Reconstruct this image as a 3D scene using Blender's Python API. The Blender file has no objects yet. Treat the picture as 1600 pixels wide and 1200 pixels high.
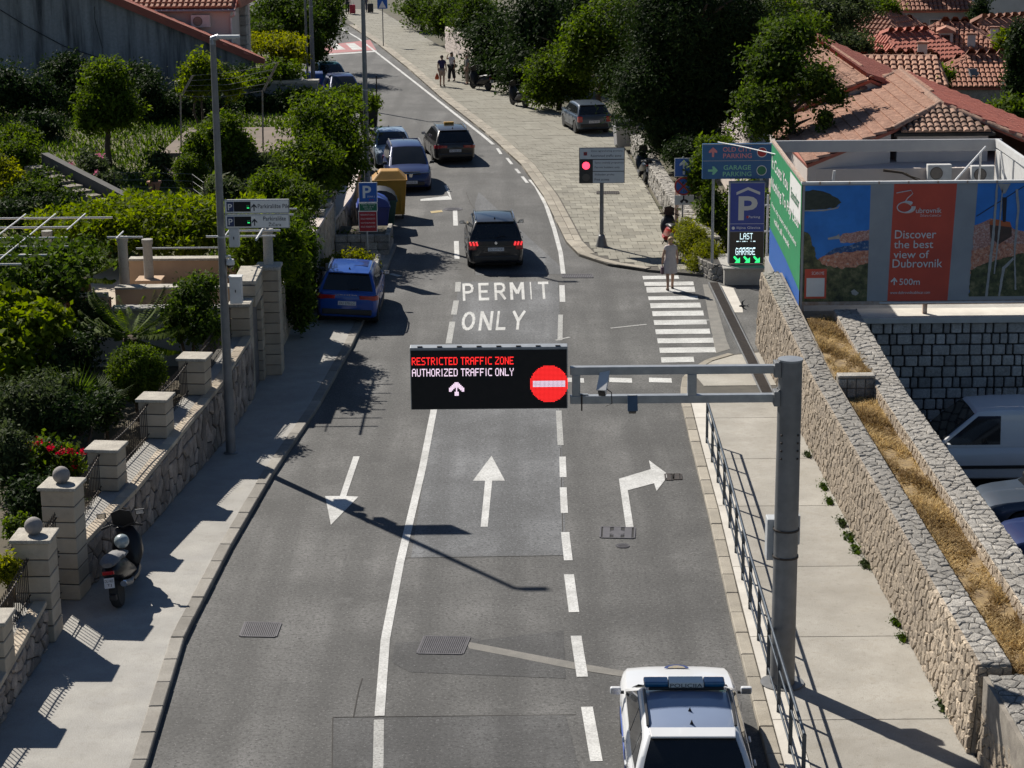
import bpy, bmesh, math, random
import numpy as np
from mathutils import Vector, Matrix, noise
from mathutils.geometry import tessellate_polygon
R = random.Random(7)
rad = math.radians
sc = bpy.context.scene
col = sc.collection
# ---------------------------------------------------------------- camera, sky, sun, exposure
F_PX, PITCH, EYE, ROLL = 3235.0, rad(14.6), 13.5, rad(0.5)
cam = bpy.data.cameras.new('camera'); cam.sensor_width = 36; cam.lens = F_PX / 1600 * 36
cam.clip_start = 0.5; cam.clip_end = 6000
co = bpy.data.objects.new('camera', cam); col.objects.link(co); sc.camera = co
co.matrix_world = Matrix.Translation((0, 0, EYE)) @ Matrix.Rotation(rad(90) - PITCH, 4, 'X') @ Matrix.Rotation(-ROLL, 4, 'Z')
SUN_EL = rad(41); SH = Vector((0.592, -0.806))           # the way shadows fall on the ground
w = bpy.data.worlds.new('World'); sc.world = w; w.use_nodes = True
nt = w.node_tree; bg = nt.nodes['Background']
sky = nt.nodes.new('ShaderNodeTexSky'); sky.sky_type = 'NISHITA'; sky.sun_disc = False
sky.sun_elevation = SUN_EL; sky.sun_rotation = math.atan2(-SH.x, -SH.y)
sky.air_density = 0.8; sky.dust_density = 0.15; sky.ozone_density = 3.0; sky.altitude = 30
nt.links.new(sky.outputs[0], bg.inputs[0]); bg.inputs[1].default_value = 0.05
sl = bpy.data.lights.new('sun', 'SUN'); sl.energy = 5.0; sl.angle = rad(0.53); sl.color = (1.0, 0.94, 0.85)
so = bpy.data.objects.new('sun', sl); col.objects.link(so); so.location = (-30, 40, 60)
so.rotation_euler = Vector((SH.x * math.cos(SUN_EL), SH.y * math.cos(SUN_EL), -math.sin(SUN_EL))).to_track_quat('-Z', 'Y').to_euler()
vs = sc.view_settings; vs.view_transform = 'Standard'; vs.look = 'None'; vs.gamma = 1.0; vs.exposure = 0.45
sc.render.engine = 'CYCLES'; sc.cycles.max_bounces = 6; sc.cycles.transparent_max_bounces = 8; sc.cycles.use_denoising = True

# ---------------------------------------------------------------- pixels of the photograph -> places in the world
def ray(px, py):
    u = (px - 800) / F_PX; v = (py - 600) / F_PX; c, s = math.cos(ROLL), math.sin(ROLL)
    u, v = u * c - v * s, u * s + v * c
    return (u, math.cos(PITCH) - v * math.sin(PITCH), -math.sin(PITCH) - v * math.cos(PITCH))
def G(px, py, z=0.0):                                     # where the ray meets the level z
    d = ray(px, py); t = (z - EYE) / d[2]; return Vector((d[0] * t, d[1] * t, z))
def AT(px, py, Y):                                        # where the ray meets the upright plane y = Y
    d = ray(px, py); t = Y / d[1]; return Vector((d[0] * t, Y, EYE + d[2] * t))
def lerp(a, b, t): return a + (b - a) * t
def interp(pts, y):                                       # x of a polyline given as (x, y) sorted by y
    if y <= pts[0][1]: return pts[0][0]
    for a, b in zip(pts, pts[1:]):
        if y <= b[1]: return lerp(a[0], b[0], (y - a[1]) / (b[1] - a[1]))
    return pts[-1][0]

# ---------------------------------------------------------------- mesh builder
class MB:
    def __init__(s): s.v = []; s.f = []; s.m = []
    def add(s, vs, fs, m=0):
        o = len(s.v); s.v += [tuple(p) for p in vs]
        for f in fs: s.f.append(tuple(i + o for i in f)); s.m.append(m)
        return s
    def box(s, x0, x1, y0, y1, z0, z1, m=0):
        return s.add([(x0,y0,z0),(x1,y0,z0),(x1,y1,z0),(x0,y1,z0),(x0,y0,z1),(x1,y0,z1),(x1,y1,z1),(x0,y1,z1)],
                     [(3,2,1,0),(4,5,6,7),(0,1,5,4),(1,2,6,5),(2,3,7,6),(3,0,4,7)], m)
    def obox(s, c, sz, mat=None, m=0):                    # box round c, turned by a 3x3 / angle about z
        if not isinstance(mat, Matrix): mat = Matrix.Rotation(mat or 0, 3, 'Z')
        hx, hy, hz = sz[0]/2, sz[1]/2, sz[2]/2; c = Vector(c)
        p = [c + mat @ Vector(q) for q in [(-hx,-hy,-hz),(hx,-hy,-hz),(hx,hy,-hz),(-hx,hy,-hz),(-hx,-hy,hz),(hx,-hy,hz),(hx,hy,hz),(-hx,hy,hz)]]
        return s.add(p, [(3,2,1,0),(4,5,6,7),(0,1,5,4),(1,2,6,5),(2,3,7,6),(3,0,4,7)], m)
    def prism(s, poly, z0, z1, m=0, top_inset=0):
        a = sum(p[0]*q[1]-q[0]*p[1] for p, q in zip(poly, poly[1:]+poly[:1]))
        if a < 0: poly = poly[::-1]
        n = len(poly); tri = tessellate_polygon([[Vector((p[0], p[1], 0)) for p in poly]])
        vs = [(p[0], p[1], z0) for p in poly] + [(p[0], p[1], z1) for p in poly]
        fs = [(i, (i+1) % n, n+(i+1) % n, n+i) for i in range(n)]
        for t in tri:
            q = [poly[i] for i in t]
            ar = (q[1][0]-q[0][0])*(q[2][1]-q[0][1])-(q[2][0]-q[0][0])*(q[1][1]-q[0][1])
            t = t if ar > 0 else t[::-1]
            fs.append(tuple(n+i for i in t)); fs.append(tuple(t[::-1]))
        return s.add(vs, fs, m)
    def sheet(s, poly, z=None, m=0):                      # flat polygon facing up
        P = [Vector((p[0], p[1], z if z is not None else p[2])) for p in poly]
        tri = tessellate_polygon([[Vector((p.x, p.y, 0)) for p in P]]); fs = []
        for t in tri:
            q = [P[i] for i in t]; ar = (q[1]-q[0]).cross(q[2]-q[0]).z
            fs.append(tuple(t) if ar > 0 else tuple(t[::-1]))
        return s.add(P, fs, m)
    def tube(s, pts, r, n=8, m=0, cap=True):
        pts = [Vector(p) for p in pts]; k = len(pts); rs = r if isinstance(r, (list, tuple)) else [r]*k
        up = None; vs = []
        for i, p in enumerate(pts):
            d = (pts[min(i+1, k-1)] - pts[max(i-1, 0)]).normalized()
            if up is None or abs(d.dot(up)) > .98: up = Vector((0,0,1)) if abs(d.z) < .9 else Vector((1,0,0))
            a = d.cross(up).normalized(); b = a.cross(d).normalized(); up = b
            for j in range(n):
                t = 2*math.pi*j/n; vs.append(p + (a*math.cos(t) + b*math.sin(t))*rs[i])
        fs = [(i*n+j, i*n+(j+1) % n, (i+1)*n+(j+1) % n, (i+1)*n+j) for i in range(k-1) for j in range(n)]
        if cap: fs += [tuple(range(n))[::-1], tuple(range((k-1)*n, k*n))]
        return s.add(vs, fs, m)
    def lathe(s, prof, n=16, c=(0,0,0), mat=None, m=0):   # profile (r, z) turned about z
        c = Vector(c); mat = mat or Matrix.Identity(3); k = len(prof)
        vs = [c + mat @ Vector((r*math.cos(2*math.pi*j/n), r*math.sin(2*math.pi*j/n), z)) for r, z in prof for j in range(n)]
        fs = [(i*n+j, i*n+(j+1) % n, (i+1)*n+(j+1) % n, (i+1)*n+j) for i in range(k-1) for j in range(n)]
        if prof[0][0] > 1e-4: fs.append(tuple(range(n))[::-1])
        if prof[-1][0] > 1e-4: fs.append(tuple(range((k-1)*n, k*n)))
        return s.add(vs, fs, m)
    def ball(s, c, r, n=16, k=9, sq=(1,1,1), m=0):
        pr = [(r*math.sin(math.pi*i/(k-1)), -r*math.cos(math.pi*i/(k-1))) for i in range(k)]
        return s.lathe([(max(a, 1e-5), b) for a, b in pr], n, c, Matrix.Diagonal(sq), m)
    def build(s, name, mats, parent=None, local=False, smooth=None, bevel=0, seg=2):
        me = bpy.data.meshes.new(name); off = Vector((0,0,0))
        if parent is not None and not local:
            q = parent
            while q is not None: off += q.location; q = q.parent
        me.from_pydata([(p[0]-off.x, p[1]-off.y, p[2]-off.z) for p in s.v], [], s.f)
        mats = mats if isinstance(mats, (list, tuple)) else [mats]
        for q in mats: me.materials.append(q)
        if len(mats) > 1: me.polygons.foreach_set('material_index', s.m)
        if bevel:
            bm = bmesh.new(); bm.from_mesh(me); bmesh.ops.remove_doubles(bm, verts=bm.verts, dist=1e-5)
            es = [e for e in bm.edges if len(e.link_faces) == 2 and e.calc_face_angle(0) > rad(30)]
            bmesh.ops.bevel(bm, geom=es, offset=bevel, segments=seg, profile=.6, affect='EDGES', clamp_overlap=True)
            bm.to_mesh(me); bm.free()
        if smooth is not None:
            me.polygons.foreach_set('use_smooth', [True]*len(me.polygons)); me.set_sharp_from_angle(angle=rad(smooth))
        me.update()
        o = bpy.data.objects.new(name, me); col.objects.link(o); o.parent = parent
        return o
class Words(MB):                                          # every word laid with letters() becomes an object of its own
    def __init__(s): s.w = []
    def add(s, vs, fs, m=0): s.w.append(MB().add(vs, fs, 0)); return s
    def build(s, name, mats, parent=None, **kw): return [q.build(name, mats, parent, **kw) for q in s.w]
def tag(o, label=None, cat=None, group=None, kind=None):
    if label: o['label'] = label
    if cat: o['category'] = cat
    if group: o['group'] = group
    if kind: o['kind'] = kind
    return o
def thing(name, label, cat, loc=(0,0,0), rotz=0, group=None):
    o = bpy.data.objects.new(name, None); col.objects.link(o); o.location = loc; o.rotation_euler = (0, 0, rotz)
    o.empty_display_size = .3
    return tag(o, label, cat, group)
def share(name, me, parent, loc=(0,0,0), rot=None, scale=None):   # another object of the same mesh
    o = bpy.data.objects.new(name, me); col.objects.link(o); o.parent = parent; o.location = loc
    if rot: o.rotation_euler = rot
    if scale: o.scale = scale
    return o
def copy_tree(o, parent=None):
    c = o.copy(); col.objects.link(c); c.parent = parent
    for ch in list(o.children): copy_tree(ch, c)
    return c

# ---------------------------------------------------------------- materials
def rgb(*c): return (c[0], c[1], c[2], 1)
def srgb(r, g, b):
    f = lambda x: (x/255/12.92) if x/255 <= .04045 else ((x/255+.055)/1.055)**2.4
    return (f(r), f(g), f(b), 1)
class NT:
    def __init__(s, name):
        s.mat = bpy.data.materials.new(name); s.mat.use_nodes = True; s.t = s.mat.node_tree
        s.p = s.t.nodes['Principled BSDF']; s.out = s.t.nodes['Material Output']
    def n(s, kind, **kw):
        q = s.t.nodes.new('ShaderNode'+kind)
        for k, v in kw.items():
            if k.startswith('i_'):
                q.inputs[int(k[2:]) if k[2:].isdigit() else k[2:].replace('_', ' ')].default_value = v
            else: setattr(q, k, v)
        return q
    def l(s, a, b): s.t.links.new(a, b)
    def ramp(s, fac, stops, interp='LINEAR'):
        q = s.n('ValToRGB'); e = q.color_ramp; e.interpolation = interp
        while len(e.elements) < len(stops): e.elements.new(.5)
        for el, (p, c) in zip(e.elements, stops): el.position = p; el.color = c
        s.l(fac, q.inputs[0]); return q.outputs[0]
    def mix(s, fac, a, b, mode='MIX'):
        q = s.n('Mix', data_type='RGBA', blend_type=mode)
        for k, x in ((0, fac), (6, a), (7, b)):
            if hasattr(x, 'is_linked') or hasattr(x, 'links'): s.l(x, q.inputs[k])
            else: q.inputs[k].default_value = x
        return q.outputs[2]
    def pos(s, mode='world'):
        if mode == 'world': return s.n('NewGeometry').outputs['Position']
        return s.n('TexCoord').outputs['Object']
    def noise(s, vec, scale, detail=5, rough=.55, dist=0):
        q = s.n('TexNoise'); q.inputs['Scale'].default_value = scale; q.inputs['Detail'].default_value = detail
        q.inputs['Roughness'].default_value = rough; q.inputs['Distortion'].default_value = dist
        s.l(vec, q.inputs['Vector']); return q.outputs['Fac']
    def bump(s, h, strength=.3, dist=.02):
        q = s.n('Bump'); q.inputs['Strength'].default_value = strength; q.inputs['Distance'].default_value = dist
        s.l(h, q.inputs['Height']); s.l(q.outputs[0], s.p.inputs['Normal'])
def pm(name, c1, c2=None, scale=4, rough=.85, metal=0, bump=0, bscale=30, bdist=.02, rnd=0, coat=0, spec=.5, mode='world', stain=0, emit=0, grit=0, spots=0):
    """noise between two tones, finer grit, optional per-object tone (rnd), large stains, coat and relief"""
    m = NT(name); p = m.p
    p.inputs['Roughness'].default_value = rough; p.inputs['Metallic'].default_value = metal
    p.inputs['Specular IOR Level'].default_value = spec
    if coat: p.inputs['Coat Weight'].default_value = coat; p.inputs['Coat Roughness'].default_value = .04
    c2 = c2 or c1
    v = m.pos(mode)
    c = m.ramp(m.noise(v, scale), [(.3, c1), (.7, c2)])
    if grit: c = m.mix(m.ramp(m.noise(v, bscale*2, 2), [(.4, rgb(0,0,0)), (.62, rgb(grit,grit,grit))]), c, rgb(c1[0]*.35, c1[1]*.35, c1[2]*.35))
    if stain: c = m.mix(m.ramp(m.noise(v, scale*.13, 6, .7), [(.42, rgb(0,0,0)), (.75, rgb(stain,stain,stain))]), c, rgb(c1[0]*.4, c1[1]*.38, c1[2]*.35))
    if stain: c = m.mix(m.ramp(m.noise(v, scale*.75, 8, .75), [(.5, rgb(0,0,0)), (.72, rgb(stain*.8,stain*.8,stain*.8))]), c, rgb(c1[0]*.5, c1[1]*.48, c1[2]*.45))
    if spots:
        c = m.mix(m.ramp(m.noise(v, 9, 9, .85), [(.54, rgb(0,0,0)), (.68, rgb(spots,spots,spots))]), c, rgb(c1[0]*.42, c1[1]*.4, c1[2]*.37))
        c = m.mix(m.ramp(m.noise(v, 2.3, 9, .8, .6), [(.52, rgb(0,0,0)), (.7, rgb(spots*.7,spots*.7,spots*.7))]), c, rgb(c1[0]*.6, c1[1]*.57, c1[2]*.52))
    if rnd:
        oi = m.n('ObjectInfo'); h = m.n('HueSaturation'); mr = m.n('MapRange')
        m.l(oi.outputs['Random'], mr.inputs[0]); mr.inputs[3].default_value = 1-rnd; mr.inputs[4].default_value = 1+rnd
        m.l(mr.outputs[0], h.inputs['Value']); m.l(c, h.inputs['Color']); c = h.outputs[0]
    m.l(c, p.inputs['Base Color'])
    if emit: m.l(c, p.inputs['Emission Color']); p.inputs['Emission Strength'].default_value = emit
    if bump: m.bump(m.noise(v, bscale, 6, .65), bump, bdist)
    return m.mat
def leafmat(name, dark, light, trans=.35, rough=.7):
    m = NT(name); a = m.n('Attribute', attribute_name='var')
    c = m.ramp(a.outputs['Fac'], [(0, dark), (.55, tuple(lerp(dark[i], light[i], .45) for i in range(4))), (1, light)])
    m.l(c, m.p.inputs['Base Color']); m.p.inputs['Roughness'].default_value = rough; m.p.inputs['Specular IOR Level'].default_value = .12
    tr = m.n('BsdfTranslucent'); hs = m.n('HueSaturation'); hs.inputs['Value'].default_value = 1.5; hs.inputs['Saturation'].default_value = 1.1
    m.l(c, hs.inputs['Color']); m.l(hs.outputs[0], tr.inputs[0])
    mx = m.n('MixShader'); mx.inputs[0].default_value = trans
    m.l(m.p.outputs[0], mx.inputs[1]); m.l(tr.outputs[0], mx.inputs[2]); m.l(mx.outputs[0], m.out.inputs[0])
    return m.mat

def asphalt(name, tone, tint=(1, 1, 1)):
    m = NT(name); v = m.pos()
    t = lambda k: rgb(tone*k*tint[0], tone*k*tint[1], tone*k*tint[2])
    c = m.ramp(m.noise(v, .35, 5, .6), [(.32, t(.55)), (.5, t(1.0)), (.68, t(1.5))])
    mp = m.n('Mapping'); mp.inputs['Scale'].default_value = (1.3, .12, 1); m.l(v, mp.inputs[0])
    c = m.mix(m.ramp(m.noise(mp.outputs[0], 1.0, 4, .6), [(.42, rgb(0,0,0)), (.72, rgb(.75,.75,.75))]), c, t(.55))   # long tyre wear
    sx = m.n('SeparateXYZ'); m.l(v, sx.inputs[0]); ma = m.n('Math', operation='MULTIPLY_ADD'); ma.inputs[1].default_value = 4.18879; ma.inputs[2].default_value = -1.05; m.l(sx.outputs[0], ma.inputs[0])
    wob = m.n('Math', operation='MULTIPLY_ADD'); wob.inputs[1].default_value = 2.6; m.l(m.noise(v, .3, 3), wob.inputs[0]); m.l(ma.outputs[0], wob.inputs[2])
    cs = m.n('Math', operation='COSINE'); m.l(wob.outputs[0], cs.inputs[0])
    c = m.mix(m.ramp(cs.outputs[0], [(.2, rgb(0,0,0)), (1, rgb(.6,.6,.6))]), c, t(.55))                            # polished wheel tracks
    g = m.noise(v, 15, 4, .85)
    c = m.mix(m.ramp(g, [(.38, rgb(.9,.9,.9)), (.5, rgb(0,0,0))]), c, t(.28))
    c = m.mix(m.ramp(m.noise(v, 19, 4, .8), [(.56, rgb(0,0,0)), (.7, rgb(.8,.8,.8))]), c, t(2.5))
    c = m.mix(m.ramp(m.noise(v, 1.7, 8, .75), [(.55, rgb(0,0,0)), (.8, rgb(.6,.6,.6))]), c, t(.5))
    c = m.mix(m.ramp(m.noise(v, .9, 9, .7, 1.5), [(.487, rgb(0,0,0)), (.5, rgb(.5,.5,.5)), (.513, rgb(0,0,0))]), c, t(.45))
    c = m.mix(m.ramp(m.noise(v, .55, 9, .82, .4), [(.56, rgb(0,0,0)), (.7, rgb(.75,.75,.75))]), c, t(.5))               # oil and water stains
    c = m.mix(m.ramp(m.noise(v, .8, 8, .8, .3), [(.6, rgb(0,0,0)), (.74, rgb(.6,.6,.6))]), c, t(1.7))                  # dusty bleached spots
    m.l(c, m.p.inputs['Base Color']); m.p.inputs['Roughness'].default_value = .8; m.p.inputs['Specular IOR Level'].default_value = .4
    m.bump(m.noise(v, 60, 3, .8), .5, .012)
    return m.mat
def paintmat(name, c, wear=.45):
    m = NT(name); v = m.pos()
    k = m.mix(m.ramp(m.noise(v, 22, 8, .8), [(.46, rgb(0,0,0)), (.66, rgb(wear*1.4, wear*1.4, wear*1.4))]), c, rgb(.1, .1, .098))
    k = m.mix(m.ramp(m.noise(v, 1.2, 5, .7), [(.4, rgb(0,0,0)), (.75, rgb(.7,.7,.7))]), k, rgb(.22, .215, .2))
    m.l(k, m.p.inputs['Base Color']); m.p.inputs['Roughness'].default_value = .65; m.bump(m.noise(v, 60, 3, .8), .3, .01)
    return m.mat
M = {}
M['asphalt'] = asphalt('asphalt', .106, (1.0, .985, .95))
M['asphalt_new'] = asphalt('asphalt_patch', .135, (.97, 1, 1.04))
M['asphalt_dark'] = asphalt('asphalt_dark_patch', .08)
M['asphalt_lot'] = asphalt('asphalt_lot', .07)
M['trench'] = pm('trench_fill', rgb(.25,.235,.21), rgb(.17,.165,.15), 3, .9, bump=.4, bscale=50, grit=.4)
M['paint'] = paintmat('road_paint', rgb(.62, .62, .6))
M['paint_old'] = paintmat('road_paint_worn', rgb(.42, .42, .4), .8)
M['paint_red'] = paintmat('road_paint_red', rgb(.42, .1, .1))
M['paint_yellow'] = paintmat('road_paint_yellow', rgb(.5, .36, .12))
M['concrete'] = pm('pavement_concrete', rgb(.46,.435,.385), rgb(.34,.32,.28), 1.2, .9, bump=.35, bscale=35, stain=.6, grit=.5, rnd=.1, spots=.95)
M['concrete_left'] = pm('pavement_concrete_grey', rgb(.45,.435,.40), rgb(.34,.33,.31), 1.5, .92, bump=.5, bscale=30, stain=.35, grit=.4, spots=.5)
M['concrete_white'] = pm('plinth_concrete', rgb(.62,.59,.53), rgb(.5,.47,.42), 2, .9, bump=.3, stain=.3)
M['kerb'] = pm('kerb_concrete', rgb(.42,.38,.31), rgb(.32,.29,.24), 2.5, .9, bump=.4, bscale=30, stain=.5, grit=.35, rnd=.16, spots=.6)
M['kerb_grey'] = pm('kerb_concrete_grey', rgb(.33,.31,.275), rgb(.24,.225,.2), 2.5, .9, bump=.4, bscale=30, stain=.5, grit=.4, rnd=.18, spots=.6)
M['tile'] = pm('paving_slab', rgb(.34,.325,.27), rgb(.245,.23,.185), 1.5, .9, bump=.3, bscale=30, stain=.4, grit=.3, rnd=.2, spots=.5)
M['cast_iron'] = pm('cast_iron', rgb(.11,.105,.115), rgb(.075,.072,.08), 9, .6, metal=.2, stain=.3)
M['joint'] = pm('joint_sand', rgb(.1,.09,.075), rgb(.07,.065,.055), 3, .95)
M['soil'] = pm('soil', rgb(.11,.085,.055), rgb(.06,.055,.035), 2, .95, bump=.6, bscale=15)
M['lawn'] = pm('dry_lawn', rgb(.15,.14,.06), rgb(.08,.09,.035), 1.5, .95, bump=.6, bscale=20)
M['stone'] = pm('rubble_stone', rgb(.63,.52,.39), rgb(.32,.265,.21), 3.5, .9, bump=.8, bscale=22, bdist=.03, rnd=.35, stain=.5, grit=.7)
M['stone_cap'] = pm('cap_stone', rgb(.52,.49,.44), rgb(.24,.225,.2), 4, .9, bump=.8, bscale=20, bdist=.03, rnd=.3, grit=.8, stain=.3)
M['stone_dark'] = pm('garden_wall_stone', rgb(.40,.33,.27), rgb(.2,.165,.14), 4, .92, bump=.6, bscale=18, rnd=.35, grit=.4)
M['mortar'] = pm('mortar', rgb(.3,.27,.225), rgb(.16,.14,.12), 4, .95, bump=.5, bscale=25)
M['mortar_dark'] = pm('mortar_dark', rgb(.055,.05,.045), rgb(.03,.028,.026), 4, .95)
M['ashlar'] = pm('ashlar_block', rgb(.55,.52,.475), rgb(.36,.34,.31), 3, .9, bump=.8, bscale=12, bdist=.05, rnd=.3, grit=.4, spots=.4)
M['lime'] = pm('limestone_block', rgb(.50,.42,.32), rgb(.40,.335,.255), 2, .85, bump=.35, bscale=25, rnd=.16, stain=.4, spots=.35)
M['lime_cap'] = pm('limestone_cap', rgb(.56,.52,.44), rgb(.34,.31,.27), 5, .85, bump=.35, bscale=20, grit=.5, stain=.4)
M['ball'] = pm('stone_ball', rgb(.3,.28,.26), rgb(.22,.2,.19), 8, .85, bump=.3)
M['plaster_beige'] = pm('plaster_beige', rgb(.52,.36,.24), rgb(.43,.3,.2), 1.5, .9, bump=.2, stain=.35)
M['plaster_pink'] = pm('plaster_pink', rgb(.62,.54,.49), rgb(.52,.46,.43), .8, .9, bump=.2, stain=.2)
M['plaster_white'] = pm('plaster_white', rgb(.6,.57,.52), rgb(.5,.47,.43), 1, .9, stain=.3)
M['plaster_old'] = pm('plaster_grey', rgb(.33,.32,.31), rgb(.25,.245,.24), 1.2, .92, bump=.3, stain=.3)
M['roof'] = pm('roof_tile', rgb(.5,.235,.15), rgb(.29,.125,.085), 3.0, .85, bump=.3, bscale=25, rnd=.3, stain=.35, grit=.25)
M['roof_pale'] = pm('roof_tile_pale', rgb(.58,.33,.225), rgb(.30,.145,.095), 4.5, .85, bump=.4, bscale=12, rnd=.25, stain=.35, grit=.5)
M['roof_old'] = pm('roof_tile_weathered', rgb(.5,.31,.22), rgb(.2,.12,.09), 5, .9, bump=.4, bscale=20, rnd=.4, grit=.5)
M['roof_red'] = pm('roof_tile_red', rgb(.42,.13,.085), rgb(.33,.1,.07), 1.2, .85, bump=.3, rnd=.2, stain=.3)
M['galv'] = pm('galvanised_steel', rgb(.36,.38,.4), rgb(.27,.29,.31), 6, .48, metal=.55, stain=.2)
M['galv_dark'] = pm('weathered_steel', rgb(.22,.225,.23), rgb(.16,.165,.17), 4, .55, metal=.4, stain=.4)
M['iron'] = pm('wrought_iron', rgb(.035,.03,.028), rgb(.07,.055,.045), 12, .6, metal=.5)
M['rail_paint'] = pm('railing_steel', rgb(.085,.105,.125), rgb(.05,.06,.075), 8, .42, metal=.5)
M['white_metal'] = pm('white_metal', rgb(.68,.68,.67), rgb(.58,.58,.57), 5, .45, stain=.25)
M['rusty'] = pm('rusty_metal', rgb(.32,.2,.13), rgb(.5,.42,.36), 7, .75, metal=.2, bump=.2)
M['grey_panel'] = pm('grey_panel', rgb(.36,.36,.36), rgb(.3,.3,.31), 2, .6)
M['grey_box'] = pm('grey_cabinet', rgb(.5,.52,.53), rgb(.42,.44,.45), 3, .5, stain=.3)
M['black'] = pm('black_plastic', rgb(.015,.015,.016), rgb(.022,.022,.023), 10, .5)
M['black_matt'] = pm('black_matt', rgb(.008,.008,.009), rgb(.012,.012,.012), 10, .85)
M['rubber'] = pm('tyre_rubber', rgb(.018,.018,.018), rgb(.03,.029,.028), 12, .85)
M['alloy'] = pm('wheel_alloy', rgb(.35,.36,.37), rgb(.28,.29,.3), 9, .35, metal=.8)
M['chrome'] = pm('bright_metal', rgb(.75,.76,.77), rgb(.68,.69,.7), 9, .2, metal=.95)
M['glass'] = pm('dark_glass', rgb(.012,.014,.016), rgb(.018,.02,.022), 2, .06, spec=.6)
M['lamp_red'] = pm('tail_lamp', rgb(.42,.015,.015), rgb(.3,.008,.01), 20, .2, coat=.5)
M['lamp_lit'] = pm('brake_lamp', rgb(.9,.05,.05), rgb(.75,.02,.03), 20, .25, emit=.9)
M['lamp_clear'] = pm('head_lamp', rgb(.55,.57,.6), rgb(.35,.37,.4), 20, .12, coat=.5)
M['orange'] = pm('indicator', rgb(.7,.2,.03), None, 5, .3)
M['plate'] = pm('number_plate', rgb(.62,.63,.65), rgb(.55,.56,.58), 5, .5)
M['ink'] = pm('ink', rgb(.02,.02,.03), None, 5, .7)
M['white'] = pm('white_print', rgb(.72,.72,.7), rgb(.66,.66,.64), 5, .6)
M['bronze'] = pm('bark', rgb(.11,.08,.055), rgb(.06,.045,.033), 9, .95, bump=.8, bscale=14, bdist=.05)
M['wood'] = pm('weathered_wood', rgb(.25,.17,.1), rgb(.16,.11,.07), 6, .85)
def paint(name, c, flake=.0, coat=.6): return pm(name, rgb(*c), rgb(*[x*.93 for x in c]), 1.5, .38, coat=coat, metal=flake, mode='object', spec=.25)
# ---------------------------------------------------------------- lettering
_tc = {}
def text2d(s, bold=0.0, spacing=1.0):
    """the outline of a word as flat triangles in units of its own box (0..1, 0..1), with its aspect"""
    key = (s, bold, spacing)
    if key not in _tc:
        cu = bpy.data.curves.new('t', 'FONT'); cu.body = s; cu.resolution_u = 3; cu.offset = bold; cu.space_character = spacing
        o = bpy.data.objects.new('t', cu); col.objects.link(o)
        me = bpy.data.meshes.new_from_object(o)
        v = [(p.co.x, p.co.y) for p in me.vertices]; f = [tuple(p.vertices) for p in me.polygons]
        bpy.data.objects.remove(o); bpy.data.curves.remove(cu); bpy.data.meshes.remove(me)
        x0 = min(p[0] for p in v); x1 = max(p[0] for p in v); y0 = min(p[1] for p in v); y1 = max(p[1] for p in v)
        _tc[key] = ([((p[0]-x0)/(x1-x0), (p[1]-y0)/(y1-y0)) for p in v], f, (x1-x0)/(y1-y0))
    return _tc[key]
def letters(mb, s, p0, ux, uy, h, width=None, bold=.01, m=0, align='L', off=None):
    """lay a word on a surface: p0 lower-left corner, ux / uy unit vectors, h height in metres"""
    v, f, asp = text2d(s, bold); wd = width or asp*h; p0 = Vector(p0); ux = Vector(ux); uy = Vector(uy)
    if align == 'C': p0 = p0 - ux*wd/2
    n = ux.cross(uy).normalized()
    vs = [p0 + ux*(x*wd) + uy*(y*h) for x, y in v]
    fs = []
    for q in f:
        a, b, c = vs[q[0]], vs[q[1]], vs[q[2]]
        fs.append(q if (b-a).cross(c-a).dot(n) > 0 else q[::-1])
    mb.add(vs, fs, m)
LED = {c: r.split('/') for c, r in {
 'A':'01110/10001/10001/11111/10001/10001/10001','B':'11110/10001/10001/11110/10001/10001/11110','C':'01111/10000/10000/10000/10000/10000/01111',
 'D':'11110/10001/10001/10001/10001/10001/11110','E':'11111/10000/10000/11110/10000/10000/11111','F':'11111/10000/10000/11110/10000/10000/10000',
 'G':'01111/10000/10000/10111/10001/10001/01110','H':'10001/10001/10001/11111/10001/10001/10001','I':'010/010/010/010/010/010/010',
 'L':'10000/10000/10000/10000/10000/10000/11111','N':'10001/11001/11001/10101/10011/10011/10001','O':'01110/10001/10001/10001/10001/10001/01110',
 'P':'11110/10001/10001/11110/10000/10000/10000','R':'11110/10001/10001/11110/10100/10010/10001','S':'01111/10000/10000/01110/00001/00001/11110',
 'T':'11111/00100/00100/00100/00100/00100/00100','U':'10001/10001/10001/10001/10001/10001/01110','Y':'10001/10001/01010/00100/00100/00100/00100',
 'Z':'11111/00001/00010/00100/01000/10000/11111',' ':'00/00/00/00/00/00/00'}.items()}
def led_text(mb, s, p0, ux, uy, width, h, m=0, rows=range(7)):
    """lit dots of a display, p0 upper-left"""
    n = sum(len(LED[c][0])+1 for c in s)-1; cx = width/n; cy = h/7; x = 0; p0 = Vector(p0); ux = Vector(ux); uy = Vector(uy)
    for c in s:
        g = LED[c]
        for r in rows:
            for k, b in enumerate(g[r]):
                if b == '1':
                    q = p0 + ux*((x+k)*cx) - uy*((r+1)*cy)
                    mb.add([q, q+ux*cx*.95, q+ux*cx*.95+uy*cy*.95, q+uy*cy*.95], [(0,1,2,3)], m)
        x += len(g[0])+1
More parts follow.
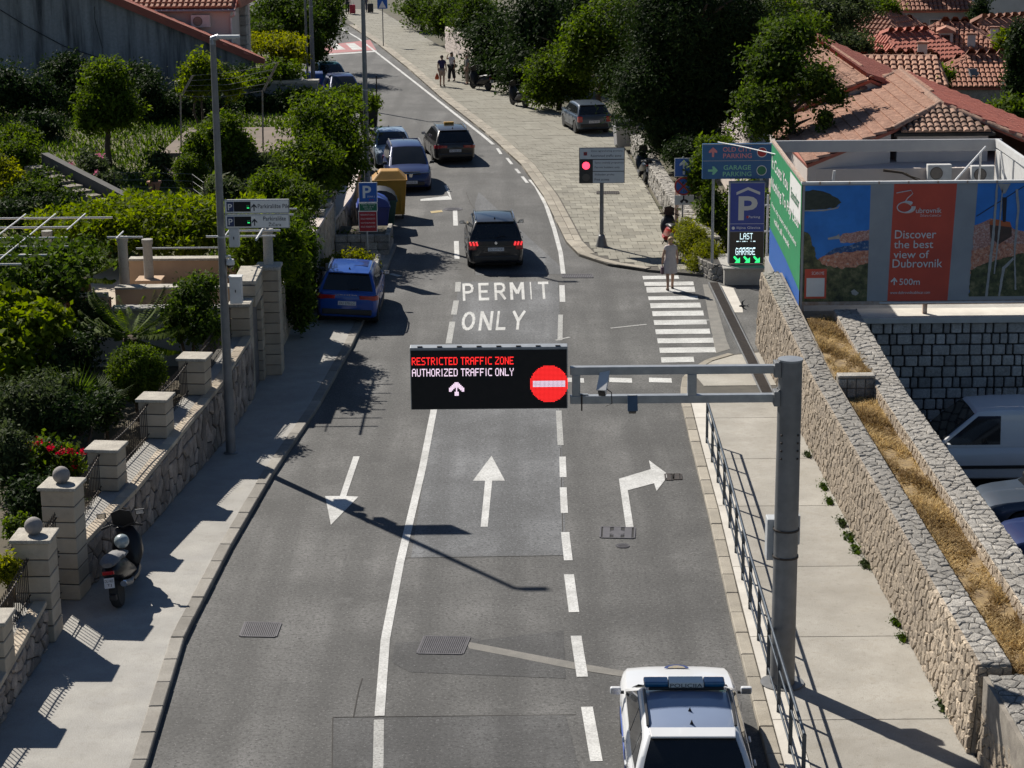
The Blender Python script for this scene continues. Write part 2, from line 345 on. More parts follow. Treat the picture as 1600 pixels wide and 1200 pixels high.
# ---------------------------------------------------------------- foliage
def leaves(name, blobs, n, size, mat, parent=None, shell=.55, clump=14, spread=.16, flat=.35, aspect=.45, seed=1, lump=.18, droop=0, local=False, core=.3):
    """leaf-sized faces gathered in clumps through the volume of ellipsoids (cx, cy, cz, rx, ry, rz)"""
    g = np.random.default_rng(seed); B = np.array(blobs, float)
    wt = (B[:,3]*B[:,4]*B[:,5])**(2/3); wt /= wt.sum()
    nc = max(4, n//clump); bi = g.choice(len(B), nc, p=wt); b = B[bi]
    d = g.normal(size=(nc,3)); d /= np.linalg.norm(d, axis=1)[:,None]
    ph = g.uniform(0, 6.28, (len(B), 3))[bi]
    lum = 1+lump*(np.sin(d[:,0]*5+ph[:,0])*np.sin(d[:,1]*6+ph[:,1])+.7*np.sin(d[:,2]*7+ph[:,2]))
    r = (1-shell*g.random(nc)**1.6)*lum
    cc = b[:,:3]+d*r[:,None]*b[:,3:]
    idx = np.repeat(np.arange(nc), clump); N = len(idx)
    sp = spread*np.minimum(np.min(b[:,3:], axis=1), 1.6)[idx]
    c = cc[idx]+g.normal(size=(N,3))*np.maximum(sp, size*.8)[:,None]
    nr = d[idx]*flat+g.normal(size=(N,3))*.6; nr[:,2] += flat; nr /= np.linalg.norm(nr, axis=1)[:,None]
    t = g.normal(size=(N,3)); t[:,2] -= droop; t -= nr*np.sum(t*nr, axis=1)[:,None]; t /= np.linalg.norm(t, axis=1)[:,None]+1e-9
    s = np.cross(nr, t); L = (size*g.uniform(.45, 1.6, N))[:,None]; Wd = L*aspect
    V = np.empty((N,4,3)); V[:,0] = c-t*L*.5; V[:,1] = c+s*Wd*.5+t*L*.05; V[:,2] = c+t*L*.5; V[:,3] = c-s*Wd*.5+t*L*.05
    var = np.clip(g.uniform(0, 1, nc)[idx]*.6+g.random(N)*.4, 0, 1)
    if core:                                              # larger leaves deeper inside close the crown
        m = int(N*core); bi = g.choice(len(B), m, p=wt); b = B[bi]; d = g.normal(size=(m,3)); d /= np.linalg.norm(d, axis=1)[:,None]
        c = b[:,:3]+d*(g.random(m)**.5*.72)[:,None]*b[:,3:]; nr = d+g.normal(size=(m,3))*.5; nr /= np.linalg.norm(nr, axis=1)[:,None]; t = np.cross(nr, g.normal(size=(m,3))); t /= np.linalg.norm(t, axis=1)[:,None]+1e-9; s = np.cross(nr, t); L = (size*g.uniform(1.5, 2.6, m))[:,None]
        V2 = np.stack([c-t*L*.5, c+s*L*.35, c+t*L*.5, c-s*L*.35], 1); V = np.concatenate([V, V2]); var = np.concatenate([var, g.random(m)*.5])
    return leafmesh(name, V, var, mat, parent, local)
def leafmesh(name, V, var, mat, parent, local=False):
    N = len(V); me = bpy.data.meshes.new(name); V = V.reshape(-1,3).copy()
    if parent is not None and not local:
        q = parent
        while q is not None: V -= np.array(q.location); q = q.parent
    me.vertices.add(N*4); me.vertices.foreach_set('co', V.ravel())
    me.loops.add(N*4); me.loops.foreach_set('vertex_index', np.arange(N*4, dtype=np.int32))
    me.polygons.add(N); me.polygons.foreach_set('loop_start', np.arange(0, N*4, 4, dtype=np.int32)); me.polygons.foreach_set('loop_total', np.full(N, 4, dtype=np.int32))
    at = me.attributes.new('var', 'FLOAT', 'POINT'); at.data.foreach_set('value', np.repeat(var, 4).astype(np.float32))
    me.materials.append(mat); me.update(calc_edges=True); me.validate()
    o = bpy.data.objects.new(name, me); col.objects.link(o); o.parent = parent
    return o
M['leaf'] = leafmat('leaf_green', rgb(.018,.040,.005), rgb(.14,.195,.02), .45)
M['leaf_bright'] = leafmat('leaf_bright', rgb(.045,.078,.006), rgb(.2,.24,.02), .5)
M['leaf_yellow'] = leafmat('leaf_yellow', rgb(.075,.095,.008), rgb(.27,.27,.02), .5)
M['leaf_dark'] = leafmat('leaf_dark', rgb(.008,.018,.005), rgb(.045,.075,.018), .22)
M['leaf_deep'] = leafmat('leaf_deep', rgb(.014,.032,.005), rgb(.105,.155,.02), .4)
M['leaf_grey'] = leafmat('leaf_grey', rgb(.02,.034,.012), rgb(.09,.115,.04), .3)
M['leaf_flower'] = leafmat('petal_red', rgb(.4,.012,.03), rgb(.62,.03,.06), .3)
M['leaf_pink'] = leafmat('petal_pink', rgb(.45,.12,.2), rgb(.6,.25,.35), .3)
M['leaf_straw'] = leafmat('dry_grass', rgb(.15,.09,.035), rgb(.6,.46,.235), .35, .8)
def trunk(mb, base, top, r0, r1, limbs=0, spread=1.0, seed=3, m=0):
    g = random.Random(seed); base = Vector(base); top = Vector(top); pts = []; k = 5
    for i in range(k+1):
        t = i/k; p = base.lerp(top, t); j = (top-base).length*.03*(0 < t < 1)
        pts.append(p+Vector((g.uniform(-j, j), g.uniform(-j, j), 0)))
    mb.tube(pts, [lerp(r0*1.25 if i == 0 else r0, r1, i/k) for i in range(k+1)], 8, m)
    for i in range(limbs):
        p = base.lerp(top, g.uniform(.55, .98)); a = g.uniform(0, 6.28); q = p+Vector((math.cos(a)*spread, math.sin(a)*spread, g.uniform(.3, .9)*spread))
        mb.tube([p, p.lerp(q, .5)+Vector((0,0,.08*spread)), q], [r1*.9, r1*.6, r1*.25], 6, m)
def tree(name, label, base, top, r0, blobs, n, size, mat, group=None, cat='tree', limbs=5, spread=None, seed=1, **kw):
    o = thing(name, label, cat, base, 0, group); mb = MB()
    sp = spread or max(b[3] for b in blobs)*.75
    trunk(mb, base, top, r0, r0*.5, limbs, sp, seed)
    mb.build('trunk', M['bronze'], o, smooth=60)
    leaves('crown', blobs, n, size, mat, o, seed=seed, **kw)
    return o
# ---------------------------------------------------------------- irregular stones
def clip(poly, p, n):
    out = []; k = len(poly)
    for i in range(k):
        a = poly[i]; b = poly[(i+1) % k]; da = (a[0]-p[0])*n[0]+(a[1]-p[1])*n[1]; db = (b[0]-p[0])*n[0]+(b[1]-p[1])*n[1]
        if da <= 0: out.append(a)
        if (da < 0 < db) or (db < 0 < da):
            t = da/(da-db); out.append((lerp(a[0], b[0], t), lerp(a[1], b[1], t)))
    return out
def cells(wd, ht, sx, sy, jit=.42, seed=1):
    """Voronoi cells over a wd x ht face: list of polygons"""
    g = random.Random(seed); nx = max(1, round(wd/sx)); ny = max(1, round(ht/sy)); sx = wd/nx; sy = ht/ny; P = {}
    for i in range(-2, nx+2):
        for j in range(-2, ny+2):
            P[i, j] = ((i+.5+(.5 if j % 2 else 0)*.6+g.uniform(-jit, jit))*sx, (j+.5+g.uniform(-jit, jit))*sy)
    out = []
    for i in range(-1, nx+1):
        for j in range(-1, ny+1):
            c = P[i, j]; poly = [(0, 0), (wd, 0), (wd, ht), (0, ht)]
            for di in (-2, -1, 0, 1, 2):
                for dj in (-2, -1, 0, 1, 2):
                    q = P.get((i+di, j+dj))
                    if q is None or (di == 0 and dj == 0): continue
                    poly = clip(poly, ((c[0]+q[0])/2, (c[1]+q[1])/2), (q[0]-c[0], q[1]-c[1]))
                    if len(poly) < 3: break
                if len(poly) < 3: break
            if len(poly) >= 3: out.append(poly)
    return out
def stone(mb, poly, fr, gap=.012, depth=.05, g=R, m=0):
    """a cell as a proud stone with worn edges; fr maps (s, t, out) to the world"""
    k = len(poly); cx = sum(p[0] for p in poly)/k; cy = sum(p[1] for p in poly)/k
    rr = sum(math.hypot(p[0]-cx, p[1]-cy) for p in poly)/k
    if rr < gap*1.6: return False
    f0 = max(.3, 1-gap/rr); d = depth*g.uniform(.5, 1.2); rings = ((f0, -.03), (f0*.97, d*.65), (f0*.72, d))
    tx, ty = g.uniform(-.25, .25)*d/rr, g.uniform(-.25, .25)*d/rr
    vs = []
    for f, o in rings:
        for p in poly:
            x, y = (p[0]-cx)*f, (p[1]-cy)*f
            vs.append(fr(cx+x, cy+y, o+(tx*x+ty*y if o > 0 else 0)+(g.uniform(-.1, .1)*d if o > 0 else 0)))
    fs = [(r*k+i, r*k+(i+1) % k, (r+1)*k+(i+1) % k, (r+1)*k+i) for r in (0, 1) for i in range(k)] + [tuple(range(2*k, 3*k))]
    a, b, c = vs[2*k], vs[2*k+1], vs[2*k+2]
    mb.add(vs, fs, m); return True
# ================================================================ THE SETTING
PZ = 0.10                                                  # height of the pavements above the road
LK = [(-5.55,14),(-5.58,28.9),(-5.79,34.1),(-5.61,38.9),(-5.29,44.1),(-4.80,49.5),(-4.43,55.9),(-4.10,65),(-3.95,71.5),(-4.1,74.5),(-5.4,80),(-6.6,88),(-8.3,97),(-10.9,108),(-13.2,122),(-16.2,140),(-20,160),(-25,185),(-34,215)]
RK = [(3.62,14),(3.81,28.7),(3.84,31.1),(3.90,35.2),(4.05,41.1),(4.12,45.8),(4.22,50.4)]
FK = [tuple(G(*p)[:2]) for p in [(1180,440),(1090,432),(1010,425),(950,416),(905,401),(885,381),(870,350),(850,310),(815,260),(760,210),(690,155),(640,110),(590,70),(545,40)]] + [(-15.2,176),(-20,196),(-30,230)]
FO = [(7.9,65.0),(6.2,67.3),(5.9,70),(5.66,76.2),(5.45,85.4),(5.1,99.2),(2.95,105.3),(0.15,118.4),(-4.6,143.7),(-10.4,175),(-15,196),(-25,230)]
# ground: one sheet, sinking to the car park and the old town on the right
xs = sorted(set([-1500,-700,-300,-150,-80,-50,-30,-20,-12,-7,0,4,6,7.3,7.45,8.3,9,11,14,18,22,26,30,36,44,55,70,95,140,220,400,800,1500]))
ys = sorted(set([-300,-60,-10,10,20,30,40,50,54,56.9,57.3,60,63,66,70,75,80,90,100,110,120,135,150,170,190,220,260,320,420,600,1000,2000,3500]))
def gz(x, y):
    if x <= 7.31: return -.06
    if y < 57: return -.06 if x < 7.5 else -1.72
    z = -.06 if x < 7.5 else -1.72
    if x > 7.5: z = -1.72 - max(0, y-80)*.035 - max(0, x-20)*.08
    return max(z, -30)
mb = MB(); nx = len(xs)
mb.add([(x, y, gz(x, y)) for y in ys for x in xs], [(j*nx+i, j*nx+i+1, (j+1)*nx+i+1, (j+1)*nx+i) for j in range(len(ys)-1) for i in range(nx-1)])
tag(mb.build('ground', pm('ground_soil', rgb(.12,.1,.07), rgb(.06,.065,.035), .6, .95, bump=.5, bscale=8)), kind='structure')
# car park surface and road
tag(MB().sheet([(7.6,5),(40,5),(40,57),(7.6,57)], -1.70).build('car_park', M['asphalt_lot']), kind='structure')
road_poly = [(x-.2, y) for x, y in LK] + [(x+.2, y) for x, y in FK[::-1][:-1]] + [(8.4,64.9),(8.4,54.6),(6.6,54.6),(4.5,50.6)] + [(x+.2, y) for x, y in RK[::-1][1:]]
road = tag(MB().sheet(road_poly, 0).build('road', M['asphalt']), kind='structure')
def onroad(name, poly, mat, z=.008, px=True):
    P = [G(*p, z) for p in poly] if px else [Vector((p[0], p[1], z)) for p in poly]
    return MB().sheet(P, z).build(name, mat, road)
def strip(name, pts, wd, mat, z=.008, parent=None):
    pts = [Vector((p[0], p[1], 0)) for p in pts]; L = []; Rr = []
    for i, p in enumerate(pts):
        d = (pts[min(i+1, len(pts)-1)]-pts[max(i-1, 0)]).normalized(); n = Vector((-d.y, d.x, 0))
        L.append((p+n*wd/2)[:2]); Rr.append((p-n*wd/2)[:2])
    k = len(L); mb = MB().add([(q[0], q[1], z) for q in L+Rr], [(i, k+i, k+i+1, i+1) for i in range(k-1)])
    return mb.build(name, mat, parent or road)
# asphalt patches with their cut edges
onroad('asphalt_patch', [(642,872),(663,742),(678,640),(690,560),(712,480),(717,440),(872,440),(876,520),(874,640),(880,740),(884,868)], M['asphalt_new'], .004)
onroad('asphalt_patch', [(520,1122),(884,1117),(905,1200),(519,1200)], M['asphalt_dark'], .0045)
onroad('asphalt_patch', [(618,1003),(640,1003),(734,994),(752,1000),(880,985),(884,1060),(640,1050),(612,1035)], M['asphalt_dark'], .0042)
onroad('asphalt_patch', [(742,318),(748,300),(880,420),(878,428),(742,430)], M['asphalt_new'], .004)
onroad('trench_strip', [(728,1002),(800,1016),(905,1036),(985,1050),(985,1059),(900,1046),(800,1026),(733,1013)], M['trench'], .006)
onroad('concrete_apron', [(1098,444),(1110,444),(1135,530),(1118,535),(1112,520)], M['trench'], .006)
onroad('concrete_apron', [(1121,445),(1146,450),(1160,480),(1161,488),(1140,488)], M['concrete_white'], .006)
onroad('concrete_apron', [(1113,525),(1132,524),(1141,545),(1118,552)], M['trench'], .0068)
for pts in ([(520,1122),(519,1200)], [(552,1122),(560,1080),(566,1060)], [(630,872),(884,868)], [(880,860),(876,700)], [(742,430),(741,400),(744,330),(735,318),(728,300)], [(520,1121),(900,1117)]):
    strip('cut_joint', [G(*p)[:2] for p in pts], .02, M['mortar_dark'], .0055)
# painted markings
line_pts = [G(*p)[:2] for p in [(586,1260),(591,1195),(602,1000),(625,880),(660,732),(678,640),(688,570),(693,548)]]
strip('lane_line', line_pts[:2]+[G(592,1125)[:2]], .16, M['paint_old'], .0085)
strip('lane_line', [G(593,1119)[:2]]+line_pts[2:], .16, M['paint'], .0085)
for x0, y0, x1, y1, wd, old in [(932,1190,917,1105,.19,0),(910,1058,900,994,.19,0),(897,957,889,898,.19,0),(888,876,883,832,.17,0),(882,802,880,762,.15,0),(880,746,879,714,.15,0),(876,696,873,642,.14,1),
        (875,532,876,492,.14,1),(879,472,878,446,.17,0),(712,353,711,329,.17,0),(714,405,713,377,.17,0),(715,456,716,441,.17,1),(709,492,713,470,.17,1),(701,537,707,503,.17,1),
        (783,241,777,232,.13,0),(800,257,792,247,.13,0),(812,271,806,264,.13,0),(824,286,816,276,.13,0)]:
    strip('lane_dash', [G(x0,y0)[:2], G(x1,y1)[:2]], wd, M['paint_old' if old else 'paint'], .0085)
strip('edge_line', [G(*p)[:2] for p in [(880,428),(876,395),(866,358),(853,320),(838,292),(828,281)]], .15, M['paint'], .0085)
strip('edge_line', [G(*p)[:2] for p in [(771,226),(752,210),(716,182),(650,130),(596,88),(560,60),(529,42)]], .16, M['paint'], .0085)
onroad('direction_arrow', [(768,712),(789,751),(769,751),(762,823),(751,823),(758,751),(739,751)], M['paint'], .009)
onroad('direction_arrow', [(517,820),(508,775),(531,775),(552,713),(562,713),(541,775),(560,776)], M['paint'], .009)
onroad('direction_arrow', [(978,824),(967,748),(1017,733),(1014,719),(1045,742),(1026,767),(1022,755),(981,766),(990,824)], M['paint'], .009)
for x0, x1, y0, y1 in [(815,1045,522,545),(825,1138,560,586),(838,1146,592,628),(850,1165,650,675),(862,1182,692,725),(875,1200,742,775),(885,1220,798,830),(895,1240,855,888),(907,1262,912,945),(920,1275,970,1005),(930,1140,1030,1065)]:
    q = lambda x, y: (800+x/4, 300+y/4)
    onroad('crosswalk_stripe', [q(x0,y0+3), q(x1-6,y0-1), q(x1,y1-3), q(x0+5,y1+1)], M['paint'], .009)
for x0, x1 in [(887,912),(952,987),(1014,1049)]:
    onroad('stop_dash', [(x0,590),(x1,591),(x1+1,598),(x0,597)], M['paint'], .009)
onroad('crosswalk_stripe', [(498,72),(578,62),(588,78),(508,84)], M['paint_red'], .007)
for x0 in (480, 512, 540): onroad('crosswalk_stripe', [(x0,68),(x0+13,67),(x0+28,77),(x0+11,78)], M['paint'], .009)
onroad('edge_line', [(512,84),(588,79),(589,81),(513,86)], M['paint'], .009)
onroad('bay_line', [(672,330),(690,328),(692,331),(674,333)], M['paint_yellow'], .009)
onroad('bay_line', [(657,311),(700,306),(703,309),(694,290),(699,289),(706,312),(657,314)], M['paint'], .009)
strip('bay_line', [G(610,428)[:2], G(625,432)[:2]], .2, M['paint_old'], .009)
for a, b in (((868,532),(890,527)), ((954,513),(1010,507)), ((1052,508),(1108,500))): strip('worn_line', [G(*a)[:2], G(*b)[:2]], .1, M['paint_old'], .007)
# PERMIT ONLY, stencilled in straight strokes
def seg(a, b, w=.17): return (a, b, w)
def arc(cx, cy, rx, ry, a0, a1, n): return [((cx+rx*math.cos(rad(lerp(a0,a1,i/n))), cy+ry*math.sin(rad(lerp(a0,a1,i/n)))), (cx+rx*math.cos(rad(lerp(a0,a1,(i+1)/n))), cy+ry*math.sin(rad(lerp(a0,a1,(i+1)/n))))) for i in range(n)]
GL = {'P': [((.12,0),(.12,1)),((.12,.93),(.55,.93)),((.12,.47),(.55,.47))]+arc(.55,.7,.28,.23,90,-90,5), 'E': [((.12,0),(.12,1)),((.12,.93),(.85,.93)),((.12,.5),(.75,.5)),((.12,.07),(.85,.07))],
 'M': [((.1,0),(.1,1)),((.9,0),(.9,1)),((.12,.97),(.5,.35)),((.88,.97),(.5,.35))], 'I': [((.5,0),(.5,1))], 'T': [((.5,0),(.5,.9)),((.08,.93),(.92,.93))], 'O': arc(.5,.5,.38,.43,0,360,12), 'N': [((.12,0),(.12,1)),((.88,0),(.88,1)),((.14,.95),(.86,.05))],
 'L': [((.12,0),(.12,1)),((.12,.07),(.85,.07))], 'Y': [((.5,0),(.5,.5)),((.08,1),(.5,.46)),((.92,1),(.5,.46))]}
GL['R'] = GL['P']+[((.45,.47),(.88,0))]
for s, q, wl in (('PERMIT', [(723,470),(860,467),(858,440),(722,443)], [1,1,1,1.15,.5,1]), ('ONLY', [(719,517),(819,515),(822,485),(723,487)], [1.1,1.05,.9,1.05])):
    a, b, c, d = [G(*p, .009) for p in q]; tot = sum(wl)+.28*(len(wl)-1); x = 0
    for ch, w_ in zip(s, wl):
        mb = MB(); aw = .2
        for i, (p0, p1) in enumerate(GL[ch]):
            v0 = Vector(p0); v1 = Vector(p1); dd = (v1-v0).normalized(); wx = .2 if abs(dd.y) > .5 else .15; n_ = Vector((-dd.y, dd.x))*wx/2
            qq = [v0-n_, v1-n_, v1+n_, v0+n_]; vv = []
            for e_ in qq:
                u = (x+e_.x*w_)/tot; t_ = min(max(e_.y, -.02), 1.02); vv.append(a.lerp(b, u).lerp(d.lerp(c, u), t_)+Vector((0,0,.0004*i)))
            mb.add(vv, [(0,1,2,3)])
        mb.build('painted_letter', M['paint'], road); x += w_+.28
# gratings and covers
def plate_cover(name, px, bars, mat='iron'):
    a, b, c, d = [G(*p, .006) for p in px]; mb = MB(); mb.sheet([a, b, c, d], .006, 1)
    for i in range(bars):
        t0 = (i+.15)/bars; t1 = (i+.8)/bars; p = [a.lerp(b, t0), a.lerp(b, t1), d.lerp(c, t1), d.lerp(c, t0)]
        mb.prism([tuple(q[:2]) for q in p], .006, .016)
    e = .03; cx = (a+c)/2
    for p, q in ((a,b),(b,c),(c,d),(d,a)):
        n = Vector((-(q-p).normalized().y, (q-p).normalized().x, 0)); n = n if (cx-p).dot(n) > 0 else -n
        mb.prism([tuple(r[:2]) for r in (p-n*e, q-n*e, q, p)], 0, .018)
    return mb.build(name, [M[mat], M['black_matt']], road)
plate_cover('drain_grate', [(653,1021),(722,1022),(733,996),(664,995)], 22, 'cast_iron')
plate_cover('drain_grate', [(376,994),(430,995),(438,974),(384,973)], 18, 'cast_iron')
plate_cover('drain_grate', [(880,434),(926,434),(924,429),(878,429)], 16, 'cast_iron')
plate_cover('service_cover', [(939,840),(990,841),(991,825),(940,824)], 3, 'cast_iron')
plate_cover('service_cover', [(1041,750),(1051,750),(1050,741),(1040,741)], 1); plate_cover('service_cover', [(1053,749),(1064,749),(1063,741),(1053,741)], 1)
def manhole(px, py, r):
    c = G(px, py, .004); mb = MB(); mb.lathe([(r, 0), (r, .008), (r*.93, .008), (r*.92, .002), (r*.86, .002), (r*.85, .008), (.001, .008)], 24, c)
    for i in range(-3, 4):
        k = math.sqrt(max(0, (r*.7)**2-(i*r*.2)**2)); mb.box(c.x-k, c.x+k, c.y+i*r*.2-.02, c.y+i*r*.2+.02, c.z+.008, c.z+.013)
    mb.build('manhole_cover', M['cast_iron'], road)
manhole(973,853,.14); manhole(708,327,.36); manhole(965,833,.2)
# drain channel by the wall
mb = MB(); gr = MB(); p0 = G(1115,446,.01); p1 = G(1200,622,.01); d = (p1-p0).normalized(); n = Vector((d.y, -d.x, 0)); Ld = (p1-p0).length
for s in (-1, 1): mb.prism([tuple((p0+n*s*.13)[:2]), tuple((p0+n*s*.17)[:2]), tuple((p1+n*s*.17)[:2]), tuple((p1+n*s*.13)[:2])], 0, PZ+.012)
mb.prism([tuple((p0-n*.13)[:2]), tuple((p0+n*.13)[:2]), tuple((p1+n*.13)[:2]), tuple((p1-n*.13)[:2])], -.02, .02, 1)
for i in range(int(Ld/.09)): gr.obox(p0+d*(i*.09+.04)+Vector((0,0,PZ-.01)), (.26,.05,.03), math.atan2(d.y, d.x)-rad(90))
dc = thing('drain_channel', 'long dark slotted drain channel crossing the side street mouth by the rubble wall', 'drain', p0)
mb.build('channel_frame', [M['galv_dark'], M['black_matt']], dc); tag(gr.build('grate', M['iron'], dc), kind='stuff')
# ---------------------------------------------------------------- pavements
def along(pts, step):
    out = []; 
    for a, b in zip(pts, pts[1:]):
        a = Vector(a).to_2d(); b = Vector(b).to_2d(); L = (b-a).length; k = max(1, round(L/step))
        for i in range(k): out.append(a.lerp(b, i/k))
    out.append(Vector(pts[-1]).to_2d()); return out
def resample(pts, step):
    P = [Vector(p).to_2d() for p in pts]; out = [P[0].copy()]; need = step
    for a, b in zip(P, P[1:]):
        L = (b-a).length; s = 0
        while L-s >= need: s += need; out.append(a.lerp(b, s/L)); need = step
        need -= L-s
    return out
def kerbs(pts, side, parent, step=1.0, wd=.24, h=PZ+.015, mat='kerb', limit=999):
    """single kerb stones along a line; the stone lies on the given side of it (+1 left of travel)"""
    P = resample(pts, step)
    for i, (a, b) in enumerate(zip(P, P[1:])):
        if i >= limit: break
        d = (b-a).normalized(); n = Vector((-d.y, d.x))*side; a2 = a+d*.008; b2 = b-d*.008; j = R.uniform(-.006, .006)
        mb = MB().prism([tuple(a2), tuple(b2), tuple(b2+n*wd), tuple(a2+n*wd)], -.05, h+j)
        mb.build('kerb_stone', M[mat], parent, bevel=.015, seg=1)
WL = [(-8.25,14),(-8.2,27),(-8.15,34.3),(-8.02,36.1),(-7.55,39.4),(-6.75,46.4),(-6.45,50.4),(-6.0,53.2),(-6.2,56),(-6.0,62),(-5.9,70)]
lp = MB().prism([(x-.5, y) for x, y in WL if y < 73][::-1] + [(x-.2, y) for x, y in LK if y < 72], -.05, PZ)
pav_l = tag(lp.build('pavement_left', M['concrete_left']), kind='structure')
kerbs([p for p in LK if p[1] < 73], 1, pav_l, mat='kerb_grey')
# right pavement: plinth strip, slabs
bp = MB().prism([(x+.2, y) for x, y in RK] + [(4.75,52.9),(5.6,54.2),(6.7,54.9),(7.2,54.9),(7.2,14)], -.05, PZ-.012)
pav_r = tag(bp.build('pavement_right', M['joint']), kind='structure')
kerbs(RK+[(4.45,52.2),(5.0,53.6),(5.8,54.5),(6.7,54.9)], -1, pav_r, wd=.22)
jy = [14] + sorted(G(1250, y, PZ).y for y in (620,652,716,790,885,995,1125,1260))
for a, b in zip(jy, jy[1:]):
    MB().prism([(interp(RK,a)+.62,a+.012),(6.95,a+.012),(6.95,b-.012),(interp(RK,b)+.62,b-.012)], -.05, PZ).build('slab', M['concrete'], pav_r)
    MB().prism([(interp(RK,a)+.235,a+.012),(interp(RK,a)+.605,a+.012),(interp(RK,b)+.605,b-.012),(interp(RK,b)+.235,b-.012)], -.05, PZ+.012).build('plinth_slab', M['concrete_white'], pav_r)
MB().prism([(4.9,51.1),(6.95,51.1),(6.95,54.7),(5.9,54.3),(5.15,53.45),(4.75,52.3)], -.05, PZ).build('slab', M['concrete'], pav_r)
# far pavement: stone paving
pav_f = tag(MB().prism([(x+.0, y) for x, y in FK[:-1]] + FO[::-1][1:], -.05, PZ-.015).build('pavement_far', M['joint']), kind='structure')
kerbs(FK[2:-3], -1, pav_f, step=1.2, wd=.28)
kerbs([(x+.30, y) for x, y in FK[4:-3]], -1, pav_f, step=1.2, wd=.25, h=PZ+.005)
def in_poly(x, y, P):
    c = False
    for (x0, y0), (x1, y1) in zip(P, P[1:]+P[:1]):
        if (y0 > y) != (y1 > y) and x < (x1-x0)*(y-y0)/(y1-y0)+x0: c = not c
    return c
tiles = []
yv = 64.76; row = 0
while yv < 178:
    dy = .62 if yv < 95 else 1.05; yc = yv+dy/2
    # span of the row between kerb and outer edge, along a line that leans with the street
    lean = interp([(0.02,66),(.05,80),(.16,90),(.2,110),(.2,180)], yc)
    xk = interp([(p[0], p[1]) for p in sorted(FK[5:], key=lambda p: p[1])], yc)+.6 if yc > FK[5][1] else interp([(7.6,FK[0][1]),(6.0,FK[1][1]),(4.4,FK[2][1]),(3.2,FK[3][1]),(2.3,FK[4][1]),(1.95,FK[5][1])], yc)+.62
    xo = interp([(p[0], p[1]) for p in sorted(FO, key=lambda p: p[1])], yc)
    tw = .42 if yv < 95 else .8; x = xk; off = (row % 2)*tw*.5
    edges = [xk]; x = math.ceil((xk-off)/tw)*tw+off
    while x < xo-.05:
        if x > xk+.08: edges.append(x)
        x += tw
    edges.append(xo)
    for a, b in zip(edges, edges[1:]):
        if b-a > .1: tiles.append((a+.009, b-.009, yv+.012, yv+dy-.012, lean))
    yv += dy; row += 1
rest = MB()
for i, (a, b, y0, y1, ln) in enumerate(tiles):
    z = PZ+R.uniform(-.004, .006); q = [(a, y0+ln*0), (b, y0), (b-ln*(y1-y0), y1), (a-ln*(y1-y0), y1)]
    if i < 300: MB().prism(q, -.02, z).build('paving_slab', M['tile'], pav_f)
    else: rest.prism(q, -.02, z)
tag(rest.build('paving_slabs_beyond', M['tile'], pav_f), kind='stuff')
plate_cover('drain_grate', [(933,307),(967,307),(966,303),(933,303)], 10).location.z += PZ
# ---------------------------------------------------------------- left hillside behind the street wall
def hz(x, y):
    z = interp([(1.2,58),(2.0,62),(2.4,70),(2.9,78),(3.2,84),(3.3,88),(3.0,100),(3.2,130),(6,180)], y)
    z += max(0, -(x+9))*.03
    return z + .12*noise.noise(Vector((x*.4, y*.4, 0)))
HR = [(-7.0,58),(-7.0,62),(-6.7,70),(-6.9,80),(-8.0,88),(-9.8,97),(-12.4,108),(-14.8,122),(-18,140),(-22,160),(-27,185)]
mb = MB(); yy = [58,60,62,64,66,68,70,72,74,76,78,80,83,86,90,95,100,108,115,122,130,140,150,160,172,185]; nx = 22
vv = []
for y in yy:
    xr = interp(HR, y)
    vv.append((xr, y, -.1))
    for i in range(nx): x = xr-.01-(i/(nx-1))**1.7*70; vv.append((x, y, hz(x, y)))
k = nx+1
mb.add(vv, [(j*k+i, (j+1)*k+i, (j+1)*k+i+1, j*k+i+1) for j in range(len(yy)-1) for i in range(nx)])
tag(mb.build('hillside', M['lawn']), kind='structure')
# garden beds behind the front wall
tag(MB().prism([(-8.8,14),(-8.75,34),(-8.6,36),(-8.15,39.4),(-7.3,46.4),(-7.0,50.3),(-40,50.3),(-40,14)], -.05, 1.0).build('garden_bed', M['soil']), kind='structure')
tag(MB().prism([(-6.9,50.3),(-6.6,53.4),(-6.9,58.2),(-40,58.2),(-40,50.3)], -.05, 1.9).build('patio_floor', M['lime']), kind='structure')
# ================================================================ WALLS OF THE RIGHT PAVEMENT
def rubble(root, jobs, mat, limit=300, mbname='stones_beyond', depth=.05, gap=.012, name='stone'):
    """jobs: (cells, frame, key) ; the nearest stones single, the others in one part"""
    items = []
    for polys, fr, m in jobs:
        for p in polys:
            cx = sum(q[0] for q in p)/len(p); cy = sum(q[1] for q in p)/len(p); items.append((fr(cx, cy, 0), p, fr, m))
    items.sort(key=lambda t: (t[0].y, t[0].z)); rest = MB(); n = 0; mats = [M[k] for k in mat]
    for c, p, fr, m in items:
        if n < limit:
            mb = MB()
            if stone(mb, p, fr, gap, depth): mb.build(name, mats[m], root); n += 1
        else: stone(rest, p, fr, gap, depth, m=m)
    if rest.v: tag(rest.build(mbname, mats, root), kind='stuff')
Y0, Y1 = 28.95, 55.6
def w1x(y): return lerp(6.86, 6.74, (y-29)/27)
def w1h(y): return interp([(1.52,25),(1.55,29),(1.6,46),(2.15,56)], y)
root = thing('rubble_wall', 'long sunlit rubble stone wall with rough capping beside the right pavement', 'wall', (6.9, 29, PZ))
n = 14; core = MB()
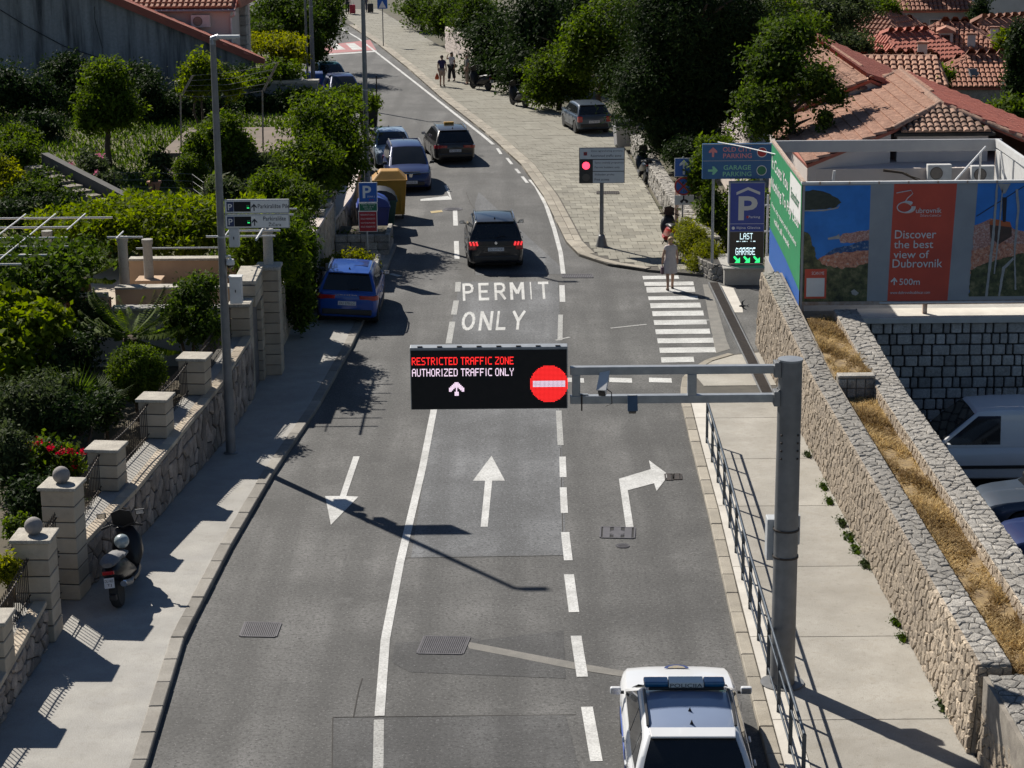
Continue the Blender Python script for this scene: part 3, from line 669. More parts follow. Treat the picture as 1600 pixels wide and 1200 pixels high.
for i in range(n):
    a = lerp(Y0, Y1, i/n); b = lerp(Y0, Y1, (i+1)/n); za, zb = w1h(a)-.03, w1h(b)-.03
    core.add([(w1x(a)+.03,a,-.05),(w1x(b)+.03,b,-.05),(w1x(b)+.15,b,zb),(w1x(a)+.15,a,za),(7.42,a,za),(7.42,b,zb),(7.42,b,-.05),(7.42,a,-.05)],
             [(0,1,2,3),(3,2,5,4),(4,5,6,7)]+([(0,3,4,7)] if i == 0 else [])+([(1,6,5,2)] if i == n-1 else []))
core.build('core', M['mortar'], root)
Lw = Y1-Y0
fface = lambda s, t, o: Vector((w1x(Y0+s)+.12*t/1.6-o, Y0+s, PZ+t*(w1h(Y0+s)-PZ)/1.5))
fcap = lambda s, t, o: Vector((w1x(Y0+s)+.13+t, Y0+s, w1h(Y0+s)-.02+o))
fend = lambda s, t, o: Vector((w1x(Y0)+.1+s, Y0-o, PZ+t))
rubble(root, [(cells(Lw, 1.5, .22, .14, seed=4), fface, 0), (cells(Lw, .46, .24, .16, seed=5), fcap, 1), (cells(.5, 1.42, .2, .17, seed=6), fend, 0)], ['stone', 'stone_cap'], depth=.034, gap=.009)
# nearer wall, a little lower and set back
root = thing('rubble_wall', 'nearest rubble stone wall at the lower right corner, stepping in front of the long one', 'wall', (7.0, 26, PZ))
core = MB(); core.box(7.0, 8.6, 22, 28.8, -.05, 1.42); core.build('core', M['mortar'], root)
fn = lambda s, t, o: Vector((6.98-o+.06*t, 22+s, PZ+t)); fc = lambda s, t, o: Vector((7.06+t, 22+s, 1.43+o)); fb = lambda s, t, o: Vector((6.98+s, 28.78+o, PZ+t))
rubble(root, [([p for p in cells(6.78, 1.32, .22, .14, seed=8)], fn, 0), (cells(6.78, 1.5, .26, .2, seed=9), fc, 1)], ['stone', 'stone_cap'], depth=.034, gap=.009)
# second planter wall
root = thing('rubble_wall', 'low rubble wall between the dry grass strip and the car park', 'wall', (8.5, 29, 0))
def w2h(y): return interp([(1.5,29),(1.55,45),(1.85,50),(1.92,52)], y)
core = MB()
for i in range(n):
    a = lerp(28.9, 51.85, i/n); b = lerp(28.9, 51.85, (i+1)/n); za, zb = w2h(a)-.03, w2h(b)-.03
    core.add([(8.27,a,-1.75),(8.27,b,-1.75),(8.27,b,zb),(8.27,a,za),(8.84,a,za),(8.84,b,zb),(8.86,b,-1.75),(8.86,a,-1.75)], [(0,1,2,3),(3,2,5,4),(4,5,6,7)]+([(0,3,4,7)] if i == 0 else [(1,6,5,2)] if i == n-1 else []))
core.build('core', M['mortar'], root)
rubble(root, [(cells(22.9, .6, .24, .17, seed=12), lambda s, t, o: Vector((8.25+t, 28.9+s, w2h(28.9+s)-.02+o)), 1),
              (cells(22.9, .36, .22, .14, seed=13), lambda s, t, o: Vector((8.26-o*.7, 28.9+s, w2h(28.9+s)-.38+t)), 0)], ['stone', 'stone_cap'], depth=.034, gap=.009)
root = thing('cross_wall', 'short dark stone step crossing the dry grass strip', 'wall', (7.8, 45.7, 1.2))
MB().box(7.42, 8.27, 45.62, 45.86, .9, 1.72).build('core', M['mortar'], root)
for i in range(4):
    for j in range(2): MB().box(7.43+i*.205, 7.43+i*.205+.19, 45.57, 45.63, 1.24+j*.22, 1.24+j*.22+.2).build('stone', M['stone_cap'], root, bevel=.02)
MB().box(7.43, 8.26, 45.58, 45.9, 1.7, 1.75).build('coping', M['stone_cap'], root, bevel=.015)
# dry grass strip
tag(MB().box(7.40, 8.30, 28.9, 45.6, -.05, 1.22).box(7.40, 8.30, 45.9, 51.9, -.05, 1.66).build('planter_soil', pm('straw_litter', rgb(.34,.24,.11), rgb(.16,.11,.06), 7, .95, bump=.8, bscale=30)), kind='structure')
g = np.random.default_rng(5); N = 30000
x = g.uniform(7.44, 8.24, N); y = np.where(g.random(N) < .72, g.uniform(28.95, 45.5, N), g.uniform(46, 51.8, N)); z = np.where(y < 45.7, 1.22, 1.66)
h = g.uniform(.025, .09, N)*(1+.8*np.sin(y*1.9)*np.sin(x*5+y)); a = g.uniform(0, 6.28, N); ln = g.uniform(.5, 2.6, N)*h; wd = .009+.006*g.random(N)
V = np.empty((N,4,3)); b = np.stack([x, y, z], 1); t = np.stack([np.cos(a)*ln, np.sin(a)*ln, h], 1); s = np.stack([-np.sin(a)*wd, np.cos(a)*wd, wd*0], 1)
V[:,0] = b-s; V[:,1] = b+s; V[:,2] = b+t*.98+s*.3; V[:,3] = b+t-s*.3
cl = np.sin(y*2.3+x*7)+np.sin(y*5.1-x*11)+.8*np.sin(y*.9)+g.normal(size=N)*.6; kp = cl > -.7; V = V[kp]; x = x[kp]; y = y[kp]; N = len(x)
dg = leafmesh('dry_grass', V, np.clip(g.random(N)*.6+.2+.3*np.sin(y*1.7+x*4), 0, 1), M['leaf_straw'], None)
tag(dg, 'dry yellow grass filling the strip between the two rubble walls', 'grass', kind='stuff')
for i, (px, py, r) in enumerate([(1262,712,.12),(1287,762,.16),(1296,785,.16),(1316,820,.2),(1326,842,.24),(1337,862,.2),(1352,884,.2),(1400,975,.16),(1410,1000,.12),(1475,1105,.26)]):
    c = G(px, py, PZ); lab = ['tiny', 'small', 'flat', 'ragged', 'thick', 'dusty', 'low', 'thin', 'scant', 'bushy'][i] + ' weed tuft at the foot of the long rubble wall, ' + ['farthest', 'second from the far end', 'third from the far end', 'fourth from the far end', 'fifth from the far end', 'sixth from the far end', 'seventh from the far end', 'third from the near end', 'second from the near end', 'nearest'][i]
    wt_ = thing('weed_tuft', lab, 'weed', (c.x, c.y, PZ), 0, 'weeds along the rubble wall')
    leaves('foliage', [(c.x, c.y, PZ+.03, r*.6, r*2.0, r*.35)], 130, .055, M['leaf_deep' if i % 3 else 'leaf_grey'], wt_, seed=60+i, clump=5, aspect=.3)
# squared block wall of the billboard terrace
root = thing('block_wall', 'shaded grey retaining wall of squared blocks under the billboard', 'wall', (12, 52, -1.7))
MB().box(8.86, 22, 52.06, 52.6, -1.75, 1.50).build('core', M['mortar_dark'], root)
z = -1.7; r = 0
while z < 1.46:
    hh = .29; x = 8.9-R.uniform(0, .3)
    while x < 16:
        wd = R.choice((.2,.24,.28,.32,.38,.46))*R.uniform(.9,1.1); mb = MB().box(max(x, 8.88)+.02, x+wd-.02, 51.98-R.uniform(0, .03), 52.1, z+.02, min(z+hh, 1.50)-.018)
        if x+wd > 9.1: mb.build('block', M['ashlar'], root, bevel=.03, seg=2)
        x += wd
    z += hh; r += 1
MB().box(8.87, 22, 51.84, 53.0, 1.505, 1.66).build('coping', M['concrete_white'], root, bevel=.02)
# ================================================================ FRONT WALL OF THE LEFT GARDEN
class Path:
    def __init__(s, pts):
        s.p = [Vector(q) for q in pts]; s.l = [0]
        for a, b in zip(s.p, s.p[1:]): s.l.append(s.l[-1]+(b-a).length)
        s.L = s.l[-1]
    def at(s, t):
        t = min(max(t, 0), s.L)
        for i in range(len(s.p)-1):
            if t <= s.l[i+1]+1e-9:
                d = (s.p[i+1]-s.p[i]).normalized(); return s.p[i]+d*(t-s.l[i]), d, Vector((d.y, -d.x))
def cop(y): return .9+(y-33.6)*.05
def garden_wall(pts, label, seed):
    P = Path(pts); a = P.at(0)[0]; root = thing('garden_wall', label, 'wall', (a.x, a.y, PZ)); n = max(2, int(P.L)); core = MB(); led = MB()
    for i in range(n):
        p, d, o = P.at(P.L*i/n); q, _, o2 = P.at(P.L*(i+1)/n); zp, zq = cop(p.y)-.1, cop(q.y)-.1
        core.add([(p.x,p.y,-.05),(q.x,q.y,-.05),(q.x,q.y,zq),(p.x,p.y,zp),(p.x-o.x*.62,p.y-o.y*.62,zp),(q.x-o2.x*.62,q.y-o2.y*.62,zq)], [(0,1,2,3),(3,2,5,4)])
        led.add([(p.x-o.x*.2,p.y-o.y*.2,zp+.06),(q.x-o2.x*.2,q.y-o2.y*.2,zq+.06),(q.x-o2.x*.64,q.y-o2.y*.64,zq+.06),(p.x-o.x*.64,p.y-o.y*.64,zp+.06)], [(0,1,2,3)])
    core.build('core', M['mortar_dark'], root); led.build('ledge', M['concrete_left'], root)
    def fr(s, t, o):
        p, d, nn = P.at(s); return Vector((p.x+nn.x*(o-.005), p.y+nn.y*(o-.005), PZ+t*(cop(p.y)-.1-PZ)))
    H = .95
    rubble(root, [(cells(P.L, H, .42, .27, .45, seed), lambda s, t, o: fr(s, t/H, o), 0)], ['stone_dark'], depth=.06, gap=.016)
    k = max(2, round(P.L/.46))
    for i in range(k):
        p, d, nn = P.at(P.L*i/k); q, _, n2 = P.at(P.L*(i+1)/k); zp, zq = cop(p.y), cop(q.y); p = p+d*.006; q = q-d*.006
        A = [p+nn*.035, q+n2*.035, q-n2*.2, p-nn*.2]; zz = [zp, zq, zq, zp]
        MB().add([(v.x, v.y, e-.1) for v, e in zip(A, zz)]+[(v.x, v.y, e) for v, e in zip(A, zz)], [(3,2,1,0),(4,5,6,7),(0,1,5,4),(1,2,6,5),(2,3,7,6),(3,0,4,7)]).build('coping_stone', M['lime'], root, bevel=.01, seg=1)
    return root
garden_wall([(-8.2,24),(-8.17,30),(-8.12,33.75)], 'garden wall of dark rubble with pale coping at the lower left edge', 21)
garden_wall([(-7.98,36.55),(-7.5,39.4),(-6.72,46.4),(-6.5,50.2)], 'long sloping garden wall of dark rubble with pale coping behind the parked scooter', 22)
def pillar(c, z0, z1, size, rot, label, ball=False, courses=None):
    root = thing('gate_pillar', label, 'pillar', (c[0], c[1], z0), 0, 'limestone pillars of the garden wall'); n = courses or max(2, round((z1-z0)/.3)); h = (z1-z0)/n
    MB().obox((c[0], c[1], (z0+z1)/2), (size-.03, size-.03, z1-z0-.01), rot).build('core', M['mortar_dark'], root)
    for i in range(n):
        s = size+R.uniform(-.004, .004); s += .03 if (i == 0 and z0 < .3) else 0
        MB().obox((c[0], c[1], z0+(i+.5)*h), (s, s, h-.018), rot).build('block', M['lime'], root, bevel=.012, seg=1)
    MB().obox((c[0], c[1], z1+.035), (size+.1, size+.1, .07), rot).build('cap', M['lime_cap'], root, bevel=.02)
    if ball: MB().ball((c[0], c[1], z1+.07+.145), .16, 20, 12).lathe([(.07,0),(.06,.03)], 12, (c[0], c[1], z1+.065)).build('ball', M['ball'], root, smooth=60)
    return root
pil = [((-8.42,31.2),None,.82,.60,-.02,'partly cropped limestone pillar at the lower left edge of the picture',0),
       ((-8.32,34.15),PZ,1.92,.62,-.02,'front limestone gate pillar with a stone ball, nearest the street corner',1),
       ((-8.26,36.25),PZ,2.2,.62,-.10,'rear limestone gate pillar with a stone ball, beside the parked scooter',1),
       ((-8.08,39.55),None,.80,.60,-.12,'limestone pillar above the red roses, without a ball',0),
       ((-7.62,42.75),None,.80,.60,-.11,'limestone pillar half hidden by the round topiary',0),
       ((-7.22,45.75),None,.80,.60,-.11,'limestone pillar nearest the tall street lamp',0)]
for c, z0, z1, sz, rt, lab, bl in pil:
    if z0 is None: z0 = cop(c[1])-.05; z1 = z0+z1
    pillar(c, z0, z1, sz, rt, lab, bl)
def railing(p, q, label, h=.74, gate=False, z0=None):
    p = Vector(p); q = Vector(q); d = (q-p).normalized(); L = (q-p).length
    zb = (lambda t: lerp(cop(p.y), cop(q.y), t)-.03) if z0 is None else (lambda t: z0)
    root = thing('iron_gate' if gate else 'iron_railing', label, 'gate' if gate else 'railing', (p.x, p.y, zb(0)), 0, None if gate else 'iron railings between the pillars')
    k = max(3, int(L/.115)); bar = None
    for i in range(1, k):
        t = i/k; x, y = p.lerp(q, t); z = zb(t)
        if bar is None:
            mb = MB().tube([(0,0,0),(0,0,h)], .009, 5).tube([(0,0,h),(0,0,h+.03),(0,0,h+.09)], [.006,.018,.002], 5); bar = mb.build('bar', M['iron'], root, local=True); bar.location = (x-p.x, y-p.y, z-zb(0))
        else: share('bar', bar.data, root, (x-p.x, y-p.y, z-zb(0)))
    for hh, r in ((.1, .012), (h-.06, .016)) + (((h*.5, .014), (h*.56, .014)) if gate else ()):
        sag = .07 if hh > .5 and not gate else 0
        MB().tube([(*p.lerp(q, t), zb(t)+hh+sag*((2*t-1)**2)) for t in [i/8 for i in range(9)]], r, 6).build('rail', M['iron'], root)
    if gate: MB().obox((p.x+(q.x-p.x)*.75, p.y+(q.y-p.y)*.75, zb(0)+h*.53), (.03, .2, .16), math.atan2(d.y, d.x)-rad(90)).build('lock_box', M['iron'], root)
    return root
railing((-8.5,24.5), (-8.43,30.95), 'lowest iron railing at the lower left corner')
railing((-8.43,31.5), (-8.38,33.85), 'iron railing left of the front ball pillar')
railing((-8.36,34.45), (-8.33,35.95), 'tall wrought iron gate between the two ball pillars', 1.6, True, PZ+.05)
railing((-8.3,36.55), (-8.16,39.25), 'iron railing right of the rear ball pillar')
railing((-8.1,39.85), (-7.74,42.45), 'iron railing between the rose pillar and the topiary pillar')
railing((-7.66,43.05), (-7.34,45.45), 'iron railing between the topiary and the street lamp pillar')
railing((-7.2,46.05), (-6.95,50.1), 'iron railing behind the street lamp, next to the portal')
# ---------------------------------------------------------------- portal of the house
root = thing('stone_portal', 'tall limestone block portal with a recessed grey door on the left pavement', 'portal', (-6.4, 51.7, PZ))
def courses(x0, x1, y0, y1, z0, z1, h=.285, brk=None):
    n = round((z1-z0)/h); h = (z1-z0)/n
    for i in range(n):
        cuts = [y0, y1]
        if brk: k = max(1, round((y1-y0)/brk)); o = (i % 2)*.5/k; cuts = sorted({y0, y1, *[lerp(y0, y1, (j+.5*(i % 2))/k) for j in range(1, k)]})
        for a, b in zip(cuts, cuts[1:]):
            MB().box(x0, x1, a+.007, b-.007, z0+i*h+.008, z0+(i+1)*h-.008).build('block', M['lime'], root, bevel=.01, seg=1)
courses(-6.98, -6.50, 50.2, 50.85, PZ, 2.45)
courses(-6.58, -6.02, 52.55, 53.2, PZ, 2.90)
courses(-6.86, -6.42, 52.0, 52.54, PZ, 2.25)
courses(-6.9, -6.42, 50.86, 52.54, 2.3, 2.86, brk=.55)
MB().box(-6.93, -6.55, 50.25, 52.5, PZ, 2.28).box(-6.55,-6.08,52.6,53.15,PZ,2.88).build('core', M['mortar_dark'], root)
MB().box(-6.62, -6.54, 50.9, 51.98, PZ, 2.28).build('door', pm('door_grey', rgb(.1,.1,.105), rgb(.08,.08,.085), 3, .5), root, bevel=.01)
MB().obox((-6.75,50.5,2.5), (.56,.72,.09)).build('cap', M['lime_cap'], root, bevel=.02)
mb = MB(); mb.add([(-6.98,50.9,2.87),(-6.4,50.9,2.87),(-6.4,52.56,2.93),(-6.98,52.56,2.93),(-6.98,50.9,2.97),(-6.4,50.9,2.97),(-6.4,52.56,3.03),(-6.98,52.56,3.03)], [(3,2,1,0),(4,5,6,7),(0,1,5,4),(1,2,6,5),(2,3,7,6),(3,0,4,7)]); mb.build('coping', M['lime_cap'], root, bevel=.015)
MB().obox((-6.3,52.87,2.95), (.66,.74,.1)).build('cap', M['lime_cap'], root, bevel=.03)
# ---------------------------------------------------------------- patio walls and pergola
root = thing('patio_wall', 'grey rendered retaining wall below the patio behind the cycad', 'wall', (-9, 50.2, 1))
MB().box(-13.5, -7.0, 50.05, 50.3, .9, 2.42).build('wall', M['plaster_old'], root); MB().box(-9.9, -7.0, 49.98, 50.4, 2.425, 2.5).build('coping', M['concrete_left'], root, bevel=.01)
root = thing('patio_parapet', 'beige front parapet with pale slabs along the patio edge', 'parapet', (-8.4, 51.4, 1.9))
MB().box(-10.0, -7.02, 51.2, 51.45, 1.88, 2.72).build('wall', M['plaster_beige'], root)
for i in range(4): MB().box(-10.0+i*.745, -10.0+i*.745+.73, 51.13, 51.55, 2.725, 2.78).build('coping_slab', M['lime_cap'], root, bevel=.01)
root = thing('patio_parapet', 'beige rear parapet with a steel handrail below the vine', 'parapet', (-8.2, 55.5, 1.9))
MB().box(-10.4, -6.7, 55.4, 55.65, 1.88, 2.62).build('wall', M['plaster_beige'], root); MB().box(-10.4, -6.65, 55.34, 55.72, 2.625, 2.69).build('coping', M['lime_cap'], root, bevel=.01)
MB().tube([(-10.2,55.5,2.95),(-6.7,55.5,2.95)], .025).tube([(-6.75,55.5,2.68),(-6.75,55.5,2.95)], .02).tube([(-9.9,55.5,2.68),(-9.9,55.5,2.95)], .02).build('handrail', M['galv'], root, smooth=50)
MB().box(-10.05,-9.35,54.2,54.9,1.9,2.32).build('pedestal', M['plaster_beige'], root, bevel=.02)
MB().box(-8.6,-6.9,53.4,53.9,1.9,2.3).build('bench', M['wood'], root, bevel=.02)
root = thing('balustrade', 'short beige balustrade beside the patio steps', 'balustrade', (-11.5, 50.4, 1.9))
MB().box(-12.0,-10.05,50.45,50.62,2.68,2.78).build('handrail', M['lime_cap'], root, bevel=.01); MB().box(-12.0,-10.05,50.7,50.9,1.0,2.6).build('back_wall', pm('plaster_brown', rgb(.3,.14,.085), rgb(.24,.115,.075), 2, .9), root)
for i in range(6): MB().box(-11.95+i*.36,-11.95+i*.36+.11,50.48,50.6,1.5,2.675).build('baluster', M['plaster_beige'], root, bevel=.01)
MB().box(-10.35,-10.05,50.42,50.64,1.3,2.675).build('end_post', M['plaster_beige'], root, bevel=.01)
root = thing('pergola', 'white pipe pergola on round posts above the patio', 'pergola', (-9, 52, 1.9))
PGZ = 3.98
for x, y, z0, PT in [(-6.30,52.9,2.98,PGZ),(-9.88,51.9,1.9,PGZ),(-9.72,54.55,2.3,3.42),(-6.95,55.5,2.65,3.6),(-11.9,49.6,1.0,PGZ),(-12.6,47.3,1.0,PGZ),(-12.6,55.5,1.9,3.5)]:
    MB().lathe([(.14,z0),(.13,z0+.05),(.125,PT-.2),(.15,PT-.14),(.15,PT-.04)], 14, (x, y, 0)).build('post', M['concrete_left'], root, smooth=40)
for y, x0, x1 in [(48.2,-15,-11.6),(49.3,-15,-11.2),(50.4,-15,-10.9),(51.6,-15.5,-11.2),(51.6,-10.2,-9.3),(51.6,-7.7,-5.95),(52.35,-7.2,-5.9),(53.1,-15.5,-11.4),(53.1,-7,-5.85),(53.9,-7,-5.85),(54.5,-15.5,-10.6),(54.7,-7,-5.8),(55.6,-7,-5.8)]:
    MB().tube([(x0,y,PGZ),(x1,y,PGZ)], .028, 6).build('pipe', M['white_metal'], root, smooth=60)
for x, y0, y1 in [(-6.35,50.9,56.2),(-7.2,51.2,56),(-9.9,51.2,52.2),(-11.4,52.5,54.9),(-12.2,48.6,54.9),(-13.0,48,54.9),(-13.8,48,54.9),(-14.5,48,54.9)]:
    MB().tube([(x,y0,PGZ+.04),(x,y1,PGZ+.04)], .035 if x > -6.5 else .02, 6).build('pipe', M['white_metal'], root, smooth=60)
# ================================================================ SIGN GANTRY
B = G(1222, 1068, PZ); YG = B.y
root = thing('sign_gantry', 'thick grey steel gantry column with twin arms over the road', 'gantry', B)
MB().lathe([(.205,PZ),(.2,PZ+.6),(.19,4.6)], 28, (B.x,B.y,0)).build('column', M['galv_dark'], root, smooth=40)
mb = MB().lathe([(.192,4.6),(.188,5.58)], 28, (B.x,B.y,0)); mb.build('column_head', M['galv_dark'], root, smooth=40)
MB().lathe([(.2,5.58),(.2,5.61),(.001,5.62)], 28, (B.x,B.y,0)).build('top_cap', M['galv'], root, smooth=40)
ZA, ZB = AT(1100,577,YG).z, AT(1100,622,YG).z
for z in (ZA, ZB): MB().box(.92, B.x-.17, YG-.065, YG+.065, z-.065, z+.065).build('arm', M['galv'], root, bevel=.01)
MB().box(2.78, 2.92, YG-.07, YG+.07, ZB+.065, ZA-.065).build('brace', M['galv'], root, bevel=.008)
MB().box(.95, 1.08, YG-.06, YG+.06, ZB+.065, ZA-.065).build('brace', M['galv'], root, bevel=.008)
for z in (ZA, ZB):
    MB().box(B.x-.26, B.x-.16, YG-.12, YG+.12, z-.12, z+.12).build('flange', M['galv_dark'], root, bevel=.01)
    for s in (-1, 1): MB().add([(B.x-.26,YG+s*.1,z+.065),(B.x-.17,YG+s*.1,z+.065),(B.x-.17,YG+s*.1,z+.16),(B.x-.26,YG+s*.08,z+.065),(B.x-.17,YG+s*.08,z+.065),(B.x-.17,YG+s*.08,z+.16)], [(0,1,2),(3,5,4),(0,3,4,1),(1,4,5,2),(2,5,3,0)]).build('gusset', M['galv_dark'], root)
for i in range(4):
    for s in (-1, 1): MB().ball((B.x+s*.13, YG-.145, 4.0+i*.13), .02, 8, 6).build('bolt', M['iron'], root)
MB().lathe([(.36,PZ),(.36,PZ+.03),(.21,PZ+.03)], 20, (B.x,B.y,0)).build('base_plate', M['galv_dark'], root)
root = thing('control_box', 'grey metal control box strapped to the gantry column', 'box', (B.x, B.y, 2.2))
MB().box(B.x-.29, B.x-.02, YG+.12, YG+.4, 2.2, 2.9).build('cabinet', M['grey_box'], root, bevel=.02)
for z in (2.32, 2.78): MB().lathe([(.2,z-.015),(.212,z-.015),(.212,z+.015),(.2,z+.015)], 24, (B.x,B.y,0)).build('strap', M['iron'], root)
root = thing('control_box', 'white cabinet behind the right side of the gantry column', 'box', (B.x+.2, B.y, 2.2))
MB().box(B.x+.02, B.x+.25, YG+.15, YG+.36, 2.45, 2.95).build('cabinet', M['grey_box'], root, bevel=.02)
# display
a = AT(640,545,YG-.12); b = AT(887,541,YG-.12); zt = AT(763,543,YG-.12).z; zb = AT(763,640,YG-.12).z; x0, x1 = a.x, b.x
root = thing('traffic_display', 'black electronic sign reading restricted traffic zone above the road', 'sign', ((x0+x1)/2, YG, zb))
MB().box(x0, x1, YG-.10, YG+.12, zb, zt).build('housing', M['galv'], root, bevel=.012)
MB().box(x0+.015, x1-.015, YG-.118, YG-.098, zb+.015, zt-.045).build('screen', M['black_matt'], root)
for i in range(8): MB().box(x0+.12+i*.31, x0+.2+i*.31, YG-.085, YG-.06, zt-.005, zt+.018).build('lifting_lug', M['iron'], root)
led = lambda n, c, e: pm(n, c, None, 40, .5, emit=e)
LR, LW, LP = led('led_red', rgb(.9,.02,.02), 1.1), led('led_white', rgb(.8,.62,.75), .9), led('led_pink', rgb(.85,.3,.5), 1.0)
W = x1-x0; yl = YG-.122; ux, uy = (1,0,0), (0,0,1)
mb = MB(); led_text(mb, 'RESTRICTED TRAFFIC ZONE', (x0+.03, yl, zt-.15), ux, uy, W*.645, .125); mb.build('led_text', LR, root)
mb = MB(); led_text(mb, 'AUTHORIZED TRAFFIC ONLY', (x0+.03, yl, zt-.335), ux, uy, W*.645, .125); mb.build('led_text', LW, root)
ar = ['00001110000','00011111000','00111111100','01111111110','11110101111','11100100111','11000100011','00001110000','00001110000','00001110000']
mb = MB(); cw = .022
for r, s in enumerate(ar):
    for k, ch in enumerate(s):
        if ch == '1': px_ = x0+W*.245+k*cw; pz = zt-.56-r*cw; mb.add([(px_,yl,pz-cw*.9),(px_+cw*.9,yl,pz-cw*.9),(px_+cw*.9,yl,pz),(px_,yl,pz)], [(0,1,2,3)])
mb.build('led_arrow', LW, root)
mb = MB(); cx = x0+W*.878; cz = zt-.605; rr = .30; cw = .0205; k = int(rr/cw)+1; mb2 = MB()
for i in range(-k, k+1):
    for j in range(-k, k+1):
        dd = math.hypot(i, j)*cw
        if dd > rr: continue
        q = [(cx+i*cw,yl,cz+j*cw),(cx+i*cw+cw*.78,yl,cz+j*cw),(cx+i*cw+cw*.78,yl,cz+j*cw+cw*.78),(cx+i*cw,yl,cz+j*cw+cw*.78)]
        (mb2 if abs(j) <= 2 and abs(i) <= 12 else mb).add(q, [(0,1,2,3)])
mb.build('led_no_entry', LR, root); mb2.build('led_bar', LW, root)
# cameras on the arm
def camera_box(label, c, tilt, body, ln=.3):
    root = thing('traffic_camera', label, 'camera', c); rm = Matrix.Rotation(tilt[1], 3, 'Z') @ Matrix.Rotation(tilt[0], 3, 'X'); c = Vector(c)
    MB().obox(c, (.13, ln, .13), rm).build('housing', body, root, bevel=.02)
    MB().obox(c+rm @ Vector((0,.02,.08)), (.16, ln+.06, .02), rm).build('sun_shield', body, root, bevel=.006)
    MB().obox(c+rm @ Vector((0,-ln/2-.005,0)), (.11, .02, .11), rm).build('front_glass', M['black'], root)
    return root
c = AT(943,601,YG-.16); k = camera_box('white camera angled down above the lower gantry arm', c, (rad(38), rad(-14)), M['white_metal'], .34)
MB().tube([(c.x-.02,c.y+.1,ZB+.07),(c.x,c.y+.06,c.z-.05)], .02).build('bracket', M['galv'], k)
MB().tube([(c.x+.04,c.y-.05,c.z-.05),(c.x+.12,c.y-.1,c.z-.1),(c.x+.13,c.y-.1,c.z-.28),(c.x+.03,c.y-.08,c.z-.33)], .008).build('cable', M['black'], k)
c = AT(988,634,YG-.14); k = camera_box('small dark camera hanging below the lower gantry arm', c, (rad(60), 0), pm('camera_grey', rgb(.1,.14,.19), rgb(.08,.11,.15), 4, .4), .2)
MB().box(c.x-.06,c.x+.06,YG-.09,YG-.066,ZB-.09,ZB+.08).tube([(c.x,YG-.08,ZB-.03),(c.x,c.y,c.z+.06)], .035).build('bracket', M['white_metal'], k)
c = AT(909,625,YG-.08); k = thing('antenna', 'thin antenna clamp on the gantry arm beside the display', 'antenna', c)
MB().box(c.x-.1,c.x+.1,YG-.03,YG+.03,ZB+.068,ZB+.085).build('clamp', M['galv'], k); MB().tube([(c.x,YG-.08,ZB+.1),(c.x,YG-.08,ZB-.17)], .012).build('rod', M['iron'], k)
# ================================================================ RAILING OF THE RIGHT PAVEMENT
root = thing('pedestrian_railing', 'dark steel railing along the kerb of the right pavement', 'railing', (4.2, 36, PZ))
rx = lambda y: interp(RK, y)+.36
ye = G(1088, 693, PZ).y; k = 13; sp = 1.53
for z, r in ((1.02, .026), (.74, .018), (.16, .018)):
    MB().tube([(rx(y), y, z+PZ-.02) for y in [ye-i*sp for i in range(k)]], r, 8).build('rail', M['rail_paint'], root, smooth=60)
for i in range(k):
    y = ye-i*sp; MB().box(rx(y)-.03, rx(y)+.03, y-.012, y+.012, PZ, PZ+1.0).build('post', M['rail_paint'], root)
# ================================================================ VEHICLES
def wheel_meshes(r, wd):
    key = (round(r,3), round(wd,3))
    if key in wheel_meshes.c: return wheel_meshes.c[key]
    rot = Matrix.Rotation(rad(90), 3, 'Y'); ri = r*.66
    t = MB().lathe([(ri,-wd/2),(r*.94,-wd/2),(r,-wd*.36),(r,wd*.36),(r*.94,wd/2),(ri,wd/2)], 24, (0,0,0), rot); t = t.build('tyre', M['rubber'], None, smooth=40)
    k = MB().lathe([(.001,wd*.30),(r*.16,wd*.34),(r*.2,wd*.2),(ri*.9,wd*.16),(ri*.92,wd*.44),(ri,wd*.46),(ri,-wd*.4)], 24, (0,0,0), rot, 0)
    for i in range(5):
        a = i*2*math.pi/5; k.obox(Vector((wd*.3,0,0))+Matrix.Rotation(a,3,'X') @ Vector((0,0,ri*.5)), (.025, r*.16, ri*.9), Matrix.Rotation(a,3,'X'))
    k = k.build('rim', M['alloy'], None, smooth=40)
    wheel_meshes.c[key] = (t.data, k.data); bpy.data.objects.remove(t); bpy.data.objects.remove(k)
    return wheel_meshes.c[key]
wheel_meshes.c = {}
def add_wheel(root, x, y, r, wd, side=1):
    t, k = wheel_meshes(r, wd); h = bpy.data.objects.new('wheel', t); col.objects.link(h); h.parent = root; h.location = (x, y, r)
    if side < 0: h.rotation_euler = (0, 0, math.pi)
    share('rim', k, h)
def loft(mb, rings, m=0, cap=True):
    k = len(rings[0]); n = len(rings)
    fs = [(i*k+j, i*k+j+1, (i+1)*k+j+1, (i+1)*k+j) for i in range(n-1) for j in range(k-1)]
    if cap: fs += [tuple(range(k))[::-1], tuple(range((n-1)*k, n*k))]
    mb.add([p for r in rings for p in r], fs, m)
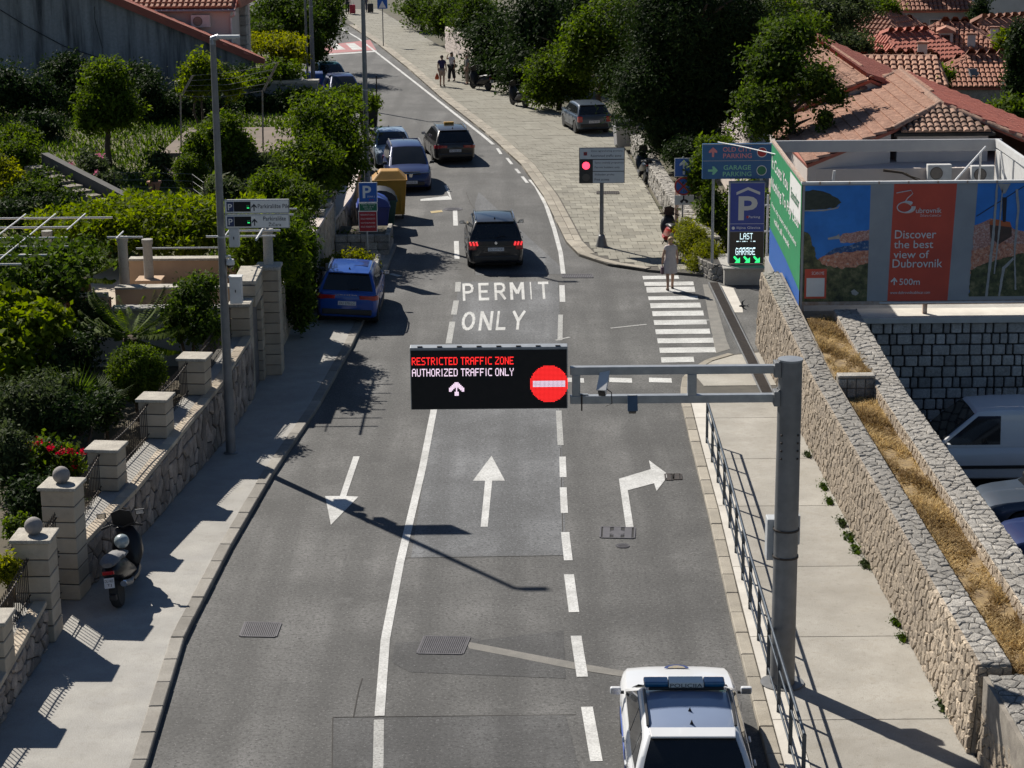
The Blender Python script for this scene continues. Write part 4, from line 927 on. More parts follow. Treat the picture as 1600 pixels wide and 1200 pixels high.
def car(name, label, cat, loc, rotz, paintm, L=4.4, W=1.82, H=1.5, belt=.92, hood=.92, hoodlen=1.1, ws=.75, rr=.35, deck=.12, gc=.2, wr=.33, fo=.85, wb=2.65, roofw=.70,
        clad=True, plate='DU 478-ZC', group=None, rails=None, lit=False, tilt=0, cuts=(.18, -.78), vanside=False, rear_lamp='wide', roof_panel=None, spoiler=True, glassy=True, front_plate=True):
    root = thing(name, label, cat, loc, rotz, group)
    if tilt: root.rotation_euler = (0, tilt, rotz)
    a = L/2; hw = W/2; ya = a-hoodlen; yb = ya-ws; yd = -a+deck; yc = yd+rr
    # lower body
    S = [(a,.62,.36,.50),(a-.03,.78,.27,.62),(a-.10,.88,.22,hood-.18),(a-.24,.945,gc,hood-.11),(a-.5,.98,gc,hood-.055),(lerp(a-.5,ya,.5),1,gc,hood-.02),(ya+.02,1,gc,hood+.015),(ya-.25,1,gc,belt),
         (0,1,gc,belt+.005),(-a*.55,1,gc,belt+.015),(-a+.5,.99,gc,belt+.02),(-a+.24,.965,gc+.02,belt+.02),(-a+.10,.92,gc+.05,belt),(-a+.03,.85,gc+.09,belt-.05),(-a,.72,gc+.16,belt-.14)]
    def ring(y, w, z0, z1):
        w *= hw; h = z1-z0; full = min(1, h/.5)
        half = [(0,z0),(w*.86,z0),(w*.955,z0+h*.07),(w*.985,z0+h*.3),(w,z0+h*.58),(w*.985,z0+h*.74),(w*.95,z0+h*.90),(w*.885,z0+h*.985),(w*.5,z1+.018*full),(0,z1+.026*full)]
        pts = half + [(-x, z) for x, z in half[-2:0:-1]] + [half[0]]
        return [(x, y, z) for x, z in pts]
    mb = MB(); loft(mb, [ring(*s) for s in S]); bo = mb.build('body', [paintm, M['black_matt']], root, local=True)
    bm = bmesh.new(); bm.from_mesh(bo.data); bmesh.ops.remove_doubles(bm, verts=bm.verts, dist=1e-4); bmesh.ops.recalc_face_normals(bm, faces=bm.faces); bm.to_mesh(bo.data); bm.free()
    yf = a-fo; yr = yf-wb; cut = MB()
    for y in (yf, yr):
        for s in (-1, 1): cut.lathe([(wr+.055,-.17),(wr+.055,.17)], 20, (s*(hw-.09), y, wr), Matrix.Rotation(rad(90),3,'Y'))
    cu = cut.build('cut', M['black_matt'], None)
    md = bo.modifiers.new('b', 'BOOLEAN'); md.operation = 'DIFFERENCE'; md.object = cu; md.solver = 'EXACT'
    sv = root.matrix_world.copy(); root.location = (0,0,0); root.rotation_euler = (0,0,0); bpy.context.view_layer.update()
    me = bpy.data.meshes.new_from_object(bo.evaluated_get(bpy.context.evaluated_depsgraph_get())); old = bo.data; bo.modifiers.clear(); bo.data = me; bpy.data.meshes.remove(old)
    bpy.data.objects.remove(cu); root.location = loc; root.rotation_euler = (0, tilt, rotz)
    if not len(me.materials): me.materials.append(paintm); me.materials.append(M['black_matt'])
    for p in me.polygons:
        c = p.center
        ins = any(math.hypot(c.y-y, c.z-wr) < wr+.06 for y in (yf, yr)) and abs(c.x) < hw-.02 and (abs(p.normal.x) < .5 or abs(c.x) < hw-.2)
        p.material_index = 1 if ins or c.z < gc+.01 else 0
    me.polygons.foreach_set('use_smooth', [True]*len(me.polygons)); me.set_sharp_from_angle(angle=rad(32))
    for y in (yf, yr):
        for s in (-1, 1): add_wheel(root, s*(hw-.12), y, wr, .21, s)
    if clad:
        for s in (-1, 1):
            MB().box(min(s*(hw-.02), s*(hw+.006)), max(s*(hw-.02), s*(hw+.006)), yr+wr+.06, yf-wr-.06, gc-.01, gc+.16).build('sill_trim', M['black'], root, local=True, bevel=.008, seg=1)
    # cabin
    zb = belt-.03; zt = H-.055; wB = hw*.925; wT = hw*roofw
    wz = lambda z: lerp(wB, wT, max(0, min(1, (z-zb)/(zt-zb)))**1.15)
    prof = [(ya+.06, zb), (lerp(ya,yb,.5), lerp(zb,zt,.52)), (yb, zt-.015), (lerp(yb,yc,.2), zt+.025), (lerp(yb,yc,.5), zt+.035), (lerp(yb,yc,.8), zt+.015), (yc, zt-.02), (lerp(yc,yd,.5), lerp(zt,zb,.42)), (yd, zb)]
    rings = []
    for y, z in prof:
        w = wz(z) if z > zb+.01 else wB; t = max(0, (z-zb)/(zt-zb)); c = .03*t
        seg = [(wB, zb)] + [(wz(lerp(zb, z, q)), lerp(zb, z, q)) for q in (.5, .9)] + [(w-.02-.03*t, z+.004), (w*.5, z+c*.8), (0, z+c)]
        pts = seg + [(-x, zz) for x, zz in seg[-2::-1]]
        rings.append([(x, y, zz) for x, zz in pts])
    mb = MB(); loft(mb, rings); cab = mb.build('cabin', paintm, root, local=True)
    bm = bmesh.new(); bm.from_mesh(cab.data); bmesh.ops.remove_doubles(bm, verts=bm.verts, dist=1e-3); bmesh.ops.recalc_face_normals(bm, faces=bm.faces); bm.to_mesh(cab.data); bm.free()
    bm = bmesh.new(); bm.from_mesh(cab.data); es = [e for e in bm.edges if len(e.link_faces) == 2 and e.calc_face_angle(0) > rad(24) and min(v.co.z for v in e.verts) > zb+.02]
    bmesh.ops.bevel(bm, geom=es, offset=.045, segments=3, profile=.5, affect='EDGES', clamp_overlap=True); bm.to_mesh(cab.data); bm.free()
    cab.data.polygons.foreach_set('use_smooth', [True]*len(cab.data.polygons)); cab.data.set_sharp_from_angle(angle=rad(35))
    if roof_panel is not None:
        cab.data.materials.append(roof_panel)
        for p in cab.data.polygons:
            if p.normal.z > .93 and yc+.1 < p.center.y < yb: p.material_index = 1
    def pane(yz, name='side_window', s=1):
        mb = MB(); n = len(yz); o = [(s*(wz(z)+.010), y, z) for y, z in yz]; i = [(s*(wz(z)-.02), y, z) for y, z in yz]
        mb.add(o+i, [tuple(range(n))]+[(q, (q+1) % n, n+(q+1) % n, n+q) for q in range(n)]); return mb.build(name, M['glass'], root, local=True)
    z0, z1 = belt+.035, H-.15
    fA = lambda z: lerp(ya+.06, yb, (z-zb)/(zt-zb))-.12; fD = lambda z: lerp(yd, yc, (z-zb)/(zt-zb))+.17
    y1, y2 = cuts; y1 = yb-.02+y1*0-(.55 if y1 else 0); y2 = y1-.82
    for s in (-1, 1):
        if vanside:
            pane([(fA(z0),z0),(fA(z1),z1),(yb-.55,z1),(yb-.55,z0)], s=s); continue
        pane([(fA(z0),z0),(fA((z0+z1)/2),(z0+z1)/2),(fA(z1),z1),(y1+.025,z1+.01),(y1+.025,z0)], s=s)
        pane([(y1-.025,z0),(y1-.025,z1+.01),(y2+.025,z1),(y2+.025,z0)], s=s)
        if y2-fD(z0) > .15: pane([(y2-.025,z0+.01),(y2-.025,z1),(max(fD(z1), fD(z0)+.05) if rr > .3 else fD(z1),z1-.03),(fD(z0)+.03,z0+.05)], s=s)
        xs_ = s*(hw*.995)
        for yy in (ya-.32, y1, y2+.02):   # door seams
            MB().box(min(xs_, xs_+s*.004), max(xs_, xs_+s*.004), yy-.006, yy+.006, gc+.16, belt-.09).build('door_seam', M['black_matt'], root, local=True)
        for yy in (y1+.12, y2+.14): MB().obox((s*(hw+.008), yy, belt-.14), (.03,.17,.03)).build('door_handle', paintm, root, local=True, bevel=.008, seg=1)
    def screen(y0, za, y1_, zb_, name, ins=.10, t0=.07, t1=.93):
        mb = MB(); rows = []
        n = Vector((0, (zb_-za), -(y1_-y0))).normalized(); n = n if n.z > 0 else -n
        for t in (t0, (t0+t1)/2, t1):
            y = lerp(y0, y1_, t); z = lerp(za, zb_, t); w = wz(z)-ins; c = .03*max(0, (z-zb)/(zt-zb))
            bul = .036 if 0.2 < t < .8 else .006
            rows.append([Vector((x, y, z+c*(1-abs(x)/wz(z))))+n*(.014+bul) for x in (-w, -w*.5, 0, w*.5, w)])
        k = 5; mb.add([p for r in rows for p in r], [(i*k+j, i*k+j+1, (i+1)*k+j+1, (i+1)*k+j) for i in range(2) for j in range(4)])
        lo = [[p-n*.03 for p in r] for r in rows]; b = [rows[0][0],rows[0][-1],rows[2][-1],rows[2][0]]; q = [lo[0][0],lo[0][-1],lo[2][-1],lo[2][0]]
        mb.add(b+q, [(0,1,5,4),(1,2,6,5),(2,3,7,6),(3,0,4,7)])
        return mb.build(name, M['glass'], root, local=True, smooth=50)
    screen(ya+.06, zb, yb, zt, 'windscreen')
    if not vanside: rw = screen(yd, zb, yc, zt, 'rear_window', .09, .12, .90)
    if not vanside:
        MB().tube([(.0,yd-.01,belt+.06),(.14,yd+.03,belt+.11),(.32,yd+.03,belt+.12)], .012, 5).build('wiper', M['black'], root, local=True)
    if spoiler: MB().add([(-wT+.05,yc+.12,zt+.035),(wT-.05,yc+.12,zt+.035),(wT-.07,yc-.13,zt+.005),(-wT+.07,yc-.13,zt+.005),(-wT+.05,yc+.12,zt-.01),(wT-.05,yc+.12,zt-.01),(wT-.07,yc-.13,zt-.025),(-wT+.07,yc-.13,zt-.025)],
             [(0,3,2,1),(4,5,6,7),(0,1,5,4),(1,2,6,5),(2,3,7,6),(3,0,4,7)]).build('roof_spoiler', paintm, root, local=True, bevel=.012)
    # mirrors
    for s in (-1, 1):
        m = MB().obox((s*(hw+.08), ya-.22, belt+.06), (.17,.09,.115)).build('mirror', paintm if not clad else M['black'], root, local=True, bevel=.03)
        MB().obox((s*(hw+.08), ya-.268, belt+.06), (.135,.012,.085)).build('mirror_glass', M['chrome'], m, local=True)
        MB().obox((s*(hw-.0), ya-.2, belt+.02), (.1,.04,.04)).build('mirror_arm', M['black'], m, local=True)
    # lamps, plates, bumpers
    for s in (-1, 1):
        lm = M['lamp_lit'] if lit else M['lamp_red']
        if rear_lamp == 'wide':
            pth = [(.42,-.018),(.66,-.012),(.82,.012),(.905,.06),(.965,.14),(1.0,.26)]; zl, zh = belt-.20, belt-.07; vv = []
            for fx, dy in pth: vv += [(s*hw*fx,-a+dy-.012,zl+.03*(fx < .7)),(s*hw*fx*.99,-a+dy-.006,zh),(s*hw*(fx-.12),-a+dy+.12,zl),(s*hw*(fx-.12),-a+dy+.12,zh)]
            n_ = len(pth); MB().add(vv, [(4*i,4*i+4,4*i+5,4*i+1) for i in range(n_-1)]+[(4*i+1,4*i+5,4*i+7,4*i+3) for i in range(n_-1)]+[(4*i,4*i+2,4*i+6,4*i+4) for i in range(n_-1)]+[(0,1,3,2),(4*n_-4,4*n_-2,4*n_-1,4*n_-3)]).build('tail_lamp', lm, root, local=True, smooth=40)
        else:
            MB().obox((s*hw*.82, -a+.07, belt-.18), (hw*.26,.2,.26)).build('tail_lamp', lm, root, local=True, bevel=.03)
        MB().add([(s*hw*.50,a-.075,hood-.30),(s*hw*.86,a-.20,hood-.28),(s*hw*.93,a-.42,hood-.15),(s*hw*.80,a-.26,hood-.115),(s*hw*.52,a-.115,hood-.17),
                  (s*hw*.5,a-.35,hood-.30),(s*hw*.7,a-.45,hood-.28),(s*hw*.8,a-.5,hood-.15),(s*hw*.75,a-.45,hood-.13),(s*hw*.52,a-.35,hood-.18)], [(0,1,2,3,4),(0,5,6,1),(1,6,7,2),(2,7,8,3),(3,8,9,4),(4,9,5,0)]).build('headlamp', M['lamp_clear'], root, local=True)
    MB().add([(-hw*.48,a-.045,hood-.28),(hw*.48,a-.045,hood-.28),(hw*.42,a-.085,hood-.15),(-hw*.42,a-.085,hood-.15),(-hw*.48,a-.2,hood-.28),(hw*.48,a-.2,hood-.28),(hw*.42,a-.2,hood-.15),(-hw*.42,a-.2,hood-.15)],
             [(0,1,2,3),(0,4,5,1),(3,2,6,7),(0,3,7,4),(1,5,6,2)]).build('grille', M['black'], root, local=True)
    MB().obox((0, a-.02, .38), (W*.62,.1,.16)).build('front_intake', M['black'], root, local=True, bevel=.02)
    MB().obox((0, -a+.06, gc+.22), (W*.8,.16,.18)).build('rear_bumper_trim', M['black'] if clad else paintm, root, local=True, bevel=.04)
    for s in ((-1, 1) if front_plate else (-1,)):
        y = -a-.012 if s < 0 else a+.036; z = belt-.30 if s < 0 else .44
        pl = MB().obox((0, y, z), (.52,.022,.115)).build('number_plate', M['plate'], root, local=True)
        mb = MB(); letters(mb, plate, (-.22 if s < 0 else .22, y+s*.0125, z-.035), (1 if s < 0 else -1,0,0), (0,0,1), .07, .44, .0); mb.build('plate_letters', M['ink'], pl, local=True)
    if rails:
        for s in (-1, 1):
            MB().tube([(s*(wT-.04),yb-.15,zt+.02),(s*(wT-.04),yb-.3,zt+.075),(s*(wT-.035),(yb+yc)/2,zt+.09),(s*(wT-.04),yc+.35,zt+.07),(s*(wT-.04),yc+.2,zt+.02)], .022, 6).build('roof_rail', rails, root, local=True, smooth=50)
    MB().add([(0,yc+.36,zt+.035),(-.03,yc+.22,zt+.03),(.03,yc+.22,zt+.03),(0,yc+.2,zt+.11)], [(0,1,3),(0,3,2),(1,2,3),(0,2,1)]).build('antenna_fin', M['black'], root, local=True)
    MB().box(-hw*.7, hw*.7, -a*.85, a*.85, .14, .3).build('underbody', M['black_matt'], root, local=True)
    root['dims'] = (a, hw, H, zt, wT); del root['dims']
    return root, dict(a=a, hw=hw, zt=zt, wT=wT, ya=ya, yb=yb, yc=yc, yd=yd, belt=belt, wz=wz)
# police estate
P_WHITE = paint('car_white', (.68,.69,.7)); P_BLACK = paint('car_black', (.012,.014,.018)); P_BLUE = paint('car_blue', (.008,.065,.32), .15); P_NAVY = paint('car_navy', (.015,.03,.11), .1)
P_TAXI = paint('car_dark_brown', (.022,.02,.02)); P_SLATE = paint('car_slate', (.06,.08,.11), .2); P_SILVER = paint('car_silver', (.28,.29,.31), .4); P_TEAL = paint('car_teal', (.02,.13,.17), .2); P_PALE = paint('car_pale_blue', (.3,.38,.48), .2)
r, q = car('police_car', 'white police estate car with a blue light bar in the right lane', 'police car', (2.52,28.55,0), rad(-1), P_WHITE, L=4.69, W=1.83, H=1.49, hood=.95, belt=.94, hoodlen=1.3, ws=1.12, rr=.55, deck=.08, rails=M['black'], clad=False, plate='PU 214-DU', roofw=.72, roof_panel=paint('car_roof_blue', (.2,.25,.36)))
P_LBLUE = pm('beacon_blue', rgb(.01,.12,.26), rgb(.01,.09,.2), 8, .2, coat=.6)
zt = q['zt']; yb = q['yb']-.12
lb = MB().box(-.55,.55,yb-.15,yb+.15,zt+.06,zt+.10).build('light_bar', M['black'], r, local=True, bevel=.01)
for s in (-1, 1): MB().box(min(s*.26,s*.62),max(s*.26,s*.57),yb-.12,yb+.12,zt+.09,zt+.17).build('beacon', P_LBLUE, lb, local=True, bevel=.03)
MB().box(-.255,.255,yb-.14,yb+.11,zt+.07,zt+.175).build('centre_panel', pm('panel_cream', rgb(.75,.73,.66), None, 3, .4), lb, local=True, bevel=.015)
mb = MB(); letters(mb, 'POLICIJA', (-.235, yb-.1435, zt+.085), (1,0,0), (0,0,1), .075, .47, .0); mb.build('letters', M['ink'], lb, local=True)
for y in (yb-.2, ): MB().tube([(-.5,y,zt+.02),(.5,y,zt+.02)], .012).build('bar_mount', M['black'], lb, local=True)
MB().add([(0,q['yc']+.75,zt+.05),(-.03,q['yc']+.62,zt+.05),(.03,q['yc']+.62,zt+.05),(0,q['yc']+.6,zt+.13)], [(0,1,3),(0,3,2),(1,2,3),(0,2,1)]).build('antenna_fin', M['black'], r, local=True)
mb = MB(); yE = q['a']-.42
em = MB(); zE = .925
for rad_, mm in ((.17, 0), (.12, 1)):
    n = 14; em.add([(rad_*1.15*math.cos(math.pi*i/(n-1)), yE+rad_*.9*math.sin(math.pi*i/(n-1))-.06, zE+.004*(1+mm)) for i in range(n)], [tuple(range(n))], mm)
em.build('bonnet_emblem', [pm('emblem_blue', rgb(.03,.05,.16), None, 5, .4), pm('emblem_gold', rgb(.45,.36,.14), rgb(.2,.2,.25), 30, .4)], r, local=True)
mb = MB(); 
for s in (-1, 1): MB().box(min(s*.913,s*.919),max(s*.913,s*.919),-1.2,1.0,.52,.66).build('blue_stripe', pm('stripe_blue', rgb(.02,.08,.4), None, 5, .4), r, local=True)
# crossover driving away
r, q = car('black_crossover', 'black crossover with three-bar red tail lights driving away past the permit only lettering', 'car', (-.60,68.75,0), rad(3), P_BLACK, L=4.45, W=1.86, H=1.62, hood=1.02, belt=1.02, hoodlen=1.1, ws=.8, rr=.42, deck=.1, wr=.36, rails=M['chrome'], lit=False, roofw=.72, plate='DU 517-LK', rear_lamp='none')
for s in (-1, 1):
    for i in range(3): MB().obox((s*(.62+i*.105), -2.235+.02*i, .915), (.055,.14,.13), Matrix.Rotation(rad(18*s), 3, 'Y')).build('lamp_claw', M['lamp_lit'], r, local=True, bevel=.01)
MB().obox((0,-2.2,.915), (1.75,.07,.16)).build('tail_panel', M['black'], r, local=True, bevel=.02); MB().obox((0,-2.2,.46), (1.2,.06,.02)).build('bumper_strip', M['chrome'], r, local=True)
MB().lathe([(.001,0),(.05,0),(.045,.012),(.001,.012)], 12, (0,-2.24,.93), Matrix.Rotation(rad(90),3,'X')).build('badge', M['chrome'], r, local=True)
# blue parked crossover
r, q = car('blue_crossover', 'bright blue crossover parked half on the left pavement', 'car', (-4.78,60.55,.055), rad(0), P_BLUE, L=4.24, W=1.80, H=1.56, hood=.98, belt=.98, hoodlen=1.08, ws=.78, rr=.40, deck=.1, wr=.34, rails=M['chrome'], roofw=.72, plate='DU 578-LG', tilt=rad(3.2))
MB().box(.1,.5,-.95,-.25,q['zt']+.047,q['zt']+.056).build('roof_panel', pm('roof_film', rgb(.01,.02,.12), None, 3, .3, coat=.6), r, local=True)
mb = MB(); letters(mb, 'SKODA', (-.3,-2.135,.90), (1,0,0), (0,0,1), .04, .6, 0); mb.build('badge', M['chrome'], r, local=True)
# taxi
r, q = car('taxi_car', 'dark estate car with a taxi roof sign driving away', 'taxi', (-2.75,92.2,0), rad(9), P_TAXI, L=4.77, W=1.83, H=1.5, hoodlen=1.15, ws=.85, rr=.55, deck=.1, rails=M['chrome'], roofw=.71, plate='DU 305-OS', clad=False)
tb = MB().box(-.22,.22,-.35,-.2,q['zt']+.06,q['zt']+.17).build('taxi_sign', pm('taxi_yellow', rgb(.55,.3,.03), None, 4, .5), r, local=True, bevel=.02)
mb = MB(); letters(mb, 'TAXI', (-.16,-.352,q['zt']+.085), (1,0,0), (0,0,1), .06, .32, 0); mb.build('letters', M['ink'], tb, local=True)
# people carrier facing the camera
r, q = car('blue_people_carrier', 'navy people carrier parked on the left facing the camera behind the yellow container', 'car', (-4.25,84.6,0), rad(187), P_NAVY, L=4.5, W=1.75, H=1.68, hood=1.0, belt=1.0, hoodlen=.98, ws=.95, rr=.3, deck=.08, rails=M['galv_dark'], roofw=.76, plate='DU 623-GL')
MB().tube([(-.75,2.19,.81),(0,2.215,.79),(.75,2.19,.81)], .022, 6).build('grille_bar', M['chrome'], r, local=True); MB().add([(-.08,2.24,.76),(.08,2.24,.76),(.05,2.24,.64),(-.05,2.24,.64)], [(0,1,2,3)]).build('badge', M['chrome'], r, local=True)
car('parked_car', 'pale blue car hidden behind the navy people carrier, only its roof showing', 'car', (-5.2,90.6,0), rad(188), P_PALE, L=4.1, W=1.72, H=1.46, rr=.5, roofw=.74)
car('parked_car', 'dark blue car parked beyond the vine-topped wall on the left', 'car', (-9.0,112.0,0), rad(192), P_NAVY, L=4.3, W=1.78, H=1.6, ws=.85, rr=.4)
car('parked_car', 'teal car at the far end of the parked row, light on its windscreen', 'car', (-10.3,119.4,0), rad(192), P_TEAL, L=4.2, W=1.75, H=1.5, rr=.45)
car('hatchback', 'old slate grey hatchback parked on the far pavement under the dark trees', 'car', (3.65,100.5,PZ), rad(11), P_SLATE, L=4.0, W=1.68, H=1.42, hood=.9, belt=.9, hoodlen=1.05, ws=.6, rr=.42, deck=.06, roofw=.78, clad=True, wr=.3, rear_lamp='box', plate='DU 981-BN', wb=2.48)
r, q = car('white_van', 'white panel van parked in the lower car park, nose to the left', 'van', (11.9,48.85,-1.7), rad(90), P_WHITE, L=4.75, W=1.88, H=1.93, hood=1.12, belt=1.05, hoodlen=.75, ws=.95, rr=.1, deck=.03, roofw=.84, vanside=True, wr=.33, clad=False, wb=2.95, spoiler=False)
for s in (-1, 1): MB().box(min(s*.93,s*.955),max(s*.93,s*.955),-1.6,1.3,.5,.58).build('side_moulding', M['black'], r, local=True)
car('parked_car', 'slate grey car in the lower car park just in front of the white van', 'car', (12.7,44.9,-1.7), rad(90), P_SLATE, L=4.3, W=1.78, H=1.45)
car('parked_car', 'dark navy car in the lower car park nearest the planter wall', 'car', (12.6,42.3,-1.7), rad(90), P_NAVY, L=4.2, W=1.76, H=1.45)
# ================================================================ SCOOTERS
def scooter(label, loc, rotz, bodym, big=1.0, seatm=None, lean=.1, helmet=False, plate=True, box=False, group="scooters and motorcycles", shieldm=None):
    root = thing('motor_scooter', label, 'scooter', loc, rotz, group); root.rotation_euler = (0, lean, rotz); k = big; wr = .27*k
    for nm, y in (('rear_wheel', -.68*k), ('front_wheel', .74*k)):
        rot = Matrix.Rotation(rad(90),3,'Y'); w = .075*k if y < 0 else .06*k
        h = MB().lathe([(wr*.62,-w),(wr*.9,-w),(wr,-w*.45),(wr,w*.45),(wr*.9,w),(wr*.62,w)], 22, (0,y,wr), rot).build(nm, M['rubber'], root, local=True, smooth=50)
        mb = MB().lathe([(.001,w*.5),(wr*.2,w*.5),(wr*.2,-w*.5),(.001,-w*.5)], 12, (0,y,wr), rot).lathe([(wr*.56,-w*.8),(wr*.64,-w*.8),(wr*.64,w*.8),(wr*.56,w*.8)], 20, (0,y,wr), rot)
        for i in range(5):
            a = i*1.257; mb.obox(Vector((0,y,wr))+Matrix.Rotation(a,3,'X') @ Vector((0,0,wr*.38)), (w*.7,wr*.12,wr*.5), Matrix.Rotation(a,3,'X'))
        mb.build('rim', M['alloy'], h, local=True)
    def shell(name, st, m, parent=root):   # stations (y, z0, z1, halfwidth)
        mb = MB(); rings = []
        for y, z0, z1, w in st:
            h = z1-z0; half = [(0,z0),(w*.7,z0+h*.05),(w,z0+h*.35),(w*.95,z0+h*.7),(w*.6,z0+h*.97),(0,z1)]
            rings.append([(x*k, y*k, z*k) for x, z in half+[(-x, z) for x, z in half[-2:0:-1]]+[half[0]]])
        loft(mb, rings); return mb.build(name, m, parent, local=True, smooth=45)
    shell('tail_body', [(-1.0,.66,.74,.06),(-.9,.58,.8,.14),(-.6,.42,.82,.19),(-.25,.34,.76,.2),(.05,.3,.55,.2),(.2,.28,.42,.18)], bodym)
    shell('footboard', [(-.1,.2,.34,.2),(.2,.18,.33,.21),(.5,.2,.42,.19)], bodym)
    shell('front_shield', [(.36,.3,.5,.2),(.46,.3,.85,.26),(.58,.34,1.0,.27),(.7,.42,1.02,.2),(.84,.55,.86,.1),(.9,.62,.74,.04)], shieldm or bodym)
    shell('seat', [(-.98,.8,.88,.09),(-.85,.79,.93,.16),(-.5,.79,.9,.18),(-.42,.75,.85,.18),(-.1,.72,.82,.17),(.04,.66,.74,.1)], seatm or M['black'])
    shell('front_mudguard', [(.5,.42,.5,.07),(.7,.5,.58,.08),(.9,.46,.54,.07),(1.0,.34,.42,.06)], bodym)
    MB().tube([(-.33*k,.42*k,1.06*k),(-.2*k,.5*k,1.08*k),(0,.52*k,1.02*k),(.2*k,.5*k,1.08*k),(.33*k,.42*k,1.06*k)], .016*k, 6).build('handlebar', M['black'], root, local=True)
    for s in (-1, 1):
        MB().tube([(s*.36*k,.40*k,1.055*k),(s*.24*k,.465*k,1.075*k)], .022*k, 6).build('grip', M['rubber'], root, local=True)
        mi = MB().tube([(s*.22*k,.5*k,1.08*k),(s*.3*k,.5*k,1.22*k)], .008*k, 5).obox((s*.34*k,.5*k,1.27*k), (.16*k,.03*k,.09*k)).build('mirror', M['black'], root, local=True)
        MB().obox((s*.34*k,.48*k,1.27*k), (.13*k,.006*k,.07*k)).build('mirror_glass', M['chrome'], mi, local=True)
        MB().tube([(s*.07*k,.74*k,wr),(s*.07*k,.62*k,.75*k)], .022*k, 6).build('fork_leg', M['galv_dark'], root, local=True)
    MB().add([(-.2*k,.62*k,1.0*k),(.2*k,.62*k,1.0*k),(.17*k,.5*k,1.3*k),(0,.47*k,1.36*k),(-.17*k,.5*k,1.3*k),(-.2*k,.635*k,1.0*k),(.2*k,.635*k,1.0*k),(.17*k,.515*k,1.3*k),(0,.485*k,1.36*k),(-.17*k,.515*k,1.3*k)],
             [(0,1,2,3,4),(9,8,7,6,5),(0,5,6,1),(1,6,7,2),(2,7,8,3),(3,8,9,4),(4,9,5,0)]).build('screen', M['black'], root, local=True)
    ex = MB().tube([(.17*k,-.15*k,.3*k),(.2*k,-.45*k,.34*k),(.21*k,-.85*k,.46*k),(.21*k,-.92*k,.49*k)], [.03*k,.055*k,.06*k,.045*k], 10).build('exhaust', M['galv_dark'], root, local=True, smooth=40)
    MB().lathe([(.055*k,0),(.058*k,.03*k),(.04*k,.03*k)], 12, (.21*k,-.92*k,.49*k), Matrix.Rotation(rad(100),3,'X')).build('exhaust_tip', M['chrome'], ex, local=True)
    MB().obox((0,-1.0*k,.72*k), (.2*k,.05*k,.06*k)).build('tail_lamp', M['lamp_red'], root, local=True, bevel=.01)
    MB().obox((0,.9*k,.78*k), (.16*k,.05*k,.1*k)).build('headlamp', M['lamp_clear'], root, local=True, bevel=.02)
    MB().tube([(-.1*k,-.1*k,.28*k),(-.2*k,.0,.02)], .014*k, 5).build('side_stand', M['iron'], root, local=True)
    MB().obox((-.0,-.72*k,wr), (.12*k,.6*k,.1*k)).build('swing_arm', M['black'], root, local=True, bevel=.02)
    if plate:
        pl = MB().obox((0,-1.06*k,.56*k), (.17*k,.012,.17*k), Matrix.Rotation(rad(-18),3,'X')).build('number_plate', M['plate'], root, local=True)
        mb = MB(); rm = Matrix.Rotation(rad(-18),3,'X')
        letters(mb, 'DU 465', Vector((0,-1.06*k,.56*k))+rm @ Vector((-.07*k,-.0075,.01*k)), (1,0,0), rm @ Vector((0,0,1)), .05*k, .14*k, 0)
        letters(mb, 'TJ', Vector((0,-1.06*k,.56*k))+rm @ Vector((-.04*k,-.0075,-.065*k)), (1,0,0), rm @ Vector((0,0,1)), .05*k, .08*k, 0); mb.build('plate_letters', M['ink'], pl, local=True)
    if box: MB().obox((0,-.85*k,1.06*k), (.42*k,.38*k,.3*k)).build('top_box', M['black'], root, local=True, bevel=.05)
    return root
a = G(188,946,PZ); b = G(232,868,PZ); d = (b-a).normalized(); c = a+d*.68
scooter('big black scooter with a quilted grey seat parked against the left garden wall', (c.x, c.y, PZ), math.atan2(d.y, d.x)-rad(90), paint('scooter_black', (.012,.012,.014), 0, .15), 1.08, pm('seat_quilt', rgb(.16,.16,.165), rgb(.11,.11,.115), 20, .6), -.12)
root = thing('helmet', 'silver grey helmet resting on the big black scooter', 'helmet', (c.x-.02, c.y-.05, PZ+.9))
p = Vector((c.x-.06, c.y+.02, PZ+1.0)); MB().ball(p, .14, 18, 12, (1,1.1,.95)).build('shell', pm('helmet_grey', rgb(.3,.36,.38), rgb(.24,.29,.3), 4, .35, coat=.6), root, smooth=60)
MB().obox(p+Vector((0,.1,.0)), (.2,.08,.09)).build('visor', M['black'], root, bevel=.03)
def sp(px, py, z=PZ): return tuple(G(px, py, z))
scooter('red scooter parked beside the round no-stopping sign', sp(1043,383), rad(2), paint('scooter_red', (.35,.02,.015)), .95, shieldm=M['black'])
scooter('black scooter parked by the low stone wall under the dark trees', sp(1004,280), rad(6), paint('scooter_black2', (.015,.015,.018)), 1.0)
scooter('motorcycle parked in front of the hedge near the three standing people', sp(752,140), rad(38), M['black'], 1.0, lean=-.1)
scooter('motorcycle in the shade of the far hedge, left of the grey hatchback', sp(812,166), rad(28), M['black'], 1.0, lean=-.1)
